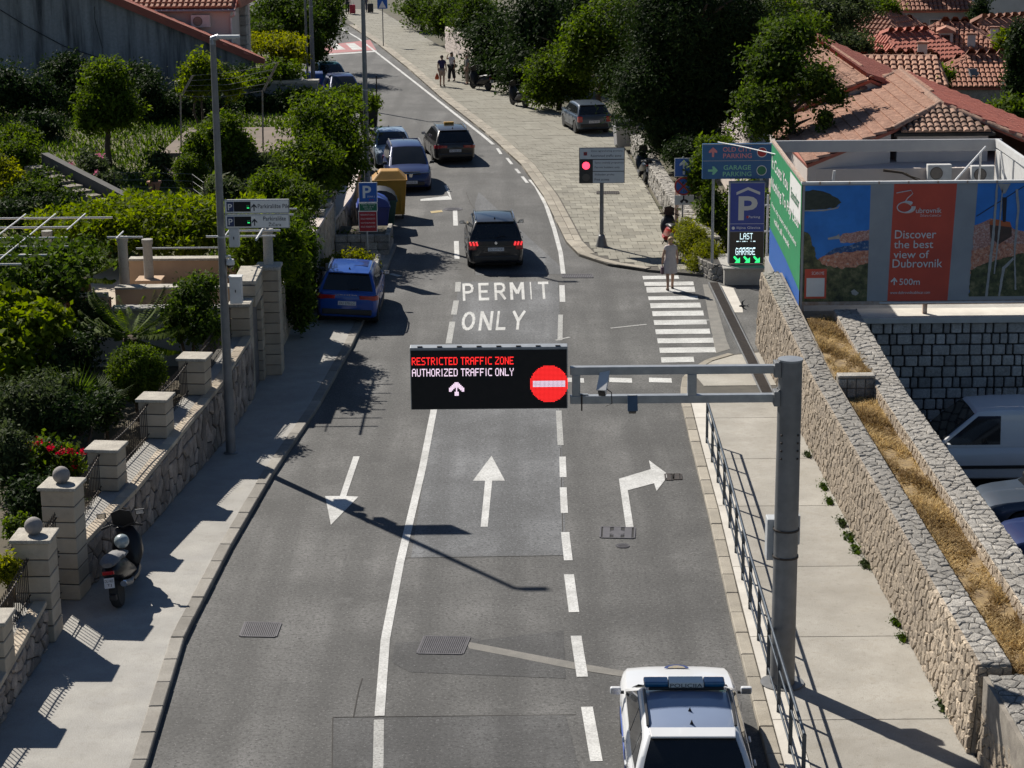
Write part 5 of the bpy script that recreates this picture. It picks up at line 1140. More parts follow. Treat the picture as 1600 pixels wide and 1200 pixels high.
# ================================================================ PEOPLE
SKIN = pm('skin', rgb(.42,.25,.17), rgb(.36,.21,.14), 8, .6, mode='object')
def skinmesh(name, nodes, edges, mat, parent, root_node, sub=2):
    keys = list(nodes); me = bpy.data.meshes.new(name); me.from_pydata([nodes[k][0] for k in keys], [(keys.index(a), keys.index(b)) for a, b in edges], [])
    o = bpy.data.objects.new(name, me); col.objects.link(o); o.modifiers.new('s', 'SKIN'); sd = o.modifiers.new('d', 'SUBSURF'); sd.levels = sub; sd.render_levels = sub
    for k, v in zip(keys, me.skin_vertices[0].data):
        r = nodes[k][1]; v.radius = r if isinstance(r, tuple) else (r, r); v.use_root = (k == root_node)
    bpy.context.view_layer.update()
    m2 = bpy.data.meshes.new_from_object(o.evaluated_get(bpy.context.evaluated_depsgraph_get())); bpy.data.objects.remove(o); bpy.data.meshes.remove(me)
    m2.materials.clear(); m2.materials.append(mat); m2.polygons.foreach_set('use_smooth', [True]*len(m2.polygons))
    b = bpy.data.objects.new(name, m2); col.objects.link(b); b.parent = parent; return b
def figure(label, loc, rotz, H=1.7, stride=.0, arms=None, female=False):
    """body in its own frame, facing +y; returns root and the joints"""
    root = thing('person', label, 'person', loc, rotz); s = H/1.7; J = {}
    def j(n, x, y, z, r): J[n] = ((x*s, y*s, z*s), tuple(q*s for q in r) if isinstance(r, tuple) else r*s)
    j('pelvis',0,0,.94,(.15,.11)); j('waist',0,.005,1.12,(.125,.095)); j('chest',0,0,1.30,(.155,.105)); j('collar',0,-.01,1.42,(.09,.075)); j('neck',0,0,1.48,.052); j('jaw',0,.025,1.545,.066); j('head',0,.012,1.62,(.078,.092)); j('crown',0,0,1.69,.05)
    sh = .175 if not female else .155
    st = {1: stride, -1: -stride}
    for q, x in (('R',1),('L',-1)):
        a = (arms or {}).get(q) or [(x*.225,.0,1.14),(x*.235,.05,.91),(x*.23,.08,.84)]
        j('sh'+q,x*sh,-.01,1.385,.058); j('el'+q,*a[0],.042); j('wr'+q,*a[1],.03); j('pa'+q,*a[2],(.024,.038))
        p = Vector(a[2]); d = (Vector(a[2])-Vector(a[1])).normalized(); sd = d.cross(Vector((1,0,0))); sd = (sd if sd.length > .2 else d.cross(Vector((0,1,0)))).normalized()
        for i in range(4):
            o = (i-1.5)*.019; ln = (.075,.085,.08,.062)[i]; c1 = p+d*.03+sd*o; c2 = p+d*(.03+ln)+sd*o*1.15+Vector((-x*.018,0,0))
            j('k%d'%i+q,*c1,.0095); j('t%d'%i+q,*c2,.0075)
        c1 = p-sd*.04+d*.0; j('th'+q,*c1,.0105); j('tt'+q,*(c1+d*.045-sd*.012),.008)
        y = st[x]
        j('hi'+q,x*.088,0,.90,.088); j('kn'+q,x*.095,y*.5+.02,.50,.06); j('an'+q,x*.095,y+(-.02 if y <= 0 else .02),.10+max(0,-y)*.12,.04); j('he'+q,x*.095,y-.03,.05+max(0,-y)*.1,.035); j('to'+q,x*.105,y+.12,.035+max(0,-y)*.02,.032)
    E = [('pelvis','waist'),('waist','chest'),('chest','collar'),('collar','neck'),('neck','jaw'),('jaw','head'),('head','crown')]
    for q in 'RL':
        E += [('collar','sh'+q),('sh'+q,'el'+q),('el'+q,'wr'+q),('wr'+q,'pa'+q),('pa'+q,'th'+q),('th'+q,'tt'+q),('pelvis','hi'+q),('hi'+q,'kn'+q),('kn'+q,'an'+q),('an'+q,'he'+q),('an'+q,'to'+q)]
        for i in range(4): E += [('pa'+q,'k%d'%i+q),('k%d'%i+q,'t%d'%i+q)]
    skinmesh('body', J, E, SKIN, root, 'pelvis')
    f = lambda x, y, z: (x*s, y*s, z*s)
    for x in (-1, 1):
        MB().ball(f(x*.03,.09,1.615), .011*s, 8, 6).build('eye', M['ink'], root, local=True); MB().ball(f(x*.083,.01,1.605), .022*s, 8, 6, (.4,.8,1.3)).build('ear', SKIN, root, local=True)
    MB().ball(f(0,.105,1.59), .015*s, 8, 6, (.8,1,1.5)).build('nose', SKIN, root, local=True); MB().ball(f(0,.092,1.555), .02*s, 8, 6, (1.1,.4,.35)).build('mouth', pm('lips', rgb(.35,.12,.1), None, 5, .5), root, local=True)
    return root, J, s
def garment(name, J, root, names, edges, grow, mat, root_node='pelvis'):
    N = {}
    for k in names:
        kk = k if isinstance(k, str) else k[0]; p, r = J[kk]; g_ = grow if isinstance(k, str) else k[1]
        if not isinstance(k, str) and len(k) > 2: p = tuple(Vector(J[k[2]][0]).lerp(Vector(p), k[3]))
        N[kk] = (p, tuple(q+g_ for q in r) if isinstance(r, tuple) else r+g_)
    return skinmesh(name, N, edges, mat, root, root_node)
def hair(root, s, mat, long=False):
    mb = MB().ball((0,-.018*s,1.645*s), .1*s, 16, 12, (.95,1.08,.92))
    if long: mb.ball((0,-.06*s,1.55*s), .085*s, 14, 10, (1,.7,1.5))
    mb.build('hair', mat, root, local=True, smooth=60)
def shirt(J, root, mat, sleeve=.55, g=.018):
    garment('shirt', J, root, ['pelvis','waist','chest','collar','shR','shL',('elR',g,'shR',sleeve),('elL',g,'shL',sleeve)], [('pelvis','waist'),('waist','chest'),('chest','collar'),('collar','shR'),('collar','shL'),('shR','elR'),('shL','elL')], g, mat, 'chest')
def legs(J, root, mat, ln=1.0, g=.02, name='trousers'):
    if ln > .6: nm = ['pelvis','hiR','hiL',('knR',g),('knL',g),('anR',g+.02,'knR',.92),('anL',g+.02,'knL',.92)]; e = [('hiR','knR'),('knR','anR'),('hiL','knL'),('knL','anL')]
    else: nm = ['pelvis','hiR','hiL',('knR',g+.02,'hiR',.9),('knL',g+.02,'hiL',.9)]; e = [('hiR','knR'),('hiL','knL')]
    garment(name, J, root, nm, [('pelvis','hiR'),('pelvis','hiL')]+e, g, mat)
def shoes(J, root, mat):
    for q in 'RL':
        a = Vector(J['he'+q][0]); b = Vector(J['to'+q][0]); mb = MB(); mb.tube([a+Vector((0,-.03,.0)), a, a.lerp(b,.6), b, b+Vector((0,.05,-.005))], [.02,.043,.045,.042,.02], 8); mb.build('shoe', mat, root, local=True, smooth=60)
# woman crossing in a pale dress, seen from behind
root, J, s = figure('woman in a pale dress with short fair hair walking away over the crosswalk', G(1047,453,0), rad(4), 1.66, .16, {'L': [(-.235,-.03,1.14),(-.25,.03,.92),(-.25,.06,.85)]}, True)
DR = pm('dress_pale', rgb(.5,.44,.42), rgb(.42,.37,.36), 14, .85, mode='object', bump=.2)
mb = MB(); rings = []
for z, rx_, ry_, y in [(1.44,.075,.07,-.01),(1.42,.13,.09,-.01),(1.37,.185,.115,-.01),(1.28,.185,.125,0),(1.12,.17,.12,0),(.95,.195,.15,0),(.8,.215,.165,0),(.62,.225,.175,.005),(.56,.228,.178,.005)]:
    rings.append([(rx_*s*math.cos(t)*(1+.02*math.sin(5*t)*(z < 1)), y+ry_*s*math.sin(t)*(1+.03*math.sin(6*t)*(z < 1)), z*s) for t in [2*math.pi*i/24 for i in range(25)]])
loft(mb, rings, cap=False); mb.build('dress', DR, root, local=True, smooth=70)
garment('sleeves', J, root, ['collar','shR','shL',('elR',.02,'shR',.45),('elL',.02,'shL',.45)], [('collar','shR'),('collar','shL'),('shR','elR'),('shL','elL')], .018, DR, 'collar')
hair(root, s, pm('hair_fair', rgb(.5,.33,.17), rgb(.36,.22,.11), 30, .6, mode='object')); shoes(J, root, pm('sandal', rgb(.1,.07,.05), None, 4, .7))
bg_ = thing('handbag', 'small purple-brown handbag held by the woman in the pale dress', 'bag', root.location)
h = Matrix.Rotation(rad(4), 3, 'Z') @ Vector((-.25*s,.08*s,0))+root.location
MB().obox((h.x,h.y,.62), (.09,.28,.24)).build('pouch', pm('bag_purple', rgb(.12,.07,.09), rgb(.09,.05,.07), 5, .6), bg_, bevel=.04); MB().tube([(h.x,h.y-.09,.73),(h.x,h.y-.02,.82),(h.x,h.y+.05,.82),(h.x,h.y+.1,.73)], .01, 5).build('strap', M['black'], bg_)
# three people standing far up the pavement
root, J, s = figure('man in a navy polo shirt and beige shorts carrying an orange bag, back turned', G(691,135,PZ), rad(-12), 1.76)
shirt(J, root, pm('navy_cloth', rgb(.03,.025,.09), rgb(.025,.02,.07), 9, .9, mode='object')); legs(J, root, pm('beige_cloth', rgb(.4,.3,.24), rgb(.33,.25,.2), 9, .9, mode='object'), .5, .025, 'shorts'); hair(root, s, pm('hair_grey', rgb(.14,.1,.08), None, 20, .7)); shoes(J, root, M['ink'])
h = root.location+Vector((-.29,.02,0)); ob = thing('shopping_bag', 'orange carrier bag held by the man in the navy polo', 'bag', (h.x,h.y,.45))
MB().add([(h.x-.1,h.y-.15,.5),(h.x+.1,h.y-.15,.5),(h.x+.1,h.y+.15,.5),(h.x-.1,h.y+.15,.5),(h.x-.12,h.y-.17,.62),(h.x+.12,h.y-.17,.62),(h.x+.12,h.y+.17,.62),(h.x-.12,h.y+.17,.62),(h.x-.02,h.y-.05,.86),(h.x+.02,h.y-.05,.86),(h.x+.02,h.y+.05,.86),(h.x-.02,h.y+.05,.86)],
  [(3,2,1,0),(0,1,5,4),(1,2,6,5),(2,3,7,6),(3,0,4,7),(4,5,9,8),(5,6,10,9),(6,7,11,10),(7,4,8,11)]).build('bag', pm('orange_plastic', rgb(.6,.12,.03), rgb(.5,.09,.02), 9, .5), ob, bevel=.02)
root, J, s = figure('person in a white top and black trousers with one arm raised', G(706,127,PZ), rad(150), 1.68, .14, {'R': [(.26,.1,1.3),(.16,.2,1.5),(.13,.2,1.55)]}, True)
shirt(J, root, pm('white_cloth', rgb(.6,.58,.6), rgb(.52,.5,.53), 9, .9, mode='object')); legs(J, root, pm('black_cloth', rgb(.015,.015,.018), None, 9, .9), 1, .045); hair(root, s, pm('hair_dark', rgb(.03,.02,.015), None, 20, .6), True); shoes(J, root, M['ink'])
root, J, s = figure('person in grey clothes standing beside the hedge on the far pavement', G(730,132,PZ), rad(110), 1.7)
shirt(J, root, pm('grey_cloth', rgb(.22,.22,.2), rgb(.18,.18,.165), 9, .9, mode='object')); legs(J, root, pm('taupe_cloth', rgb(.24,.2,.16), rgb(.2,.165,.13), 9, .9, mode='object')); hair(root, s, pm('hair_pale', rgb(.3,.24,.18), None, 20, .7)); shoes(J, root, M['ink'])
root, J, s = figure('person in black walking up the street with a red suitcase, cropped by the top edge', G(543,22,PZ), rad(8), 1.72, .15)
shirt(J, root, M['ink']); legs(J, root, M['ink']); hair(root, s, M['ink']); shoes(J, root, M['ink'])
root, J, s = figure('person in pale clothes behind a lamp post, cropped by the top edge', G(571,19,PZ), rad(8), 1.72, .12)
shirt(J, root, pm('pale_cloth', rgb(.45,.43,.4), None, 9, .9)); legs(J, root, pm('denim', rgb(.08,.09,.12), None, 9, .9)); hair(root, s, M['ink']); shoes(J, root, M['ink'])
def suitcase(px, py, label, mat):
    c = G(px, py, PZ); root = thing('suitcase', label, 'suitcase', c)
    MB().box(c.x-.24,c.x+.24,c.y-.14,c.y+.14,PZ+.06,PZ+.76).build('shell', mat, root, bevel=.06)
    for x in (-.18,.18): 
        for y in (-.1,.1): MB().ball((c.x+x,c.y+y,PZ+.03), .03, 8, 6).build('castor', M['black'], root)
    MB().tube([(c.x-.1,c.y,PZ+.7),(c.x-.1,c.y+.02,PZ+1.0),(c.x+.1,c.y+.02,PZ+1.0),(c.x+.1,c.y,PZ+.7)], .012, 5).build('handle', M['galv'], root)
suitcase(551,22,'red hard suitcase standing on the far pavement at the top edge', pm('case_red', rgb(.5,.02,.05), rgb(.42,.015,.04), 5, .35))
suitcase(579,20,'black suitcase on the far pavement at the top edge', M['black'])
# ================================================================ STREET FURNITURE AND SIGNS
def street_lamp(label, base, h, arm=(.55,0), r0=.11, r1=.065):
    root = thing('street_lamp', label, 'street lamp', base, 0, 'street lamps on the left'); x, y, z = base
    MB().lathe([(r0*1.5,z),(r0*1.5,z+.02),(r0*1.02,z+.04),(r0,z+.5),(r1,z+h)], 16, (x,y,0)).build('pole', M['galv_dark'], root, smooth=40)
    MB().tube([(x,y,z+h-.1),(x,y,z+h+.02),(x+arm[0]*.25,y+arm[1]*.25,z+h+.06)], r1*1.05, 10).build('bracket', M['galv'], root, smooth=50)
    ax = Vector((arm[0], arm[1], 0)).normalized(); c = Vector((x,y,z+h+.06))+ax*(Vector((arm[0],arm[1],0)).length*.62)
    MB().obox(c, (.5,.2,.07), math.atan2(ax.y, ax.x)).build('lamp_head', M['grey_box'], root, bevel=.025)
    MB().obox(c-Vector((0,0,.042)), (.36,.15,.02), math.atan2(ax.y, ax.x)).build('lens', M['lamp_clear'], root)
    MB().lathe([(r0*.95,z+5.0),(r0*.95,z+5.04)], 14, (x,y,0)).build('collar', M['galv'], root)
    return root
LB = G(361,708,PZ)
street_lamp('tall street lamp standing on the left pavement with parking signs', LB, 9.36)
street_lamp('street lamp rising behind the blue parking zone sign, its head out of the picture', (-5.12,73.75,PZ), 9.6)
street_lamp('distant street lamp beside the far parked cars', (-10.7,113.5,PZ), 9.6, r0=.13)
pp = thing('utility_pole', 'thin pole standing next to the distant street lamp', 'pole', (-11.05,114,PZ)); MB().lathe([(.07,PZ),(.05,9.5)], 10, (-11.05,114,0)).build('pole', M['galv_dark'], pp, smooth=40)
# parking guidance panels
SBLUE = pm('sign_blue', rgb(.015,.11,.42), rgb(.013,.095,.38), 4, .45); SNAVY = pm('sign_navy', rgb(.012,.03,.11), rgb(.01,.025,.09), 4, .4); SGREEN = pm('sign_green', rgb(.01,.16,.07), rgb(.01,.13,.06), 4, .45); SRED = pm('sign_red', rgb(.4,.015,.02), rgb(.34,.012,.018), 4, .45)
LG = pm('led_green', rgb(.03,.8,.2), None, 5, .5, emit=1.2); SGREY = pm('sign_grey', rgb(.36,.37,.38), rgb(.3,.31,.32), 4, .5); TEXTW = M['white']
a = AT(346,312,LB.y-.1); b = AT(453,356,LB.y-.1); x0, x1 = a.x+.06, b.x; zt, zm, zb = a.z, (a.z+b.z)/2, b.z
for i, (z1, z0, lines) in enumerate([(zt, zm+.01, ['Parkiralište Pile']), (zm-.01, zb, ['Parkiralište', 'Žičara'])]):
    root = thing('parking_sign', ['upper white parking sign for Pile on the tall street lamp', 'lower white parking sign for Žičara on the tall street lamp'][i], 'sign', (x0, LB.y, z0))
    y = LB.y-.12
    MB().box(x0,x1,y,y+.06,z0,z1).build('panel', SGREY, root, bevel=.008); MB().box(x0+.02,x1-.02,y-.006,y,z0+.02,z1-.02).build('face', M['white'], root)
    MB().box(x0+.05,x0+.2,y-.012,y-.006,z0+.045,z1-.045).build('symbol_field', SNAVY, root); MB().box(x0+.21,x0+.58,y-.012,y-.006,z0+.045,z1-.045).build('counter', M['black_matt'], root)
    mb = MB(); letters(mb, 'P', (x0+.125,y-.014,z0+.08), (1,0,0), (0,0,1), .14, None, .01, align='C'); mb.build('letter', TEXTW, root)
    mb = MB(); led_text(mb, 'O', (x0+.5,y-.014,z1-.12), (1,0,0), (0,0,1), .04, .04, rows=[3+i]); mb.add([(x0+.5,y-.014,z0+.12),(x0+.55,y-.014,z0+.12),(x0+.55,y-.014,z0+.135),(x0+.5,y-.014,z0+.135)], [(0,1,2,3)]); mb.build('led_digits', LG, root)
    ax, az = x0+.655, z0+.06
    MB().add([(ax-.012,y-.01,az),(ax+.012,y-.01,az),(ax+.012,y-.01,az+.1),(ax+.06,y-.01,az+.06),(ax+.06,y-.01,az+.09),(ax,y-.01,az+.16),(ax-.06,y-.01,az+.09),(ax-.06,y-.01,az+.06),(ax-.012,y-.01,az+.1)], [(0,1,2,8),(2,3,4,5),(8,5,6,7),(2,5,8)]).build('arrow', M['ink'], root)
    mb = Words(); hh = .095
    for k, s in enumerate(lines): letters(mb, s, (x0+.74+(.36 if len(lines) == 2 else .0), y-.008, (z0+z1)/2-.04 if len(lines) == 1 else (z0+.17 if k == 0 else z0+.045)), (1,0,0), (0,0,1), hh, .7 if len(lines) == 1 else (.5 if k == 0 else .28), .006, align='L' if len(lines) == 1 else 'C')
    mb.build('lettering', M['ink'], root)
def boxthing(name, label, cat, x0, x1, y0, y1, z0, z1, mat, door=True):
    root = thing(name, label, cat, ((x0+x1)/2, (y0+y1)/2, z0)); MB().box(x0,x1,y0,y1,z0,z1).build('cabinet', mat, root, bevel=.015)
    MB().box(x0-.015,x1+.015,y0-.02,y1+.01,z1,z1+.025).build('lid', mat, root, bevel=.005)
    if door: MB().box(x0+.02,x1-.02,y0-.008,y0,z0+.03,z1-.03).build('door', mat, root)
    MB().obox(((x0+x1)/2,y0-.015,(z0+z1)/2), (.02,.02,.06)).build('latch', M['iron'], root)
    return root
c = AT(355,370,LB.y); boxthing('control_box', 'slim grey box on the tall street lamp just under the parking signs', 'box', c.x+.05, c.x+.27, LB.y-.1, LB.y+.1, c.z-.22, c.z+.2, M['grey_box'])
c = AT(361,453,LB.y); boxthing('control_box', 'larger white box on the tall street lamp below the dome camera', 'box', c.x-.02, c.x+.25, LB.y-.12, LB.y+.12, c.z-.3, c.z+.3, M['white_metal'])
c = AT(360,410,LB.y-.05); root = thing('dome_camera', 'white dome camera on the tall street lamp', 'camera', c)
MB().tube([(c.x-.18,LB.y,c.z+.12),(c.x,c.y,c.z+.14),(c.x,c.y,c.z+.05)], .03).lathe([(.001,.08),(.08,.07),(.095,0),(.09,-.05)], 14, c).build('housing', M['white_metal'], root, smooth=50); MB().ball((c.x,c.y,c.z-.06), .075, 14, 10).build('dome', M['glass'], root, smooth=60)
# zone parking sign
g_ = G(575,428,PZ); root = thing('parking_zone_sign', 'blue P sign with green and red plates on a thin post by the blue crossover', 'sign', g_); y = g_.y
MB().tube([(g_.x,y+.05,PZ),(g_.x,y+.05,3.0)], .035, 10).build('post', M['galv'], root, smooth=40)
def plate_px(px0, px1, py0, py1, mat, name):
    a = AT(px0,py0,y); b = AT(px1,py1,y); MB().box(a.x,b.x,y-.012,y+.015,b.z,a.z).build(name+'_border', M['white'], root, bevel=.01); MB().box(a.x+.02,b.x-.02,y-.018,y-.012,b.z+.02,a.z-.02).build(name, mat, root); return a.x, b.x, b.z, a.z
x0,x1,z0,z1 = plate_px(560,590,285,316,SBLUE,'blue_plate'); mb = Words(); letters(mb, 'P', (x0+.13,y-.02,z0+.14), (1,0,0), (0,0,1), .40, .27, .02); letters(mb, 'ZONA 2', (x0+.27,y-.02,z0+.16), (1,0,0), (0,0,1), .055, .24, .004); mb.build('lettering', TEXTW, root)
MB().box(x0+.33,x0+.38,y-.022,y-.018,z0+.07,z0+.1).box(x0+.42,x0+.47,y-.022,y-.018,z0+.07,z0+.1).build('card_symbols', SRED, root)
x0,x1,z0,z1 = plate_px(561,590,317,330,SGREEN,'green_plate'); mb = Words()
for i, s in enumerate(['PON-NED / MON-SUN', '00-24', 'NAPLATA']): letters(mb, s, ((x0+x1)/2,y-.02,z1-.075-i*.07), (1,0,0), (0,0,1), .035, .44-.1*i, 0, align='C')
mb.build('lettering', TEXTW, root)
x0,x1,z0,z1 = plate_px(560,590,330,362,SRED,'red_plate'); mb = Words()
for i, s in enumerate(['RESIDENTS ONLY', 'SOLO RESIDENTI', 'NUR FÜR BEWOHNER', 'SOLO RESIDENTES']): letters(mb, s, ((x0+x1)/2,y-.02,z1-.14-i*.13), (1,0,0), (0,0,1), .05, .46, 0, align='C')
mb.build('lettering', TEXTW, root)
# traffic light board
g_ = G(940,385,PZ); root = thing('traffic_light_board', 'red traffic light board on a grey post at the far pavement corner', 'traffic light', g_); y = g_.y
MB().lathe([(.2,PZ),(.19,PZ+.06),(.11,PZ+.38),(.07,PZ+.42),(.065,3.5)], 16, (g_.x,y,0)).build('post', M['galv_dark'], root, smooth=30)
a = AT(905,231,y-.1); b = AT(976,286,y-.1); x0,x1,z0,z1 = a.x,b.x,b.z,a.z; yy = y-.1; wd = (x1-x0)*.30; h3 = (z1-z0)/3
MB().box(x0,x1,yy,yy+.09,z0,z1).build('housing', M['black'], root, bevel=.01); SPALE = pm('board_white', rgb(.5,.53,.55), rgb(.45,.48,.5), 4, .5)
MB().box(x0+.02,x1-.02,yy-.01,yy,z1-h3+.02,z1-.02).build('top_panel', SPALE, root)
for i in (0, 1): MB().box(x0+wd,x1-.02,yy-.01,yy,z0+i*h3+.015,z0+(i+1)*h3-.01).build('text_panel', SPALE, root)
MB().lathe([(.135,0),(.15,.02),(.15,-.04)], 20, (x0+wd/2,yy-.01,z0+1.5*h3), Matrix.Rotation(rad(90),3,'X')).build('lamp_ring', M['black'], root)
MB().lathe([(.001,.012),(.13,.008)], 22, (x0+wd/2,yy-.012,z0+1.5*h3), Matrix.Rotation(rad(90),3,'X')).build('red_lamp', pm('signal_red', rgb(.95,.05,.1), None, 5, .4, emit=1.8), root)
MB().lathe([(.001,.012),(.13,.008)], 22, (x0+wd/2,yy-.012,z0+.5*h3), Matrix.Rotation(rad(90),3,'X')).build('dark_lamp', pm('signal_off', rgb(.06,.055,.05), None, 5, .3), root)
mb = Words()
for (s1, s2), zz, xx in ((('Zona ograničenog prometa','Restricted traffic zone'), z1-h3, x0+wd*.85), (('Samo nositelji propusnica','Permit holders only'), z0+h3, x0+wd+.06), (('Slobodan prolaz','Free access'), z0, x0+wd+.06)):
    for s, dz, ln in ((s1,.25,len(s1)), (s2,.09,len(s2))): letters(mb, s, (xx,yy-.0125,zz+dz), (1,0,0), (0,0,1), .085, min(.045*ln, x1-.04-xx), .003)
mb.build('lettering', M['ink'], root)
mb = MB(); ex = x0+wd*.45; ez = z1-h3/2
for i in range(3):
    for k in range(3): mb.add([(ex-.06+k*.04,yy-.0125,ez-.06+i*.04),(ex-.02+k*.04,yy-.0125,ez-.06+i*.04),(ex-.02+k*.04,yy-.0125,ez-.02+i*.04),(ex-.06+k*.04,yy-.0125,ez-.02+i*.04)], [(0,1,2,3)], (i+k) % 2)
mb.build('crest', [SRED, M['ink']], root)
# one-way, no stopping and motorcycle plates
g_ = G(1066,374,PZ); root = thing('one_way_sign', 'square blue one-way arrow sign above the round sign on a thin post', 'sign', g_); y = g_.y
MB().tube([(g_.x,y+.04,PZ),(g_.x,y+.04,3.0)], .03, 10).build('post', M['galv'], root, smooth=40)
a = AT(1054,247,y); b = AT(1083,276,y); x0,x1,z0,z1 = a.x,b.x,b.z,a.z; cx = (x0+x1)/2
MB().box(x0,x1,y-.01,y+.01,z0,z1).build('border', M['white'], root, bevel=.008); MB().box(x0+.02,x1-.02,y-.016,y-.01,z0+.02,z1-.02).build('plate', SBLUE, root)
MB().add([(cx-.035,y-.018,z0+.08),(cx+.035,y-.018,z0+.08),(cx+.035,y-.018,z1-.22),(cx+.15,y-.018,z1-.28),(cx+.15,y-.018,z1-.2),(cx,y-.018,z1-.06),(cx-.15,y-.018,z1-.2),(cx-.15,y-.018,z1-.28),(cx-.035,y-.018,z1-.22)], [(0,1,2,8),(2,3,4,5),(8,5,6,7),(2,5,8)]).build('arrow', TEXTW, root)
c = AT(1068,291,y); root = thing('no_stopping_sign', 'round red and blue no-stopping sign below the one-way arrow', 'sign', c); rm = Matrix.Rotation(rad(90),3,'X')
MB().lathe([(.32,0),(.32,.02),(.001,.02)], 28, (c.x,y,c.z), rm).build('red_ring', SRED, root); MB().lathe([(.26,.02),(.26,.026),(.001,.026)], 28, (c.x,y,c.z), rm).build('blue_disc', SBLUE, root)
for i, s in enumerate((-1, 1)): MB().obox((c.x,y-.03-.004*i,c.z), (.54,.008,.06), Matrix.Rotation(s*rad(45),3,'Y')).build('red_cross', SRED, root)
a = AT(1054,305,y); b = AT(1084,320,y); root = thing('motorcycle_plate', 'small white plate with a motorcycle symbol under the round sign', 'sign', ((a.x+b.x)/2,y,b.z))
MB().box(a.x,b.x,y-.015,y+.005,b.z,a.z).build('plate', M['white'], root, bevel=.006); cx, cz = (a.x+b.x)/2, (a.z+b.z)/2
mb = MB()
for s in (-1, 1): mb.lathe([(.05,0),(.05,.004),(.03,.004),(.03,0)], 14, (cx+s*.09,y-.015,cz-.05), rm)
mb.obox((cx,y-.017,cz), (.16,.004,.05)).obox((cx-.02,y-.019,cz+.06), (.05,.004,.1)).ball((cx-.02,y-.017,cz+.13), .03, 10, 6, (1,.1,1)); mb.build('symbol', M['ink'], root)
g_ = G(1041,372,PZ); 
root = thing('wooden_post', 'brown post beside the red scooter', 'post', (g_.x+.35, g_.y, PZ)); MB().lathe([(.07,PZ),(.07,1.75),(.06,1.78)], 10, (g_.x+.35,g_.y,0)).build('shaft', M['rusty'], root, smooth=40); MB().lathe([(.075,1.55),(.075,1.6)], 10, (g_.x+.35,g_.y,0)).build('band', M['iron'], root)
# garage guidance sign
g_ = G(1113,438,.02); y = 64.6; root = thing('garage_direction_sign', 'teal blue OLD CITY PARKING and GARAGE PARKING board on posts', 'sign', (g_.x,y,0))
a = AT(1098,225,y); b = AT(1206,279,y); x0,x1,z0,z1 = a.x,b.x,b.z,a.z; TEAL = pm('board_teal', rgb(.014,.10,.25), rgb(.012,.085,.21), 3, .45); zm = (z0+z1)/2+.02
MB().box(x0,x1,y,y+.14,z0,z1).build('panel', TEAL, root, bevel=.015); MB().box(x0+.02,x1,y-.006,y,zm-.008,zm+.008).box(x0,x1,y-.006,y,z1-.03,z1).build('trim', SGREY, root)
for px_ in (g_.x, x1-.3): MB().tube([(px_,y+.2,0),(px_,y+.2,z1-.1)], .045, 10).build('post', M['galv'], root, smooth=40)
RT = pm('letters_red', rgb(.6,.2,.2), None, 5, .5); GT = pm('letters_green', rgb(.2,.5,.3), None, 5, .5); W_ = x1-x0
for (s1, s2), zz, mm in ((('OLD CITY','PARKING'), zm+.06, RT), (('GARAGE','PARKING'), z0+.06, GT)):
    mb = Words(); letters(mb, s1, (x0+W_*.50,y-.004,zz+.225), (1,0,0), (0,0,1), .15, .92 if 'O' in s1 and 'L' in s1 else .86, .01, align='C'); letters(mb, s2, (x0+W_*.50,y-.004,zz+.02), (1,0,0), (0,0,1), .15, .9, .01, align='C'); mb.build('lettering', mm, root)
for cxx, cz, mr, mf in ((x0+W_*.85, zm+.26, SRED, RT), (x0+W_*.85, z0+.26, SGREEN, GT)):
    MB().lathe([(.16,0),(.16,.004),(.001,.004)], 24, (cxx,y-.002,cz), rm).build('disc_border', M['white'], root); MB().lathe([(.14,.004),(.14,.01),(.001,.01)], 24, (cxx,y-.002,cz), rm).build('disc', mr, root)
for (cxx, cz, mm, rt) in ((x0+W_*.15, zm+.27, RT, 0), (x0+W_*.15, z0+.27, GT, -90)):
    rr_ = Matrix.Rotation(rad(-rt),3,'Y'); pts = [(-.035,-.15),(.035,-.15),(.035,.0),(.13,-.02),(.13,.04),(0,.16),(-.13,.04),(-.13,-.02),(-.035,0)]
    MB().add([Vector((cxx,y-.005,cz))+rr_ @ Vector((px_,0,pz)) for px_, pz in pts], [(0,1,2,8),(2,3,4,5),(8,5,6,7),(2,5,8)]).build('arrow', mm, root)
cb = thing('sagging_cable', 'thin white cable crossing in front of the garage direction board', 'cable', AT(1120,223,64)); MB().tube([AT(1122,222,64.3), AT(1160,229,62.5), AT(1195,237,60.5), AT(1225,244,57.5)], .018, 5).build('strand', M['white_metal'], cb)
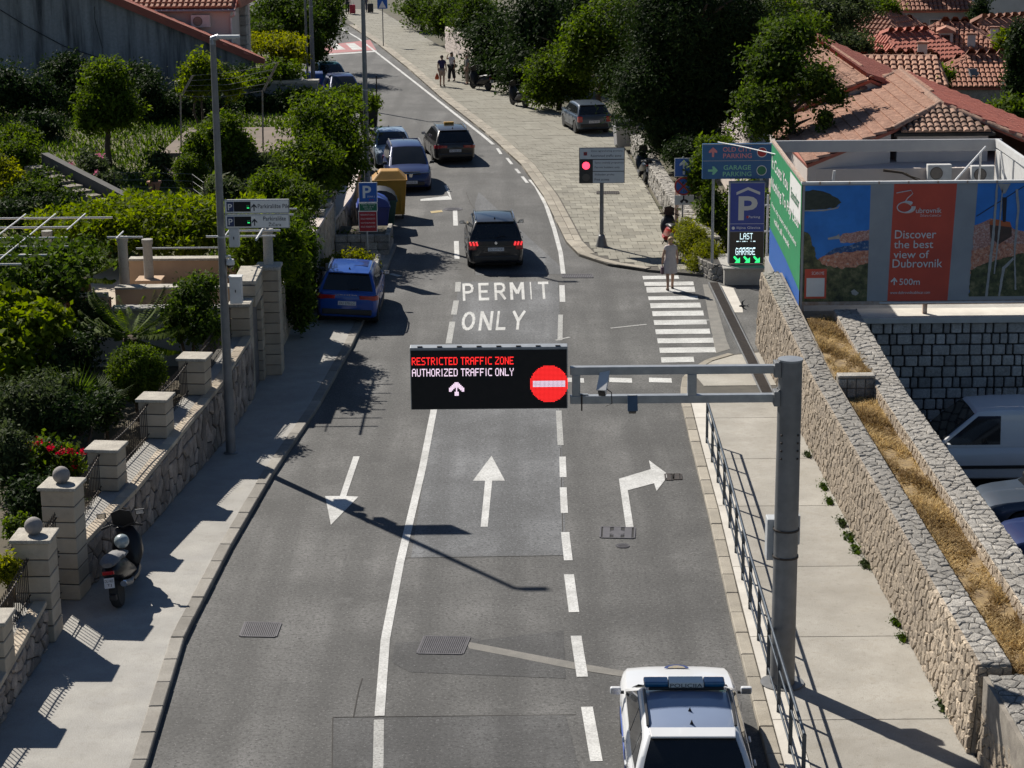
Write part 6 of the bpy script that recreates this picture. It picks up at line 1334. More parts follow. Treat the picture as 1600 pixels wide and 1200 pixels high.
# parking pylon
y = 64.3; a = AT(1140,285,y); b = AT(1193,412,y); x0,x1,z0,z1 = a.x,b.x,b.z,a.z; root = thing('garage_pylon', 'tall blue P pylon with a lit LAST GARAGE display and green arrows', 'sign', ((x0+x1)/2,y,z0))
MB().box(x0,x1,y,y+.3,z0,z1).build('housing', SGREY, root, bevel=.015); PB = pm('pylon_blue', rgb(.026,.055,.3), rgb(.022,.045,.25), 2, .4); H_ = z1-z0
zs = z1-H_*.60; zl = z0+.02
MB().box(x0+.04,x1-.02,y-.012,y,zs,z1-.03).build('blue_panel', PB, root); MB().box(x0+.04,x1-.02,y-.013,y,zl,zs-.015).build('display', pm('display_brown', rgb(.05,.04,.033), None, 4, .5), root)
W_ = x1-x0; mb = MB(); letters(mb, 'P', (x0+W_*.26,y-.015,zs+.36), (1,0,0), (0,0,1), .76, .60, .02); mb.add([(x0+.22,y-.015,z1-.4),(x0+W_*.52,y-.015,z1-.24),(x0+W_*.52,y-.015,z1-.15),(x0+.22,y-.015,z1-.31)], [(0,1,2,3)]); mb.add([(x0+W_*.52,y-.015,z1-.24),(x0+W_*.86,y-.015,z1-.4),(x0+W_*.86,y-.015,z1-.31),(x0+W_*.52,y-.015,z1-.15)], [(0,1,2,3)])
mb.build('symbol', pm('pylon_white', rgb(.52,.52,.5), None, 3, .5), root)
mb = Words(); letters(mb, 'Ilijina Glavica', (x0+.25,y-.015,zs+.06), (1,0,0), (0,0,1), .1, .74, .0); letters(mb, 'Parking', (x0+W_*.55,y-.016,zs+.40), (1,0,0), (0,0,1), .1, .36, .0); mb.build('lettering', M['white'], root)
MB().box(x0+.04,x1-.02,y-.016,y-.012,zs+.24,zs+.25).build('rule', M['white'], root); MB().lathe([(.05,0),(.05,.003),(.001,.003)], 14, (x0+.14,y-.014,zs+.11), rm).build('emblem', M['white'], root)
MB().lathe([(.04,0),(.04,.004),(.001,.004)], 12, (x0+W_*.52,y-.014,zs+.46), rm).build('brand_mark', SRED, root)
mb = MB(); led_text(mb, 'LAST', (x0+W_*.32,y-.017,zs-.05), (1,0,0), (0,0,1), .40, .2); led_text(mb, 'PUBLIC', (x0+W_*.22,y-.017,zs-.30), (1,0,0), (0,0,1), .60, .2, rows=[0]); led_text(mb, 'PUBLIC', (x0+W_*.22,y-.017,zs-.34), (1,0,0), (0,0,1), .60, .2, rows=[6]); led_text(mb, 'GARAGE', (x0+W_*.20,y-.017,zs-.53), (1,0,0), (0,0,1), .62, .22)
mb.build('led_text', pm('led_cyan', rgb(.6,.8,.85), None, 4, .5, emit=1.0), root)
for i in range(3):
    cx, cz = x0+W_*(.24+.28*i), zl+.13; q = [(-.11,.07),(-.07,.11),(.04,.0),(.1,.06),(.1,-.11),(-.07,-.11),(-.01,-.05)]
    MB().add([(cx+px_,y-.017,cz+pz) for px_, pz in q], [(0,1,2,6),(2,3,4),(2,4,6),(4,5,6)][::-1]).build('green_arrow', LG, root)
root = thing('pylon_plinth', 'concrete block below the blue parking pylon', 'plinth', (7.2,64.6,0)); MB().box(6.72,7.95,63.95,66.3,-.05,.5).build('block', M['concrete_left'], root, bevel=.02); MB().box(6.68,7.99,63.86,66.3,.505,.56).build('coping', M['concrete_left'], root, bevel=.01)
root = thing('ladder_frame', 'white steel ladder frame between the pylon and the green billboard side', 'frame', (8.3,65.5,.3))
for x in (8.28, 8.62): MB().tube([(x,65.9,-.1),(x,65.9,2.55)], .035, 8).build('upright', M['white_metal'], root)
for z in (.45,1.35,2.2): MB().tube([(8.1,65.9,z),(8.62,65.9,z)], .03, 8).build('rung', M['white_metal'], root)
# kerb-side planter under the juniper
root = thing('stone_planter', 'low curved stone planter wall below the juniper at the side street corner', 'planter', (6.3,65.6,0))
P = Path([(5.95,66.6),(6.12,65.5),(6.4,64.75),(6.75,64.35)]); MB().prism([tuple(P.at(P.L*i/6)[0]+P.at(P.L*i/6)[2]*-.0) for i in range(7)]+[(6.9,66.8)], -.05, .52).build('core', M['mortar_dark'], root)
def frp(s, t, o): p, d, nn = P.at(s); return Vector((p.x+nn.x*o, p.y+nn.y*o, t))
rubble(root, [(cells(P.L,.56,.26,.17,seed=31), frp, 0)], ['stone_cap'], depth=.05)
# ---------------------------------------------------------------- billboard box
BY0, BY1, BX0, BX1, BZ0, BZ1 = 52.25, 59.8, 7.46, 13.95, 2.02, 5.12
xl = lambda y: lerp(7.46, 7.62, (y-BY0)/(BY1-BY0))
tag(MB().box(7.55, 22, 53.01, 60.5, -1.75, 1.6).build('billboard_terrace', M['concrete_left']), kind='structure')
root = thing('billboard', 'large open box billboard with a cable car poster and a green side panel', 'billboard', (11,52.3,1.7))
for x, y in ((7.5,BY0+.06),(BX1,BY0+.06),(7.66,BY1),(BX1+.2,BY1),(10.7,BY0+.09)): MB().box(x-.055,x+.055,y-.055,y+.055,1.6,BZ1-.04).build('frame_post', M['rusty'], root)
MB().box(BX0-.05,BX1+.05,BY0-.03,BY0+.09,BZ1-.05,BZ1+.015).build('top_rail', M['white_metal'], root, bevel=.01); MB().box(7.6,BX1+.3,BY1-.06,BY1+.06,BZ1-.32,BZ1+.015).build('back_beam', M['grey_panel'], root, bevel=.01)
for i in range(9): MB().box(BX0+.4+i*.75,BX0+.44+i*.75,BY0-.045,BY0-.03,BZ1-.06,BZ1+.02).build('rail_clip', M['rusty'], root)
def slab(name, p, q, th, z0, z1, mat, off=0):
    p = Vector((p[0],p[1])); q = Vector((q[0],q[1])); d = (q-p).normalized(); n = Vector((d.y,-d.x)); A = [p+n*off, q+n*off, q+n*(off-th), p+n*(off-th)]
    return MB().prism([tuple(v) for v in A], z0, z1).build(name, mat, root)
slab('side_rail', (xl(BY1),BY1), (xl(BY0),BY0), .09, BZ1-.03, BZ1+.03, M['rusty'], .03); slab('side_beam', (BX1,BY0+.2), (BX1+.2,BY1), .1, BZ1-.2, BZ1+.02, M['white_metal'], 0)
MB().box(BX0,BX1,BY0-.0,BY0+.035,BZ0,BZ1-.05).build('front_board', M['grey_panel'], root); MB().box(BX0+.1,BX1,BY0-.02,BY0+.06,1.92,BZ0-.005).build('base_beam', M['rusty'], root, bevel=.01); MB().box(9.5,BX1,BY0-.07,BY0-.02,BZ0-.06,BZ0-.02).build('light_strip', M['white_metal'], root)
for p, q in (((11.1,53.0,BZ1-.55),(13.6,59.0,BZ1-.1)), ((13.5,59.3,1.8),(13.55,59.3,BZ1-.25)), ((14.0,58.6,1.8),(14.0,58.8,BZ1-.2)), ((13.95,56,1.8),(14.0,58.8,BZ1-.2))): MB().tube([p,q], .032, 6).build('brace', M['white_metal'], root)
for y0_, y1_ in ((53.0,55.0),(55.2,57.2),(57.4,59.5)): MB().box(14.02,14.06,y0_,y1_,1.9,BZ1-.25).build('side_sheet', M['white_metal'], root)
# printed faces
yp = BY0-.006; BHT = BZ1-.05-BZ0
def hx(px): return (px-1247)/353*(5.66)
def hz_(py): return BHT*(471-py)/(471-290)
def pic(pts, mat, lay, name='print', jag=0, n=5):     # outline given in photo pixels, laid flat on the board
    g = random.Random(int(pts[0][0]*7+pts[0][1])); P = []
    for (a, b), (c, d) in zip(pts, pts[1:]+pts[:1]):
        k = max(1, int(math.hypot(c-a, d-b)/n)) if jag else 1; edge = (a in (1250,1354) and c == a) or (b in (471,292,290,465) and d == b) or (a == 1625 and c == a)
        for i in range(k):
            t = i/k; j = 0 if (i == 0 or edge) else jag; P.append((lerp(a,c,t)+g.uniform(-j,j), min(471, max(290.5, lerp(b,d,t)+g.uniform(-j,j)))))
    tri = tessellate_polygon([[Vector((p[0], -p[1], 0)) for p in P]])
    return MB().add([(BX0+hx(a), yp-.0025*lay, BZ0+hz_(b)) for a, b in P], [tuple(t) for t in tri]).build(name, mat, root)
def npm(name, stops, scale, detail=8, rough=.7):
    m = NT(name); c = m.ramp(m.noise(m.pos(), scale, detail, rough), stops); m.l(c, m.p.inputs['Base Color']); m.p.inputs['Roughness'].default_value = .5; return m.mat
SEA = npm('print_sea', [(.3, rgb(.012,.15,.5)), (.7, rgb(.03,.26,.78))], .7, 4); TOWN = npm('print_town', [(.3, rgb(.06,.06,.06)), (.45, rgb(.5,.18,.11)), (.55, rgb(.65,.3,.18)), (.62, rgb(.55,.5,.45)), (.75, rgb(.1,.1,.09))], 14, 6, .8)
PTOWN2 = npm('print_town_far', [(.35, rgb(.2,.13,.13)), (.5, rgb(.5,.22,.17)), (.6, rgb(.6,.5,.45)), (.72, rgb(.2,.14,.14))], 20, 6, .8); PGREEN = npm('print_green', [(.35, rgb(.012,.018,.01)), (.52, rgb(.08,.095,.035)), (.64, rgb(.2,.18,.09))], 5); PDARK = npm('print_island', [(.3, rgb(.012,.02,.018)), (.7, rgb(.04,.055,.04))], 9); PFOAM = pm('print_pale', rgb(.42,.42,.4), rgb(.3,.3,.3), 8, .5)
PRED = pm('print_red', rgb(.66,.085,.045), rgb(.56,.07,.04), 1.5, .5, stain=.2); GFOIL = pm('print_grey', rgb(.34,.36,.38), rgb(.28,.3,.32), 1.5, .5)
pic([(1250,471),(1354,471),(1354,292),(1250,292)], SEA, 1, 'poster'); pic([(1250,300),(1262,298),(1285,303),(1303,312),(1308,318),(1300,325),(1278,328),(1250,329)], PDARK, 2, 'island', 1.2); pic([(1250,329),(1280,328.5),(1302,325),(1306,321),(1303,327),(1280,331),(1250,331)], PFOAM, 3, 'island_shore', .3)
pic([(1306,372),(1312,366),(1330,364),(1354,360),(1354,378),(1330,380),(1309,380)], PTOWN2, 2, 'old_town', 1.2); pic([(1284,399),(1300,388),(1325,384),(1340,378),(1354,376),(1354,400),(1320,402)], npm('print_harbour', [(.4, rgb(.01,.06,.2)), (.55, rgb(.03,.12,.28)), (.66, rgb(.35,.36,.36))], 12, 5), 3, 'harbour', 1)
pic([(1270,408),(1282,400),(1300,396),(1330,394),(1354,392),(1354,424),(1320,424),(1285,418)], TOWN, 4, 'old_town', 1.5); pic([(1288,372),(1302,369),(1306,366),(1308,374),(1302,374),(1289,375)], PFOAM, 4, 'fort', .5)
pic([(1250,362),(1256,364),(1262,376),(1268,392),(1272,405),(1280,413),(1296,416),(1310,420),(1330,418),(1354,412),(1354,471),(1250,471)], PGREEN, 5, 'hillside_print', 1.8, 4); pic([(1328,455),(1333,452),(1341,458),(1336,462),(1330,460)], PFOAM, 6, 'rock', .6)
pic([(1253,420),(1288,420),(1288,466),(1253,466)], PRED, 7, 'scan_card'); pic([(1256,434),(1285,434),(1285,463),(1256,463)], M['white'], 8, 'scan_field')
pic([(1387,471),(1484,471),(1491,290.5),(1391,290.5)], PRED, 1, 'red_panel'); pic([(1354,471),(1387,471),(1391,290.5),(1354,290.5)], GFOIL, 1, 'grey_band'); pic([(1484,471),(1518,471),(1524,290.5),(1491,290.5)], GFOIL, 1, 'grey_band')
pic([(1518,465),(1625,465),(1625,290.5),(1524,290.5)], SEA, 1, 'poster'); pic([(1521,355),(1535,350),(1548,344),(1570,356),(1590,362),(1625,372),(1625,400),(1590,395),(1519,400)], PTOWN2, 2, 'old_town', 1.4); pic([(1519,395),(1545,386),(1570,380),(1600,384),(1625,385),(1625,430),(1518,430)], TOWN, 3, 'old_town', 1.4); pic([(1518,424),(1545,412),(1570,405),(1600,398),(1625,400),(1625,465),(1518,465)], PGREEN, 4, 'hillside_print', 1.6, 4)
pic([(1545,349),(1552,345),(1578,350),(1581,358),(1546,354)], pm('print_cabin', rgb(.55,.13,.04), rgb(.45,.1,.03), 5, .5), 6, 'cable_car'); pic([(1546,354),(1581,358),(1582,372),(1562,384),(1548,374)], pm('print_cabin_side', rgb(.09,.045,.035), rgb(.05,.03,.025), 8, .5), 5, 'cable_car'); pic([(1564,312),(1571,312),(1571,350),(1566,350)], M['ink'], 7, 'cable_car_arm'); pic([(1524,340),(1600,293),(1600,294.5),(1524,341.5)], M['ink'], 6, 'cable')
for L in ([(1553,292),(1556,292),(1554,380),(1548,465),(1544,465),(1550,370)], [(1562,300),(1564,300),(1563,360),(1558,430),(1556,430),(1560,360)], [(1584,300),(1588,300),(1592,330),(1589,400),(1594,455),(1591,455),(1586,390),(1588,330)], [(1565,465),(1569,420),(1582,408),(1586,404),(1587,408),(1574,422),(1568,465)], [(1556,291),(1576,291),(1568,306),(1564,306)]): pic(L, PFOAM, 8, 'torn_streak', .4)
mb = Words(); uxx = (1,0,0); uzz = (0,0,1)
def bt(s, px, py, hpx, wpx, bold=.006): letters(mb, s, (BX0+hx(px), yp-.022, BZ0+hz_(py)), uxx, uzz, hpx/181*BHT, wpx/353*5.66, bold)
bt('Discover',1395,374,13,66); bt('the best',1394,389,12,63); bt('view of',1394,404.5,12,57); bt('Dubrovnik',1393,419,13,80); bt('500m',1405,446,10,33); bt('www.dubrovnikcablecar.com',1391,460,4.5,64,.0); bt('ubrovnik',1427,335,8,41,.003); bt('Žičara-CableCar',1434,340.5,4.2,34,0); bt('SCAN ME',1264,429,5,20,0)
mb.build('lettering', M['white'], root)
MB().add([(BX0+hx(a),yp-.02,BZ0+hz_(b)) for a, b in [(1396,446),(1398,446),(1398,439),(1401,442),(1402,440),(1397,434),(1391,440),(1392,442),(1396,439)]], [(0,1,2,8),(2,3,4,5),(8,5,6,7),(2,5,8)]).build('arrow', M['white'], root)
t_ = MB(); n = 22; pts = [(BX0+hx(1410+13*math.cos(t)), yp-.02, BZ0+hz_(326-8*math.sin(t))) for t in [rad(40+i*330/n) for i in range(n+1)]]; t_.tube(pts, [.015+.04*max(0, math.cos(2*math.pi*(i/n-.95))) for i in range(n+1)], 4); t_.tube([(BX0+hx(a),yp-.02,BZ0+hz_(b)) for a, b in [(1409,318),(1413,312),(1421,305),(1418,300),(1395,304)]], .012, 4); o = t_.build('loop_logo', M['white'], root)
# green side print facing the street
GP = pm('print_side_green', rgb(.012,.25,.09), rgb(.01,.21,.08), 2, .5)
def sid(y, z, o=.04): return Vector((xl(y)-o, y, z))
def side(pts, mat, lay, name): MB().add([sid(y, z, .03+.004*lay) for y, z in pts], [tuple(range(len(pts)))]).build(name, mat, root)
slab('side_board', (xl(BY1),BY1), (xl(BY0),BY0), .05, 1.2, BZ1-.03, M['grey_panel'], .01)
side([(BY1,1.3),(BY0,1.75),(BY0,BZ1-.05),(BY1,BZ1-.05)], GP, 1, 'green_panel'); side([(BY1,1.3),(BY0,1.75),(BY0,2.3),(55.5,2.5),(BY1,2.6)], SBLUE, 2, 'blue_foot'); side([(BY1,1.3),(BY0,1.6),(BY0,1.9),(BY1,1.5)], M['white'], 3, 'white_foot'); side([(54.9,4.0),(BY0+.15,4.0),(BY0+.15,5.0),(54.9,5.0)], M['white'], 2, 'logo_field')
mb = Words(); dv = Vector((xl(BY0)-xl(BY1), BY0-BY1, 0)).normalized()
for s, y, z, h, wd in (('It Costs You',59.5,4.4,.36,4.2),('Nothing To Pay Less',59.5,3.75,.4,6.8),('Free city tours and transfers',59.3,3.25,.2,6.2),('valid all week',58.6,2.95,.18,4.0)): letters(mb, s, sid(y, z, .046), dv, (0,0,1), h, wd, .012)
mb.build('lettering', M['white'], root)
mb = Words(); letters(mb, 'Samobor', sid(54.6,4.35,.047), dv, (0,0,1), .3, 1.9, .01); mb.build('logo', SGREEN, root)
# ---------------------------------------------------------------- containers and planters on the left
def bin_(label, c, w, d, h, mat, lidm, lid='dome', rot=0, open_=False):
    root = thing('waste_container', label, 'container', (c[0],c[1],0), rot, 'waste containers by the left kerb'); a, b = w/2, d/2
    mb = MB().add([(-a*.86,-b*.8,.16),(a*.86,-b*.8,.16),(a*.86,b*.8,.16),(-a*.86,b*.8,.16),(-a,-b,h),(a,-b,h),(a,b,h),(-a,b,h)], [(3,2,1,0),(4,5,6,7),(0,1,5,4),(1,2,6,5),(2,3,7,6),(3,0,4,7)]); mb.build('body', mat, root, local=True, bevel=.04)
    for x in (-.33,0,.33): MB().box(x*w-.03,x*w+.03,-b*.94-.02,-b*.9+.02,.3,h-.1).build('rib', mat, root, local=True)
    MB().box(-a-.03,a+.03,-b-.03,b+.03,h-.06,h).build('rim', mat, root, local=True, bevel=.015)
    if lid == 'dome':
        n = 8; vs = []; 
        for i in range(n+1):
            t = math.pi*i/n; y = -math.cos(t)*b; z = h+math.sin(t)*b*.62
            vs += [(-a,y,z),(a,y,z)]
        fs = [(2*i,2*i+1,2*i+3,2*i+2) for i in range(n)]+[tuple(range(0,2*n+2,2)),tuple(range(1,2*n+2,2))[::-1]]
        MB().add(vs,fs).build('lid', lidm, root, local=True, smooth=40)
    else: MB().add([(-a,-b,h),(a,-b,h),(a,b,h),(-a,b,h),(-a*.55,-b*.5,h+.3),(a*.55,-b*.5,h+.3),(a*.55,b*.5,h+.3),(-a*.55,b*.5,h+.3)], [(4,5,6,7),(0,1,5,4),(1,2,6,5),(2,3,7,6),(3,0,4,7)]).build('lid', lidm, root, local=True, bevel=.05)
    for x in (-a*.75,a*.75):
        for y in (-b*.6,b*.6): MB().lathe([(.08,-.025),(.08,.025)], 10, (x,y,.08), Matrix.Rotation(rad(90),3,'Y')).build('castor', M['rubber'], root, local=True)
    return root
YEL = pm('container_yellow', rgb(.46,.24,.025), rgb(.38,.19,.02), 2, .5, stain=.4)
bin_('tall yellow clothing container with a sloped top in front of the people carrier', (-4.52,76.9), 1.25, 1.3, 1.5, YEL, YEL, 'hip', rad(4))
bin_('green waste container with a black domed lid left of the road', (-4.75,74.6), 1.15, 1.2, 1.1, pm('container_green', rgb(.02,.07,.05), rgb(.018,.055,.04), 3, .5), M['black'], 'dome', rad(-85))
bin_('dark blue paper container next to the green one', (-4.9,73.1), 1.1, 1.15, 1.12, pm('container_blue', rgb(.012,.03,.2), rgb(.01,.025,.16), 3, .45), pm('container_blue_lid', rgb(.014,.045,.28), None, 3, .4), 'dome', rad(-85))
bin_('black planter bin standing by the wall behind the pale blue car', (-6.9,101.5), .9, .9, 1.2, M['black'], M['black'], 'hip', 0)
bin_('bright blue bin squeezed between the far parked cars and the wall', (-10.9,115.8), 1.0, 1.0, 1.1, P_BLUE, pm('tarp_blue', rgb(.02,.09,.3), rgb(.015,.07,.25), 5, .6), 'dome', rad(10))
bin_('grey covered bin behind the black scooter under the dark trees', (5.25,94.2), 1.0, .9, 1.1, M['grey_panel'], M['black'], 'dome', rad(8))
def planter(label, x0, x1, y0, y1, h, seed, grow=None, gn=0):
    root = thing('stone_planter', label, 'planter', ((x0+x1)/2, y0, 0)); MB().box(x0+.04,x1-.04,y0+.04,y1-.04,-.05,h-.08).build('soil', M['soil'], root)
    g = random.Random(seed); n = max(2, round(h/.24)); hh = h/n
    for (ax, ay, bx, by) in ((x0,y0,x1,y0),(x1,y0,x1,y1)):
        L = math.hypot(bx-ax, by-ay); dx, dy = (bx-ax)/L, (by-ay)/L
        for i in range(n):
            s = 0
            while s < L-.05:
                wd = min(g.uniform(.3,.52), L-s); wd = L-s if L-s-wd < .15 else wd; c = (ax+dx*(s+wd/2)-dy*.06, ay+dy*(s+wd/2)+dx*.06, (i+.5)*hh)
                MB().obox(c, (wd-.015,.15+g.uniform(0,.02),hh-.014), math.atan2(dy,dx)).build('stone', M['stone_cap'], root, bevel=.02, seg=1); s += wd
    return root
planter('rear stone planter box on the left pavement by the blue container', -5.95, -4.12, 69.0, 71.2, .78, 3)
planter('front stone planter box with bright shrubs ahead of the blue crossover', -5.85, -4.2, 64.0, 65.6, .8, 4)
# stone posts and the street wall
for i, (px, py, wpx) in enumerate([(512,298,24),(503,313,24),(493,328,22)]):
    y = 69.6-i*1.5; a = AT(px, py, y); root = thing('wall_post', ['rear', 'middle', 'front'][i]+' grey stone post with a flat cap at the end of the street wall', 'post', (a.x,y,PZ), 0, 'stone posts at the left'); n = 8; h = (a.z-.16-PZ)/n
    for k in range(n): MB().obox((a.x,y,PZ+(k+.5)*h), (.46,.46,h-.012)).build('block', M['stone_cap'], root, bevel=.02, seg=1)
    MB().obox((a.x,y,a.z-.08), (.6,.6,.14)).build('cap', M['lime_cap'], root, bevel=.02)
def street_wall(label, pts, hs, seed):
    P = Path(pts); root = thing('street_wall', label, 'wall', (pts[0][0],pts[0][1],0)); n = int(P.L); core = MB(); hh = lambda t: lerp(hs[0], hs[1], t)
    for i in range(n):
        p, d, o = P.at(P.L*i/n); q, _, o2 = P.at(P.L*(i+1)/n); a, b = hh(i/n), hh((i+1)/n)
        core.add([(p.x,p.y,-.05),(q.x,q.y,-.05),(q.x,q.y,b),(p.x,p.y,a),(p.x-o.x*.5,p.y-o.y*.5,a),(q.x-o2.x*.5,q.y-o2.y*.5,b)], [(0,1,2,3),(3,2,5,4)])
    core.build('core', M['mortar'], root)
    rubble(root, [(cells(P.L, 1, .5, .2, .35, seed), lambda s, t, o: Vector((P.at(s)[0].x+P.at(s)[2].x*o, P.at(s)[0].y+P.at(s)[2].y*o, t*hh(s/P.L))), 0)], ['stone'], limit=160, depth=.05)
    k = int(P.L/.8)
    for i in range(k):
        p, d, nn = P.at(P.L*i/k); q, _, n2 = P.at(P.L*(i+1)/k); a, b = hh(i/k), hh((i+1)/k); p = p+d*.008; q = q-d*.008; A = [p+nn*.05, q+n2*.05, q-n2*.5, p-nn*.5]; zz = [a,b,b,a]
        MB().add([(v.x,v.y,e) for v, e in zip(A,zz)]+[(v.x,v.y,e+.1) for v, e in zip(A,zz)], [(3,2,1,0),(4,5,6,7),(0,1,5,4),(1,2,6,5),(2,3,7,6),(3,0,4,7)]).build('coping_stone', M['plaster_pink'], root)
street_wall('pale stone wall climbing beside the containers and parked cars', [(-6.1,70.2),(-5.7,74),(-5.75,79),(-6.7,86.5)], (1.0, 2.2), 41)
street_wall('low stone wall behind the far parked cars on the left', [(-7.4,90.5),(-8.8,96.5),(-11.4,107.5),(-13.8,121)], (1.5, 1.7), 42)
street_wall('stone retaining wall behind the climbing hedge left of the blue crossover', [(-6.35,53.9),(-6.35,58),(-6.15,63),(-6.0,69)], (1.7, 1.8), 43)
# low wall on the right of the far pavement
P = Path([(6.45,67.3),(6.05,70.5),(5.85,76.2),(5.62,85.4),(5.45,92.5)][::-1]); root = thing('low_wall', 'low weathered stone wall along the far pavement beside the scooters', 'wall', (5.9,72,PZ)); core = MB(); n = 24
for i in range(n):
    p, d, o = P.at(P.L*i/n); q, _, o2 = P.at(P.L*(i+1)/n); core.add([(p.x,p.y,-.05),(q.x,q.y,-.05),(q.x,q.y,.86),(p.x,p.y,.86),(p.x-o.x*.45,p.y-o.y*.45,.86),(q.x-o2.x*.45,q.y-o2.y*.45,.86)], [(0,1,2,3),(3,2,5,4)])
core.v = [(x, y, z) for x, y, z in core.v]; core.build('core', M['mortar'], root)
rubble(root, [(cells(P.L, .8, .34, .2, .4, 51), lambda s, t, o: Vector((P.at(s)[0].x+P.at(s)[2].x*o, P.at(s)[0].y+P.at(s)[2].y*o, PZ+t)), 0), (cells(P.L, .5, .34, .22, .4, 52), lambda s, t, o: Vector((P.at(s)[0].x-P.at(s)[2].x*t, P.at(s)[0].y-P.at(s)[2].y*t, .86+o)), 1)], ['stone_cap','stone_cap'], limit=290)
# far stretch of block wall and gate pier by the hedge
root = thing('hedge_wall', 'pinkish block wall with a pier in front of the far hedge', 'wall', (-2.5,131,PZ)); a, b = Vector((-1.7,128.2)), Vector((-4.3,141)); d = (b-a).normalized(); L = (b-a).length
MB().prism([tuple(a),tuple(b),tuple(b+Vector((.4,.08))),tuple(a+Vector((.4,.08)))], -.05, 1.7).build('core', M['mortar'], root)
for i in range(7):
    for j in range(16): MB().obox((*(a+d*((j+.5+(i % 2)*.4)*L/17)-Vector((.04,0))), PZ+.12+i*.235), (.14,L/17-.03,.21), math.atan2(d.y,d.x)-rad(90)).build('block', M['plaster_pink'], root)
for y_ in (a-d*.4, a-d*1.6):
    for i in range(9): MB().obox((y_.x,y_.y,PZ+.12+i*.24), (.6,.6,.22), 0).build('pier_block', M['plaster_pink'], root)
g_ = G(599,72,PZ); root = thing('crossing_sign', 'small blue crosswalk sign on a thin pole on the far pavement', 'sign', g_); MB().tube([(g_.x,g_.y,PZ),(g_.x,g_.y,3.3)], .035, 8).build('post', M['galv_dark'], root); MB().box(g_.x-.35,g_.x+.35,g_.y-.05,g_.y-.03,2.65,3.3).build('plate', SBLUE, root, bevel=.01); MB().add([(g_.x-.25,g_.y-.055,2.72),(g_.x+.25,g_.y-.055,2.72),(g_.x,g_.y-.055,3.2)], [(0,1,2)]).build('triangle', M['white'], root)
g_ = G(588,152); root = thing('antenna_mast', 'thin cross-shaped mast sticking up over the vine by the road', 'mast', (-6.4,92,1.6)); a = AT(588,152,92); b = AT(588,118,92); MB().tube([(a.x,92,a.z-1),(b.x,92,b.z)], .03, 6).build('mast', M['iron'], root); MB().tube([(a.x-.3,92,b.z-.12),(a.x+.3,92,b.z-.12)], .02, 6).build('cross_arm', M['iron'], root)
# a swallow gliding over the side street
c = AT(1160,478,54); root = thing('flying_bird', 'dark swallow gliding over the side street mouth', 'bird', c)
b_ = MB().tube([(c.x-.09,c.y,c.z+.0),(c.x-.06,c.y,c.z),(c.x,c.y,c.z),(c.x+.07,c.y,c.z+.0),(c.x+.12,c.y,c.z)], [.012,.026,.03,.018,.006], 8)
for q in ([(-.03,0,.01),(.03,0,.01),(.02,.05,.09),(.09,.09,.17),(-.02,.06,.10)], [(-.03,0,-.01),(.03,0,-.01),(.05,-.05,-.05),(.15,-.1,-.11),(.0,-.06,-.06)]):
    b_.add([(c.x+x, c.y+y_, c.z+z) for x, y_, z in q]+[(c.x+x, c.y+y_+.006, c.z+z) for x, y_, z in q], [(0,1,2,3,4),(9,8,7,6,5)]+[(i,(i+1) % 5,5+(i+1) % 5,5+i) for i in range(5)])
b_.add([(c.x+.1,c.y,c.z),(c.x+.2,c.y+.02,c.z+.05),(c.x+.14,c.y,c.z),(c.x+.2,c.y-.02,c.z-.05),(c.x+.1,c.y+.008,c.z),(c.x+.2,c.y+.026,c.z+.05),(c.x+.14,c.y+.008,c.z),(c.x+.2,c.y-.014,c.z-.05)], [(0,1,2,3),(7,6,5,4),(0,4,5,1),(1,5,6,2),(2,6,7,3),(3,7,4,0)])
b_.build('body', M['ink'], root)
# ================================================================ HOUSES
def tile_piece(w, l, k=4, hgt=.46):
    a = [math.pi*i/k for i in range(k+1)]; vs = []
    for y, lift, s in ((0, .09, 1.0), (l*1.1, .0, .88)):
        for t in a: vs.append((-math.cos(t)*w*.5*s, y, math.sin(t)*w*hgt*s+lift*w*2))
    n = k+1; return vs, [(i, i+1, n+i+1, n+i) for i in range(k)]+[tuple(range(n))]
def roof_face(root, poly, mat, w=.22, l=.40, single=False, k=3, local=False, name='roof_tiles', base=True):
    """one slope: barrel tiles laid from eave to ridge inside the polygon; poly lists the corners"""
    P = [Vector(p) for p in poly]; n = (P[1]-P[0]).cross(P[2]-P[0]).normalized(); n = n if n.z > 0 else -n
    up = (Vector((0,0,1))-n*n.z).normalized(); e = up.cross(n).normalized(); o = P[0]; Q = [((p-o).dot(e), (p-o).dot(up)) for p in P]
    us = [q[0] for q in Q]; vs_ = [q[1] for q in Q]; tv, tf = tile_piece(w, l, k); mb = MB(); v = min(vs_); me = None; R3 = Matrix((e, up, n)).transposed()
    if base:
        b = MB(); m = len(P); b.add([p+n*.01 for p in P]+[p-n*.1 for p in P], [tuple(range(m)), tuple(range(2*m-1, m-1, -1))]+[(i,(i+1) % m,m+(i+1) % m,m+i) for i in range(m)]); b.build('roof_deck', M['roof_red'] if mat is not M['roof_old'] else M['mortar_dark'], root, local=local)
    off = Vector((0,0,0))
    if not local:
        q = root
        while q is not None: off += q.location; q = q.parent
    while v < max(vs_):
        u = math.floor(min(us)/w)*w
        while u < max(us):
            if in_poly(u+w/2, v+l*.5, Q):
                c = o+e*(u+w/2)+up*v+n*(.012+R.uniform(0,.006))
                if single:
                    if me is None:
                        t = MB().add(tv, tf); ob = t.build('roof_tile', mat, None, smooth=50); me = ob.data; bpy.data.objects.remove(ob)
                    s = share('roof_tile', me, root, c-off); s.rotation_euler = R3.to_euler()
                else: mb.add([c+R3 @ Vector(p) for p in tv], tf)
            u += w
        v += l
    if mb.v: tag(mb.build(name, mat, root, local=local, smooth=50), kind='stuff')
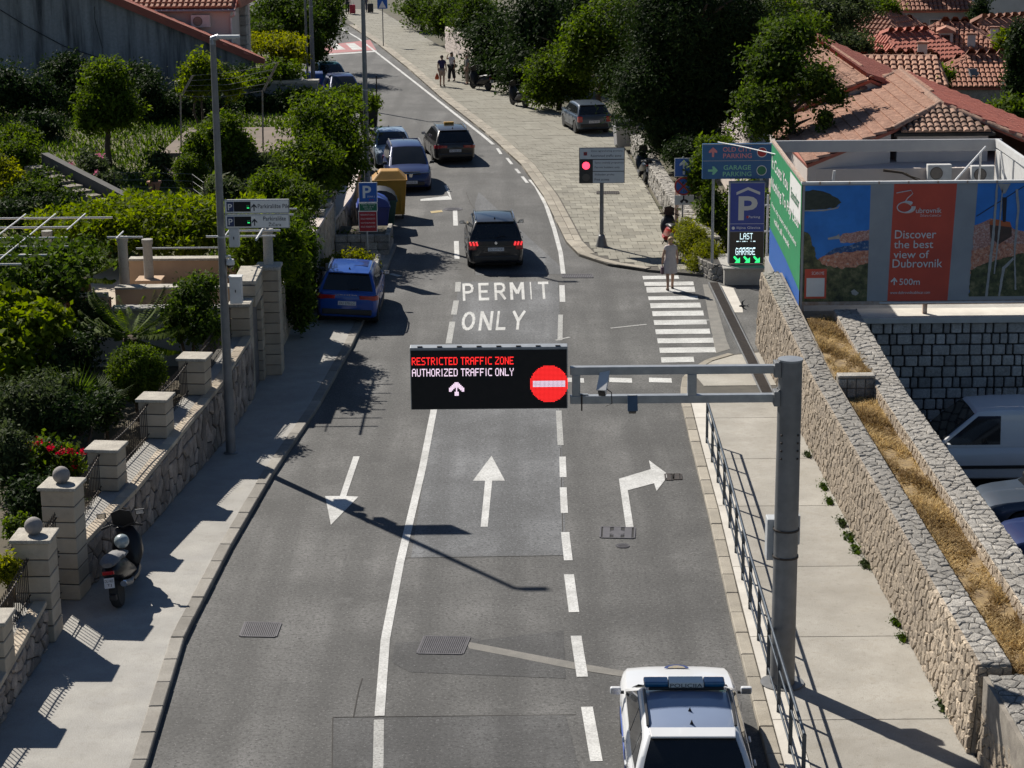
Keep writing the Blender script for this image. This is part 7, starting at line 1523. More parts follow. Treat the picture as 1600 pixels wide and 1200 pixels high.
def ridge(root, p, q, mat, r=.13, step=.4, local=False):
    p = Vector(p); q = Vector(q); L = (q-p).length; d = (q-p)/L; mb = MB(); k = max(1, int(L/step)); s = d.cross(Vector((0,0,1))).normalized(); u = s.cross(d)
    for i in range(k):
        a = p+d*(i*L/k); b = p+d*((i+1.08)*L/k); ring = lambda c, rr: [c+(s*math.cos(t)+u*math.sin(t))*rr for t in [math.pi*j/5 for j in range(6)]]
        mb.add(ring(a, r*1.1)+ring(b, r*.92), [(j,j+1,6+j+1,6+j) for j in range(5)]+[tuple(range(6))])
    tag(mb.build('ridge_tiles', mat, root, local=local, smooth=50), kind='stuff')
def window(root, x, z, w, h, y, local=True):   # on a wall facing -y
    f = MB().box(x-w/2-.06,x+w/2+.06,y-.05,y+.02,z-.06,z+h+.06).build('window', M['plaster_white'], root, local=local); MB().box(x-w/2,x+w/2,y-.06,y-.04,z,z+h).build('pane', M['glass'], f, local=local); MB().box(x-w/2-.1,x+w/2+.1,y-.1,y+.01,z-.12,z-.06).build('sill', M['lime_cap'], f, local=local)
def house(label, c, L, Dp, zb, ze, rise, rot, wall, roofm, hip=1.0, wins=(), over=.3, tw=.24, tl=.42, chim=(), dorm=()):
    """ridge runs along local x; front faces -y"""
    root = thing('house', label, 'house', (c[0], c[1], 0), rot, 'houses below on the right'); a, b = L/2, Dp/2
    MB().box(-a,a,-b,b,zb,ze-.06).build('walls', wall, root, local=True)
    A, Bq = a+over, b+over; z0 = ze-.1; rz = ze+rise; h = min(hip*Bq, A*.95)
    r0, r1 = (-A+h,0,rz), (A-h,0,rz); c00, c10, c11, c01 = (-A,-Bq,z0), (A,-Bq,z0), (A,Bq,z0), (-A,Bq,z0)
    roof_face(root, [c00,c10,r1,r0], roofm, tw, tl, local=True); roof_face(root, [c11,c01,r0,r1], roofm, tw*2, tl*2, local=True, name='rear_tiles')
    if hip > .05:
        roof_face(root, [c01,c00,r0], roofm, tw, tl, local=True); roof_face(root, [c10,c11,r1], roofm, tw, tl, local=True)
        for p, q in ((c00,r0),(c10,r1),(c01,r0),(c11,r1)): ridge(root, p, q, roofm, .11, .4, True)
    else:
        for s in (-1, 1): MB().add([(s*a,-b,ze-.08),(s*a,b,ze-.08),(s*a,0,rz-.15)], [(0,1,2)]).build('gable', wall, root, local=True)
    ridge(root, r0, r1, roofm, .13, .4, True)
    for x, z, w, hh in wins: window(root, x, z, w, hh, -b)
    for x, y, hh in chim:
        k = MB().box(x-.25,x+.25,y-.2,y+.2,ze-.2,ze+hh).build('chimney', M['plaster_white'], root, local=True); MB().box(x-.31,x+.31,y-.26,y+.26,ze+hh,ze+hh+.1).build('chimney_cap', roofm, k, local=True)
    for x, y, in dorm:
        z = z0+rise*(1-abs(y)/Bq); k = MB().box(x-.45,x+.45,y-.1,y+1.0,z-.1,z+.8).build('dormer', M['plaster_white'], root, local=True)
        MB().box(x-.28,x+.28,y-.13,y-.1,z+.1,z+.65).build('pane', M['glass'], k, local=True); MB().add([(x-.6,y-.25,z+.78),(x+.6,y-.25,z+.78),(x+.6,y+1.3,z+.86),(x-.6,y+1.3,z+.86),(x-.6,y-.25,z+.86),(x+.6,y-.25,z+.86),(x,y-.25,z+1.15),(x,y+1.3,z+1.15),(x-.6,y+1.3,z+.94),(x+.6,y+1.3,z+.94)], [(4,5,6),(4,6,7,8),(5,9,7,6),(0,1,5,4)]).build('dormer_roof', roofm, k, local=True)
    return root
# house behind the billboard
root = thing('house', 'pale pink house with a clay tile hip roof right behind the billboard', 'house', (14,71,-2))
MB().box(9.95,18.8,68.9,79,-2.1,2.9).build('walls', M['plaster_pink'], root); MB().box(13.2,16.3,70.35,74,2.9,3.86).build('upper_wall', M['plaster_pink'], root)
Mx, Kx = (14.95,71.95,4.66), (15.5,82.5,4.66); E1 = (10.7,68.1,3.02); F1 = (11.2,79.2,3.02); E2 = (19.2,68.1,3.02); F2 = (19.7,79.2,3.02); T1, T2 = (13.05,70.15,3.88), (16.5,70.15,3.88)
E0 = (9.9,68.7,3.06); roof_face(root, [(9.9,80.5,2.93), E0, (13.0,70.1,4.02), Mx, Kx], M['roof_pale'], .24, .42, k=4); MB().add([(9.95,68.75,3.0),(12.95,70.2,3.95),(12.95,70.2,2.4),(9.95,68.75,2.4)], [(0,1,2,3)]).build('verge_wall', M['plaster_pink'], root); roof_face(root, [E2, F2, Kx, Mx], M['roof_red'], .24, .42, name='far_side_tiles')
roof_face(root, [T1, T2, Mx], M['roof_old'], .235, .30, single=True, k=5)
ridge(root, Kx, Mx, M['roof_old'], .13); ridge(root, Mx, (13.0,70.1,4.06), M['roof_old'], .12); ridge(root, Mx, E2, M['roof_old'], .12); ridge(root, Kx, AT(1345,141,79.5), M['roof_old'], .13)
MB().tube([(10.75,68.2,2.95),(10.6,68.3,1.0)], .05, 8).build('downpipe', M['white_metal'], root)
roof_face(root, [(10.0,99,3.0),(9.8,79.6,3.0),(13.85,79.6,4.68),(14.2,99,4.68)], M['roof_pale'], .24, .42, k=4, name='wing_tiles'); ridge(root, (14.2,99,4.7), (13.85,79.6,4.7), M['roof_pale'], .14); roof_face(root, [(13.85,79.6,4.68),(17.5,79.6,3.0),(17.8,99,3.0),(14.2,99,4.68)], M['roof_red'], .42, .7, name='far_side_tiles')
MB().add([(10.1,79.7,2.9),(17.3,79.7,2.9),(13.85,79.7,4.55)], [(0,1,2)]).build('wing_gable', M['plaster_pink'], root); MB().box(10.1,17.3,79.7,98.8,-2.2,2.95).build('wing_walls', M['plaster_pink'], root)
for p in [(1480,270),(1330,275)]:
    pass
def ac_unit(label, c, w=.8):
    root = thing('air_conditioner', label, 'air conditioner', c); MB().box(c[0]-w/2,c[0]+w/2,c[1]-.3,c[1],c[2],c[2]+.55).build('case', M['white_metal'], root, bevel=.02)
    MB().lathe([(.2,0),(.2,.01),(.001,.01)], 20, (c[0]-w*.14,c[1]-.302,c[2]+.27), Matrix.Rotation(rad(90),3,'X')).build('fan_grille', pm('fan_beige', rgb(.28,.23,.19), rgb(.2,.17,.14), 20, .6), root); MB().lathe([(.21,0),(.21,.02),(.195,.02),(.195,0)], 20, (c[0]-w*.14,c[1]-.302,c[2]+.27), Matrix.Rotation(rad(90),3,'X')).build('fan_ring', M['iron'], root)
ac_unit('grey air conditioner on the pink house wall, left one inside the billboard frame', AT(1465,281,68.88)); ac_unit('air conditioner on the pink house wall at the right inside the billboard frame', AT(1533,283,68.88))
br = thing('dead_branch', 'bare brown branch leaning on the pink house wall inside the billboard', 'branch', AT(1400,275,68)); MB().tube([AT(1380,266,68.6),AT(1410,270,68.5),AT(1440,285,68.4)], [.05,.04,.02], 7).tube([AT(1415,271,68.5),AT(1425,276,68.3),AT(1438,280,68.3)], [.03,.02,.012], 6).build('limb', M['bronze'], br)
house('small stone house with striped clay tiles and a roof window at the right', (25.3,107.3), 7.2, 5.2, -5, 1.55, 1.25, rad(-3), M['stone_cap'], M['roof'], .8, tw=.26, tl=.45, chim=((1.6,-2.0,1.0),))
sk = thing('roof_window', 'dark skylight set in the striped roof of the small stone house', 'window', AT(1521,117,105.6)); c = sk.location; rmx = Matrix.Rotation(rad(-24),3,'X') @ Matrix.Identity(3)
MB().obox(c+Vector((0,0,.08)), (.5,.75,.1), Matrix.Rotation(rad(25),3,'X')).build('frame', M['galv_dark'], sk); MB().obox(c+Vector((0,-.02,.14)), (.38,.6,.02), Matrix.Rotation(rad(25),3,'X')).build('pane', M['glass'], sk)
house('red roofed house with dormers and chimneys in the middle of the old town', (28.3,133.5), 7.5, 7.5, -7, .25, 2.0, rad(-12), M['plaster_white'], M['roof'], .8, tw=.3, tl=.5, chim=((1.2,-2.4,1.5),(2.6,-1.0,1.8)), dorm=((-.4,-2.2),))
house('low house with a pale new patch of roof left of the dormer house', (24.3,127.5), 4.4, 6.0, -7, .9, 1.3, rad(22), M['plaster_white'], M['roof_red'], .3, tw=.3, tl=.5)
house('tall grey house with windows and dormers near the top right', (33.0,164.5), 6.2, 8, -9, 1.0, 2.2, rad(-2), M['plaster_old'], M['roof'], .8, [(-1.9,-.95,.75,1.2),(1.6,-.95,.75,1.2),(-.2,-.95,.75,1.2)], tw=.34, tl=.6, dorm=((-.9,-3.0),(1.2,-3.0)), chim=((.2,-2.6,1.6),))
house('long red hip roof left of the tall grey house', (26.8,152), 6.4, 6.2, -8, -.1, 2.0, rad(-38), M['plaster_white'], M['roof'], .9, tw=.34, tl=.6)
house('red roof at the far top right corner', (42.5,190), 9, 9, -12, 1.2, 2.2, rad(-8), M['plaster_white'], M['roof'], .5, [(-2.5,-.6,.8,1.2),(0,-.6,.8,1.2)], tw=.4, tl=.7)
house('orange roofed house at the right edge below the far corner', (35.6,146), 8, 7, -9, -.5, 2.0, rad(28), M['plaster_white'], M['roof'], .2, tw=.34, tl=.6)
house('grey flat-topped block at the right edge of the old town', (33.5,128), 3.0, 4.5, -7, 1.2, .35, rad(0), M['plaster_white'], M['concrete_white'], .9, tw=.6, tl=.9)
house('small shed with bright orange tile bands among the roofs', (20.9,113), 3.6, 3.6, -5, 1.3, 1.0, rad(-8), M['plaster_old'], M['roof'], .1, tw=.26, tl=.45, chim=((1.4,-.9,1.7),))
house('house with pale weathered barrel tiles behind the pink house', (18.3,102), 5.0, 5.2, -4, 2.3, 1.0, rad(-6), M['plaster_white'], M['roof_pale'], .1, tw=.34, tl=.5)
house('low shed with a mossy dark roof below the small stone house', (19.6,96.5), 3.6, 3.4, -4, .2, 1.0, rad(35), M['plaster_old'], M['roof_old'], .1, tw=.3, tl=.5)
house('reddish roof peeping out between the trees at the top centre right', (19.0,143), 6.0, 7, -7, .9, 2.0, rad(-20), M['plaster_white'], M['roof_pale'], .7, tw=.34, tl=.6)
house('grey tiled house showing over the hedge at the top centre', (7.6,128), 5.0, 5.0, -3, 4.6, 1.2, rad(0), M['plaster_beige'], M['roof_old'], .6, tw=.34, tl=.6)
# houses up the slope on the left
root = thing('house', 'large stained grey gable house with a red verge at the top left', 'house', (-19,88,3)); g0 = [(-28,88,2.2),(-10.7,88,2.2),(-10.7,88,4.75),(-16.75,88,7.35),(-21,88,9.1),(-28,88,6.0)]
m_ = NT('plaster_streaked'); v_ = m_.pos(); mp_ = m_.n('Mapping'); mp_.inputs['Scale'].default_value = (1.6,1,.12); m_.l(v_, mp_.inputs[0])
c_ = m_.ramp(m_.noise(mp_.outputs[0], 1.1, 7, .7), [(.36, rgb(.05,.052,.055)), (.52, rgb(.24,.245,.25)), (.75, rgb(.36,.36,.36))]); c_ = m_.mix(m_.ramp(m_.noise(v_, 9, 5), [(.4, rgb(0,0,0)), (.8, rgb(.5,.5,.5))]), c_, rgb(.13,.13,.135)); m_.l(c_, m_.p.inputs['Base Color']); m_.p.inputs['Roughness'].default_value = .95
MB().add(g0+[(x-3.1,98,z-.1) for x,y,z in g0], [tuple(range(6))[::-1],tuple(range(6,12))]+[(i,(i+1) % 6,6+(i+1) % 6,6+i) for i in range(6)]).build('walls', m_.mat, root)
roof_face(root, [(-13.5,98.3,4.72),(-10.3,87.75,4.72),(-21,87.75,9.3),(-24.2,98.3,9.3)], M['roof_red'], .26, .45); roof_face(root, [(-28.3,87.75,6.1),(-31.5,98.3,6.1),(-24.2,98.3,9.3),(-21,87.75,9.3)], M['roof_red'], .4, .7)
MB().add([(-10.3,87.7,4.55),(-21,87.7,9.15),(-21,87.7,9.5),(-10.3,87.7,4.88),(-10.3,88.0,4.55),(-21,88.0,9.15),(-21,88.0,9.5),(-10.3,88.0,4.88)], [(0,1,2,3),(7,6,5,4),(0,4,5,1),(3,2,6,7),(0,3,7,4)]).build('verge', M['roof_red'], root)
MB().tube([AT(0,15,87.9),AT(40,40,87.9),AT(100,72,87.9),AT(160,92,87.9),AT(205,105,87.9)], .02, 5).tube([AT(148,10,87.9),AT(148,30,87.9),AT(160,75,87.9)], .015, 5).build('wall_cable', M['black'], root)
root = thing('house', 'pinkish house with barrel tiles and an air conditioner above the grey gable', 'house', (-14,94,4)); a = AT(215,13,94.0); b = AT(364,13,94.0)
MB().box(a.x-4,b.x-.12,94.0,101,4,b.z-.02).build('walls', M['plaster_pink'], root); roof_face(root, [(a.x-4.2,93.7,b.z),(b.x+.15,93.7,b.z),(b.x+.15,99,b.z+2.2),(a.x-4.2,99,b.z+2.2)], M['roof'], .25, .42); roof_face(root, [(b.x+.15,93.7,b.z),(b.x+.3,101,b.z),(b.x+.15,99,b.z+2.2)], M['roof'], .3, .5)
MB().tube([(b.x+.1,93.6,b.z-.05),(b.x+.12,93.6,b.z-.25),(b.x-.1,93.9,b.z-.4),(b.x-.1,93.9,4.5)], .05, 8).build('downpipe', M['white_metal'], root); MB().tube([(a.x-4,93.6,b.z-.06),(b.x+.15,93.6,b.z-.06)], .06, 8).build('gutter', M['galv'], root)
ac_unit('white air conditioner on the pinkish house wall at the top left', AT(315,42,93.98), .85)
root = thing('stone_pier', 'grey block stone building corner beside the pinkish house', 'building', (-11,97,4)); a = AT(364,45,97)
for i in range(11): MB().box(a.x,a.x+.62,97,98,a.z-1.2+i*.45,a.z-1.2+i*.45+.43).build('block', M['stone_cap'], root, bevel=.02, seg=1)
# terrace and garden bits on the slope
root = thing('garden_terrace', 'brown concrete terrace with a dark open front in the left garden', 'terrace', (-10,72,2.2)); MB().box(-12.2,-7.7,71.9,78.6,3.05,3.2).build('slab', pm('terrace_floor', rgb(.19,.145,.11), rgb(.13,.1,.08), 1.2, .9, stain=.4), root, bevel=.02)
for x in (-12.0,-10.6,-8.9,-7.9): MB().box(x-.14,x+.14,72.1,72.4,2.0,3.05).build('pier', M['plaster_old'], root)
MB().box(-12.1,-7.8,74.5,74.7,2.0,3.05).build('back_wall', M['mortar_dark'], root)
root = thing('terrace_wall', 'grey rendered wall topped with ivy behind the brown terrace', 'wall', (-9,84,3)); MB().box(-13.5,-7.75,83.9,84.3,2.4,4.25).build('wall', M['plaster_old'], root); MB().box(-13.5,-7.7,83.84,84.36,4.255,4.38).build('coping', M['lime_cap'], root)
root = thing('clothes_line', 'pair of rusty clothes-line posts with wires over the brown terrace', 'clothes line', AT(410,236,72.2)); ends = []
for px, py0, py1, ax, ay in ((411,236,142,433,97),(283,236,150,300,118)):
    b0 = AT(px,py0,72.2); b1 = AT(px-1,py1,72.2); t = AT(ax,ay,72.2); MB().tube([b0-Vector((0,0,.1)),b1], .03, 6).build('post', M['rusty'], root); MB().tube([b1,t], .02, 6).tube([b1+Vector((.06,0,0)),t+Vector((.05,.0,0))], .02, 6).build('arm', M['rusty'], root); ends.append((b1,t))
for i in range(5): MB().tube([ends[0][0].lerp(ends[0][1],i/4), ends[0][0].lerp(ends[0][1],i/4).lerp(ends[1][0].lerp(ends[1][1],i/4),.5)-Vector((0,0,.12)), ends[1][0].lerp(ends[1][1],i/4)], .008, 4).build('wire', M['galv_dark'], root)
root = thing('garden_stairs', 'dark concrete garden stairs with a sloping parapet on the left slope', 'stairs', AT(190,315,61)); p = AT(65,252,64.5); q = AT(192,318,60.8)
d = (q-p); hd = Vector((d.x,d.y,0)).normalized(); sd = Vector((hd.y,-hd.x,0)); n = 9
for i in range(n):
    a = p.lerp(q,(i+.0)/n); mb = MB(); c = a+d/n*.5; mb.obox((c.x-sd.x*-.35,c.y+sd.y*.35,a.z-.55), (d.length/n*1.05,.5,.9), math.atan2(hd.y,hd.x)); mb.build('step', M['mortar'], root)
P4 = [p-sd*.0, q-sd*.0, q-sd*.25, p-sd*.25]; MB().add([v+Vector((0,0,.25)) for v in P4]+[v-Vector((0,0,.8)) for v in P4], [(0,1,2,3),(0,4,5,1),(1,5,6,2),(2,6,7,3),(3,7,4,0)]).build('parapet', pm('parapet_grey', rgb(.1,.095,.09), rgb(.07,.067,.063), 3, .9), root)
root = thing('wire_fence', 'low wire fence across the left garden above the vine', 'fence', AT(180,285,62.5)); pts = [AT(178,270,62.8),AT(240,270,63),AT(300,272,63.2),AT(318,285,62)]
for c in pts: MB().tube([c-Vector((0,0,1.1)),c], .02, 6).build('post', M['iron'], root)
for k in range(5): MB().tube([c-Vector((0,0,k*.22)) for c in pts], .006, 4).build('wire', M['galv_dark'], root)
for i in range(7): c = AT(212+i*1.6,283+i*3.2,63); MB().obox((c.x,c.y,hz(c.x,c.y)+.03), (.45,.3,.06), .2).build('stepping_stone', M['lime_cap'], tag(bpy.data.objects.get('garden_path') or thing('garden_path', 'short path of pale stepping stones in the left garden', 'path', c), None), bevel=.01)
pt = AT(241,286,63.2); root = thing('flower_pot', 'terracotta pot standing in the left garden', 'pot', (pt.x,pt.y,pt.z-.3)); MB().lathe([(.12,pt.z-.35),(.2,pt.z),(.23,pt.z),(.23,pt.z+.06),(.18,pt.z+.06)], 14, (pt.x,pt.y,0)).build('pot', M['roof'], root, smooth=40); leaves('plant', [(pt.x,pt.y,pt.z+.2,.2,.2,.2)], 200, .1, M['leaf'], root, seed=77)
# ================================================================ PLANTS
def ground_cover(label, n, size, mat, xr, yr, seed, cond=lambda x, y: True):
    g = np.random.default_rng(seed); x = g.uniform(*xr, n); y = g.uniform(*yr, n); k = np.array([cond(a, b) for a, b in zip(x, y)]); x = x[k]; y = y[k]; z = np.array([hz(a, b) for a, b in zip(x, y)])
    N = len(x); a = g.uniform(0, 6.28, N); h = g.uniform(.3, 1.2, N)*size; ln = g.uniform(.2, .8, N)*size; wd = size*.16; b = np.stack([x,y,z-.02],1); t = np.stack([np.cos(a)*ln,np.sin(a)*ln,h],1); s = np.stack([-np.sin(a)*wd,np.cos(a)*wd,0*a],1)
    V = np.stack([b-s*.5, b+t*.5-s, b+t, b+t*.5+s], 1); tag(leafmesh('ground_cover', V, g.random(N), mat, None), label, 'ground cover', kind='stuff')
ground_cover('weedy grass over the left garden slope', 42000, .22, M['leaf_deep'], (-24,-7), (59,88), 3, lambda x, y: x < interp(HR, y)-.2 and not (-12.3 < x < -7.6 and 71.8 < y < 78.7))
ground_cover('long grass on the slope behind the far left wall', 14000, .3, M['leaf_deep'], (-32,-8), (88,150), 4, lambda x, y: x < interp(HR, y)-.2)
def BL(px, py, Y, w, h, d=None):
    c = AT(px, py, Y); k = Y/3150; return (c.x, c.y, c.z, w*k, d or w*k, h*k)
def shrub(name, label, blobs, n, size, mat, base=None, group=None, cat='shrub', stem=True, seed=1, **kw):
    c = blobs[0]; zb = base if base is not None else c[2]-c[5]; o = thing(name, label, cat, (c[0],c[1],zb), 0, group)
    if stem:
        mb = MB()
        for i, b in enumerate(blobs[:3]): trunk(mb, (c[0]+(b[0]-c[0])*.4,c[1]+(b[1]-c[1])*.4,zb-.1), (b[0],b[1],b[2]), .05, .03, 3, b[3]*.5, seed+i)
        mb.build('stems', M['bronze'], o, smooth=60)
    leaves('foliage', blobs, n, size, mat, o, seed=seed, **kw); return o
# vines
shrub('grape_vine', 'broad sunlit vine covering the pergola roof', [BL(130,345,58,75,14,1.6),BL(200,333,59,80,16,1.8),BL(280,333,59,70,20,1.8),BL(315,345,58,40,26,1.2),BL(165,374,57.3,50,12,.8),BL(245,370,57.5,65,20,.9),BL(300,374,57.3,45,18,.7),(-6.95,54.6,4.05,.6,1.5,.22)], 40000, .15, M['leaf_bright'], 1.9, cat='vine', seed=5, shell=.8, lump=.3, spread=.2)
shrub('grape_vine', 'vine mass hanging at the left end of the pergola', [BL(90,405,50.5,62,22,1.2),BL(40,430,49.5,55,32,1.3),BL(90,440,49,35,30,.8),BL(20,395,51,40,14,1.2)], 13000, .15, M['leaf_deep'], 1.0, cat='vine', seed=6, lump=.3)
shrub('grape_vine', 'bright close vine leaves at the left edge above the dark garden', [BL(35,515,45.5,50,26),BL(15,575,44.6,40,36),BL(72,500,46,28,18),BL(20,480,46.5,30,20)], 9000, .15, M['leaf_bright'], 1.0, cat='vine', seed=7, aspect=.8, lump=.3)
mb = MB(); o = thing('vine_trunk', 'twisted dark vine trunk climbing to the pergola', 'vine', (-11.3,49.3,1)); mb.tube([(-11.2,49.2,1.0),(-11.05,49.3,1.8),(-11.25,49.5,2.6),(-11.4,49.6,3.6)], [.09,.08,.07,.05], 8).build('stem', M['bronze'], o, smooth=60)
# garden plants near
o = tree('topiary_ball', 'neat round clipped shrub on a bare stem above the garden wall', (-8.45,45.0,1.0), (-8.42,45,1.9), .06, [(-8.42,45,2.12,.62,.62,.60)], 9000, .07, M['leaf'], cat='topiary', limbs=6, spread=.4, seed=9, shell=.25, lump=.03, spread_=None) if False else None
def topiary(label, c, r, mat, n=9000, size=.07, base=1.0, seed=9):
    o = thing('topiary_ball', label, 'topiary', (c[0],c[1],base)); mb = MB(); trunk(mb, (c[0],c[1],base), (c[0],c[1],c[2]), .05, .03, 8, r*.6, seed); mb.build('stem', M['bronze'], o, smooth=60)
    leaves('foliage', [(*c,r,r,r*.97)], n, size, mat, o, seed=seed, shell=.3, lump=.04, spread=.07)
topiary('neat round clipped shrub on bare stems above the garden wall', (-8.42,45.0,2.12), .62, M['leaf'], 11000)
def frond_mesh(L, n, wl, arch, fan=False, seed=1):
    g = random.Random(seed); V = []; 
    for i in range(n):
        t = .12+.88*i/n; p = Vector((0, L*t*math.cos(arch*t), L*(.75*math.sin(arch*1.6*t)+.12*t))); d = Vector((0, 1, .6*math.cos(arch*1.6*t)-.1)).normalized(); ln = wl*math.sin(math.pi*min(1, t*.93+.05))*g.uniform(.85,1.1)+.02
        for s in (-1, 1):
            tip = p+Vector((s*ln*.85, ln*.55, -.1*ln)); wv = d*.034
            V.append([p-wv, p+wv, tip+wv*.3, tip-wv*.3])
    return np.array([[list(q) for q in f] for f in V])
def cycad(label, c, L, n, mat, seed=1, tilt=(-1.15,.0)):
    o = thing('cycad', label, 'cycad', c); MB().lathe([(.16,-1.0),(.2,.1),(.17,.35),(.05,.42)], 12, (0,0,0)).build('stem', M['bronze'], o, local=True, smooth=50); g = random.Random(seed); me = None
    for i in range(n):
        if me is None:
            V = frond_mesh(L, 26, .16, .9); ob = leafmesh('frond', V, np.random.default_rng(seed).random(len(V)), mat, None); me = ob.data; bpy.data.objects.remove(ob)
        k = i/n; share('frond', me, o, (0,0,.38), (g.uniform(*tilt), 0, i*2.399), (1,1,1)*1 if False else (1,g.uniform(.85,1.1),g.uniform(.7,1.2)))
cycad('large cycad with arching fronds in front of the grey patio wall', (-9.0,47.6,1.95), 1.25, 44, M['leaf'], 3)
cycad('second cycad behind the balustrade on the patio', (-11.0,52.2,2.45), .95, 26, M['leaf'], 4)
def fanpalm(label, c, n, L, mat, seed):
    o = thing('fan_palm', label, 'palm', c); MB().lathe([(.1,0),(.12,.2),(.09,.5)], 10, (0,0,0)).build('stem', M['bronze'], o, local=True, smooth=50); g = np.random.default_rng(seed); V = []
    for i in range(n):
        a = i*2.399; el = g.uniform(.15,1.2); d = np.array([math.cos(a)*math.cos(el), math.sin(a)*math.cos(el), math.sin(el)]); hub = np.array([0,0,.45])+d*L*g.uniform(.4,.6); s = np.cross(d,[0,0,1]); s /= np.linalg.norm(s); u = np.cross(s,d)
        for k in range(15):
            t = (k-7)/7*1.25; e = d*math.cos(t)+s*math.sin(t)-u*.12*abs(t); ln = L*.62*(1-.18*abs(t)); w = .016
            q = np.cross(e,u); q /= np.linalg.norm(q)+1e-9; V.append([hub-q*w*.4,hub+e*ln*.5-q*w,hub+e*ln,hub+e*ln*.5+q*w])
        V.append([np.array([-.012,0,.42]),np.array([.012,0,.42]),hub+s*.01,hub-s*.01])
    leafmesh('fronds', np.array(V), g.random(len(V)), mat, o, local=True)
fanpalm('dark fan palm left of the round topiary', (-9.55,43.9,1.0), 26, 1.25, M['leaf_deep'], 8)
o = shrub('rose_bush', 'rose bush with red blooms behind the garden wall', [(-9.35,40.2,1.5,.55,.5,.42),(-9.05,40.0,1.45,.4,.4,.4),(-9.8,40.4,1.5,.4,.4,.35)], 2600, .11, M['leaf'], 1.0, seed=11, cat='rose bush')
for i, (px, py) in enumerate([(60,692),(46,697),(95,705),(110,704),(126,705),(112,727),(78,700)]): c = AT(px,py,39.8); leaves('bloom', [(c.x,c.y,c.z,.04,.04,.035)], 24, .05, M['leaf_flower'], o, seed=80+i, aspect=.9, shell=.5, clump=6, core=0)
shrub('garden_shrub', 'grey-leaved shrub spilling down at the left edge', [BL(40,640,42,60,55),BL(15,720,39.5,40,60),BL(95,610,43.5,40,30)], 11000, .09, M['leaf_grey'], 1.0, seed=12)
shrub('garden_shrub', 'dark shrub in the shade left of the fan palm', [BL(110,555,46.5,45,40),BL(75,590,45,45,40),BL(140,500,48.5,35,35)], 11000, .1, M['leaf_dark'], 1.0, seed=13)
shrub('garden_shrub', 'leafy shrub between the cycad and the street lamp', [BL(300,475,48.6,36,36),BL(318,510,48,30,30),BL(280,500,48.6,22,30),BL(315,445,49,28,16)], 8000, .1, M['leaf_deep'], 1.0, seed=14)
shrub('garden_shrub', 'dark low shrub below the roses', [BL(60,780,38.5,60,40),BL(100,650,42,50,35),BL(160,640,43,30,30)], 9000, .1, M['leaf_dark'], 1.0, seed=15)
shrub('garden_shrub', 'small bright shrub left of the rear ball pillar', [BL(28,825,36.6,22,16)], 1100, .08, M['leaf'], 1.0, seed=16)
shrub('garden_shrub', 'small ochre shrub behind the front ball pillar', [BL(12,890,33.5,16,26)], 1600, .07, M['leaf_yellow'], 1.0, seed=17)
shrub('rose_bush', 'thin pale pink rose beside the topiary stems', [BL(165,640,43.2,10,12)], 160, .08, M['leaf_pink'], 1.0, seed=18)
# hedges along the street, left
shrub('oleander_hedge', 'bright narrow-leaved hedge behind the portal post', [BL(400,395,55.2,38,26),BL(445,385,56,28,36),BL(380,385,55.8,25,22),BL(425,415,55,30,28)], 11000, .2, M['leaf'], 1.5, seed=21, aspect=.2, flat=.1)
shrub('climbing_hedge', 'ivy hedge draped over the wall left of the blue crossover', [BL(460,430,57,26,58),BL(470,390,60,26,50),BL(470,480,57,18,40),BL(482,440,60.5,14,56)], 15000, .11, M['leaf_deep'], .4, seed=22)
shrub('tall_hedge', 'big leafy hedge around the second street lamp', [BL(505,195,72,58,38),BL(535,235,71,42,45),BL(480,255,69,52,45),BL(530,262,71,32,30),BL(520,170,73,40,20)], 22000, .13, M['leaf'], 1.5, seed=23, lump=.3)
shrub('tall_hedge', 'hedge above the vine with a few pink flowers', [BL(430,292,63.5,40,22),BL(465,312,63,38,24),BL(450,345,62,38,26)], 14000, .14, M['leaf'], 1.2, seed=24, aspect=.3)
shrub('planter_shrub', 'yellow-green shrubs growing in the front stone planter', [BL(525,410,64.9,22,9,.5),BL(555,404,64.9,25,10,.5),BL(582,412,64.9,12,7,.4)], 3500, .1, M['leaf_yellow'], .7, seed=25)
shrub('planter_shrub', 'thin dark plants in the rear stone planter', [BL(545,370,70,25,6,.6),BL(595,372,70,14,4,.5)], 1200, .1, M['leaf_deep'], .7, seed=26)
# slope garden, left
tree('garden_tree', 'round bright orange tree standing in the dark left garden', (-14.1,72.3,2.6), (-13.95,72.2,4.6), .13, [BL(165,150,72.2,42,42),BL(190,175,72,30,26),BL(145,180,72,30,28),BL(165,115,72.4,30,22)], 12000, .13, M['leaf'], seed=31, lump=.22)
tree('garden_tree', 'bushy bright tree right behind the tall street lamp', (-9.75,68.3,2.3), (-9.6,68.2,3.9), .09, [BL(345,225,68.2,45,32),BL(375,240,68,25,25),BL(310,230,68,25,25),BL(350,195,68.3,28,18)], 10000, .13, M['leaf'], seed=32, lump=.22)
topiary('round clipped shrub below the brown terrace', tuple(AT(298,268,67)), .55, M['leaf'], 5000, .08, 2.2, 33)
shrub('garden_shrub', 'dense bright bush at the left edge above the stairs', [BL(30,215,66,30,18),BL(22,245,65,40,30),BL(5,230,66,25,30)], 8000, .11, M['leaf'], 2.0, seed=34)
shrub('garden_shrub', 'yellowish bush at the left edge beside the stairs', [BL(22,300,62.5,24,34),BL(5,275,63,20,30)], 4500, .11, M['leaf_yellow'], 1.8, seed=35)
shrub('ivy_bank', 'ivy running down beside the garden stairs', [BL(66,276,63.6,24,14),BL(90,293,62.7,26,14),BL(115,308,61.8,24,12),BL(50,310,62,40,30)], 7000, .11, M['leaf_deep'], 2.0, seed=36)
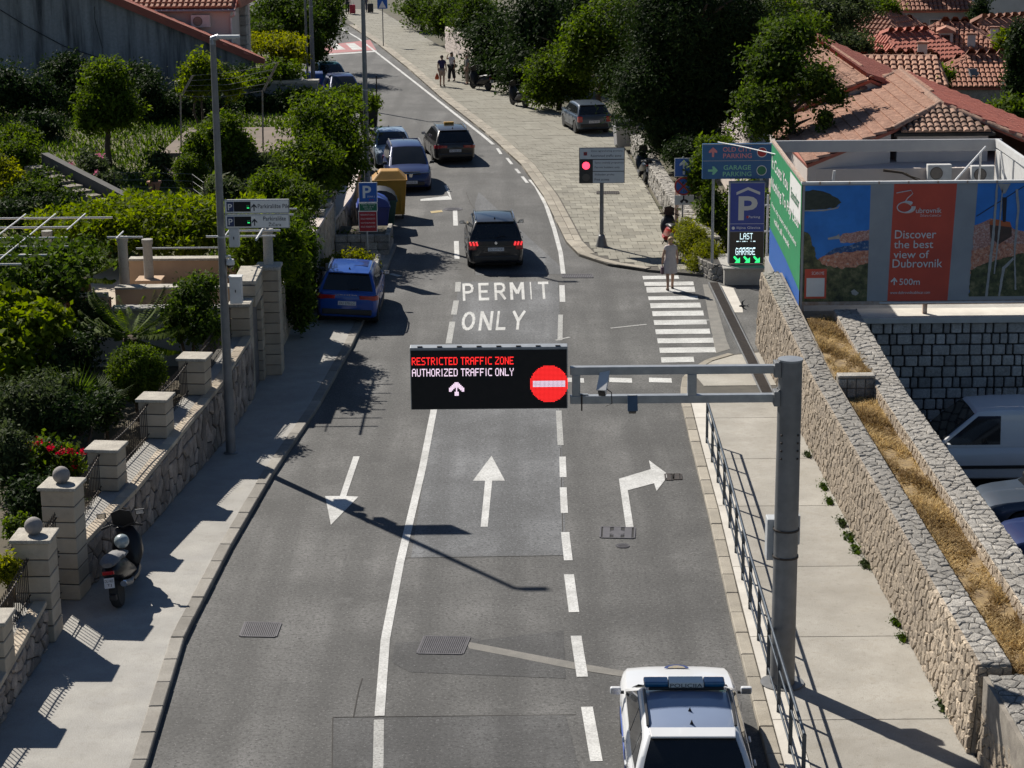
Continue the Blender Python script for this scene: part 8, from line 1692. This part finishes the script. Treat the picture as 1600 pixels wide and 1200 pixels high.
o = shrub('rose_bush', 'loose bush with pink roses in the left garden', [BL(150,262,66,22,18),BL(165,285,65,26,15),BL(135,250,66.5,14,14)], 3000, .11, M['leaf_grey'], 2.2, seed=37, cat='rose bush')
for i, (px, py) in enumerate([(154,242),(110,262),(112,256),(150,270)]): c = AT(px,py,64.8); leaves('bloom', [(c.x,c.y,c.z,.08,.08,.06)], 24, .06, M['leaf_pink'], o, seed=90+i, aspect=.9, core=0, clump=6)
shrub('grape_vine', 'bright vine hanging on the clothes-line wires', [BL(312,108,73,26,18),BL(345,130,73,34,14),BL(300,135,73,18,14),BL(365,135,73,12,20)], 5200, .14, M['leaf_bright'], 3.2, cat='vine', seed=38, lump=.35)
shrub('ivy_bank', 'ivy along the top of the grey terrace wall', [BL(395,125,84.2,34,12),BL(440,112,84.6,34,16),BL(470,150,84,40,14),BL(500,160,86,30,18)], 9000, .13, M['leaf'], 3.6, seed=39)
shrub('ivy_bank', 'vine trailing over the low wall by the far parked cars', [BL(545,148,93,32,12),BL(570,160,91,26,10),BL(520,165,90,24,14)], 6000, .14, M['leaf'], 1.4, seed=40)
shrub('grape_vine', 'yellow-green vine roof beyond the grey terrace wall', [BL(430,66,104,46,10,2.5),BL(450,88,103,28,18),BL(400,62,104,18,8)], 7000, .17, M['leaf_yellow'], 2.5, cat='vine', seed=41)
shrub('tall_hedge', 'big dark hedge with pink flowers at the top beside the road', [BL(440,25,121,52,34),BL(500,30,124,34,44),BL(490,75,119,20,26),BL(410,55,118,32,24),BL(515,10,130,22,25)], 24000, .19, M['leaf_deep'], 1.5, seed=42, lump=.3)
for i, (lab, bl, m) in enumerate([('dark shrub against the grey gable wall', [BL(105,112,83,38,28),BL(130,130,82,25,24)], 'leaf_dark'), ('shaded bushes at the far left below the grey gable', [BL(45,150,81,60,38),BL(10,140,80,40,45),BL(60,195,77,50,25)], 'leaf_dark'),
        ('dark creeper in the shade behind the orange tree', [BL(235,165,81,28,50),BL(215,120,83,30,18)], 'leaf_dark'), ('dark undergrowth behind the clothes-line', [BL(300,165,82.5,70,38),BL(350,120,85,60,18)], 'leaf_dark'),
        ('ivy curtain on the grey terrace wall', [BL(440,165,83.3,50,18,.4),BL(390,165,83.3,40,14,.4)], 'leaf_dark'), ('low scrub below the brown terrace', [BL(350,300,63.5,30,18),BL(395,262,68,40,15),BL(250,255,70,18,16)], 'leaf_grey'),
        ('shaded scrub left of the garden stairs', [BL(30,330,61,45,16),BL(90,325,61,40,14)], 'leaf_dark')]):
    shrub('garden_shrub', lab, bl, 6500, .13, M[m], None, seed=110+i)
# right side
o = tree('conifer_tree', 'huge dark conifer filling the space above the far pavement', (7.6,86.5,-.5), (7.8,87,8.5), .35, [BL(1055,40,87,88,110,2.6),BL(1005,140,86,58,70,1.9),BL(1100,140,87,85,80,2.4),BL(1060,205,85.5,70,42,1.7),BL(1150,60,89,80,100,2.6),BL(1060,-90,88,70,90,2.3)], 75000, .15, M['leaf_dark'], seed=51, lump=.25, aspect=.3, spread=1.5)
tree('leafy_tree', 'spreading green tree whose branch hangs over the pink house roof', (9.6,74.5,-1.7), (10.2,75.2,4.4), .2, [BL(1215,105,76,50,60),BL(1275,130,74.5,34,30),BL(1305,150,74,18,14),BL(1195,175,75,42,45),BL(1240,55,77,45,30),BL(1290,185,73.6,12,14)], 15000, .16, M['leaf_deep'], seed=52, lump=.35)
shrub('garden_shrub', 'leafy bushes at the foot of the big conifer behind the low wall', [BL(1078,240,82,40,24),BL(1040,215,88,30,22)], 9000, .12, M['leaf_dark'], 0, seed=53)
shrub('ivy_bank', 'leafy ivy rising behind the one-way sign and the pylon', [BL(1098,270,71,22,40),BL(1112,330,70,22,45),BL(1165,340,69.5,40,70,.8),BL(1120,225,72,30,12)], 12000, .13, M['leaf'], 0, seed=54)
shrub('juniper', 'feathery yellow-green juniper spilling from the stone planter', [BL(1085,378,67.5,26,26,.8),BL(1103,398,66.3,22,20,.7),BL(1074,362,68.5,16,18,.7),BL(1090,412,66,18,10,.5)], 12000, .14, M['leaf_yellow'], .4, seed=55, aspect=.14, flat=.6)
tree('leafy_tree', 'round bush overhanging the far pavement left of the grey hatchback', (2.6,108.5,0), (2.6,109,3.4), .14, [BL(870,115,108.5,48,38),BL(850,140,108,30,26),BL(900,130,108,30,30)], 12000, .16, M['leaf'], seed=56)
tree('leafy_tree', 'bright broadleaf tree behind the grey hatchback', (4.7,106,0), (4.6,106,5), .16, [BL(925,60,106,45,45),BL(960,40,107,38,45),BL(905,95,105.5,30,25),BL(965,110,105,25,50)], 15000, .2, M['leaf'], seed=57)
for i, (lab, bl) in enumerate([('dark hedge tree behind the three standing people', [BL(775,70,126,50,52),BL(755,110,123,30,25)]), ('tall dark tree above the far parked motorcycle', [BL(840,55,119,62,75),BL(815,110,116,45,40)]), ('dark tree between the far hedge and the conifer', [BL(900,20,125,70,50),BL(860,-10,128,60,40)]), ('hedge at the top of the far pavement', [BL(660,15,158,38,22),BL(720,25,146,50,35)]), ('hedge behind the pinkish block wall', [BL(700,30,146,34,22),BL(745,30,138,40,40)])]):
    tree('hedge_tree', lab, (bl[0][0],bl[0][1],0), (bl[0][0],bl[0][1],bl[0][2]), .18, bl, 13000, .2, M['leaf_deep' if i > 2 else 'leaf_dark'], 'trees along the far pavement', seed=61+i, lump=.3)
for i, (lab, bl, m, n) in enumerate([('grey-green tree at the top among the roofs', [BL(1290,30,113,55,42),BL(1320,10,115,40,30)], 'leaf_grey', 9000), ('bright green tree in front of the roofs at the top', [BL(1270,45,106,24,22),BL(1215,30,108,40,35)], 'leaf', 8000), ('low grey bush beside the pale roof', [BL(1330,72,105,35,14)], 'leaf_grey', 3000), ('tree with mauve flowers near the top', [BL(1380,12,152,28,14),BL(1360,8,153,20,12)], 'leaf', 4000),
        ('slim dark cypress at the right edge', [BL(1592,110,100,18,55,.7),BL(1592,80,100,12,40,.5)], 'leaf_dark', 9000), ('leafy bush at the right edge below the cypress', [BL(1580,180,90,32,26),BL(1545,195,89,20,14)], 'leaf', 7000), ('yellow-green tree left of the cypress', [BL(1572,72,112,16,26)], 'leaf_bright', 3000), ('dark tree beside the tall grey house', [BL(1530,30,158,18,34)], 'leaf_dark', 4000), ('small bush among the sheds of the old town', [BL(1470,118,104,22,12),BL(1440,140,100,30,14)], 'leaf', 3000), ('bush between the small stone house and the pink roof', [BL(1455,170,94,40,20),BL(1500,185,93,40,16)], 'leaf_deep', 5000)]):
    c = bl[0]; tree('leafy_tree', lab, (c[0],c[1],gz(c[0],c[1])), (c[0],c[1],c[2]), .12, bl, n, .2, M[m], 'trees among the old town roofs', seed=71+i, lump=.3)
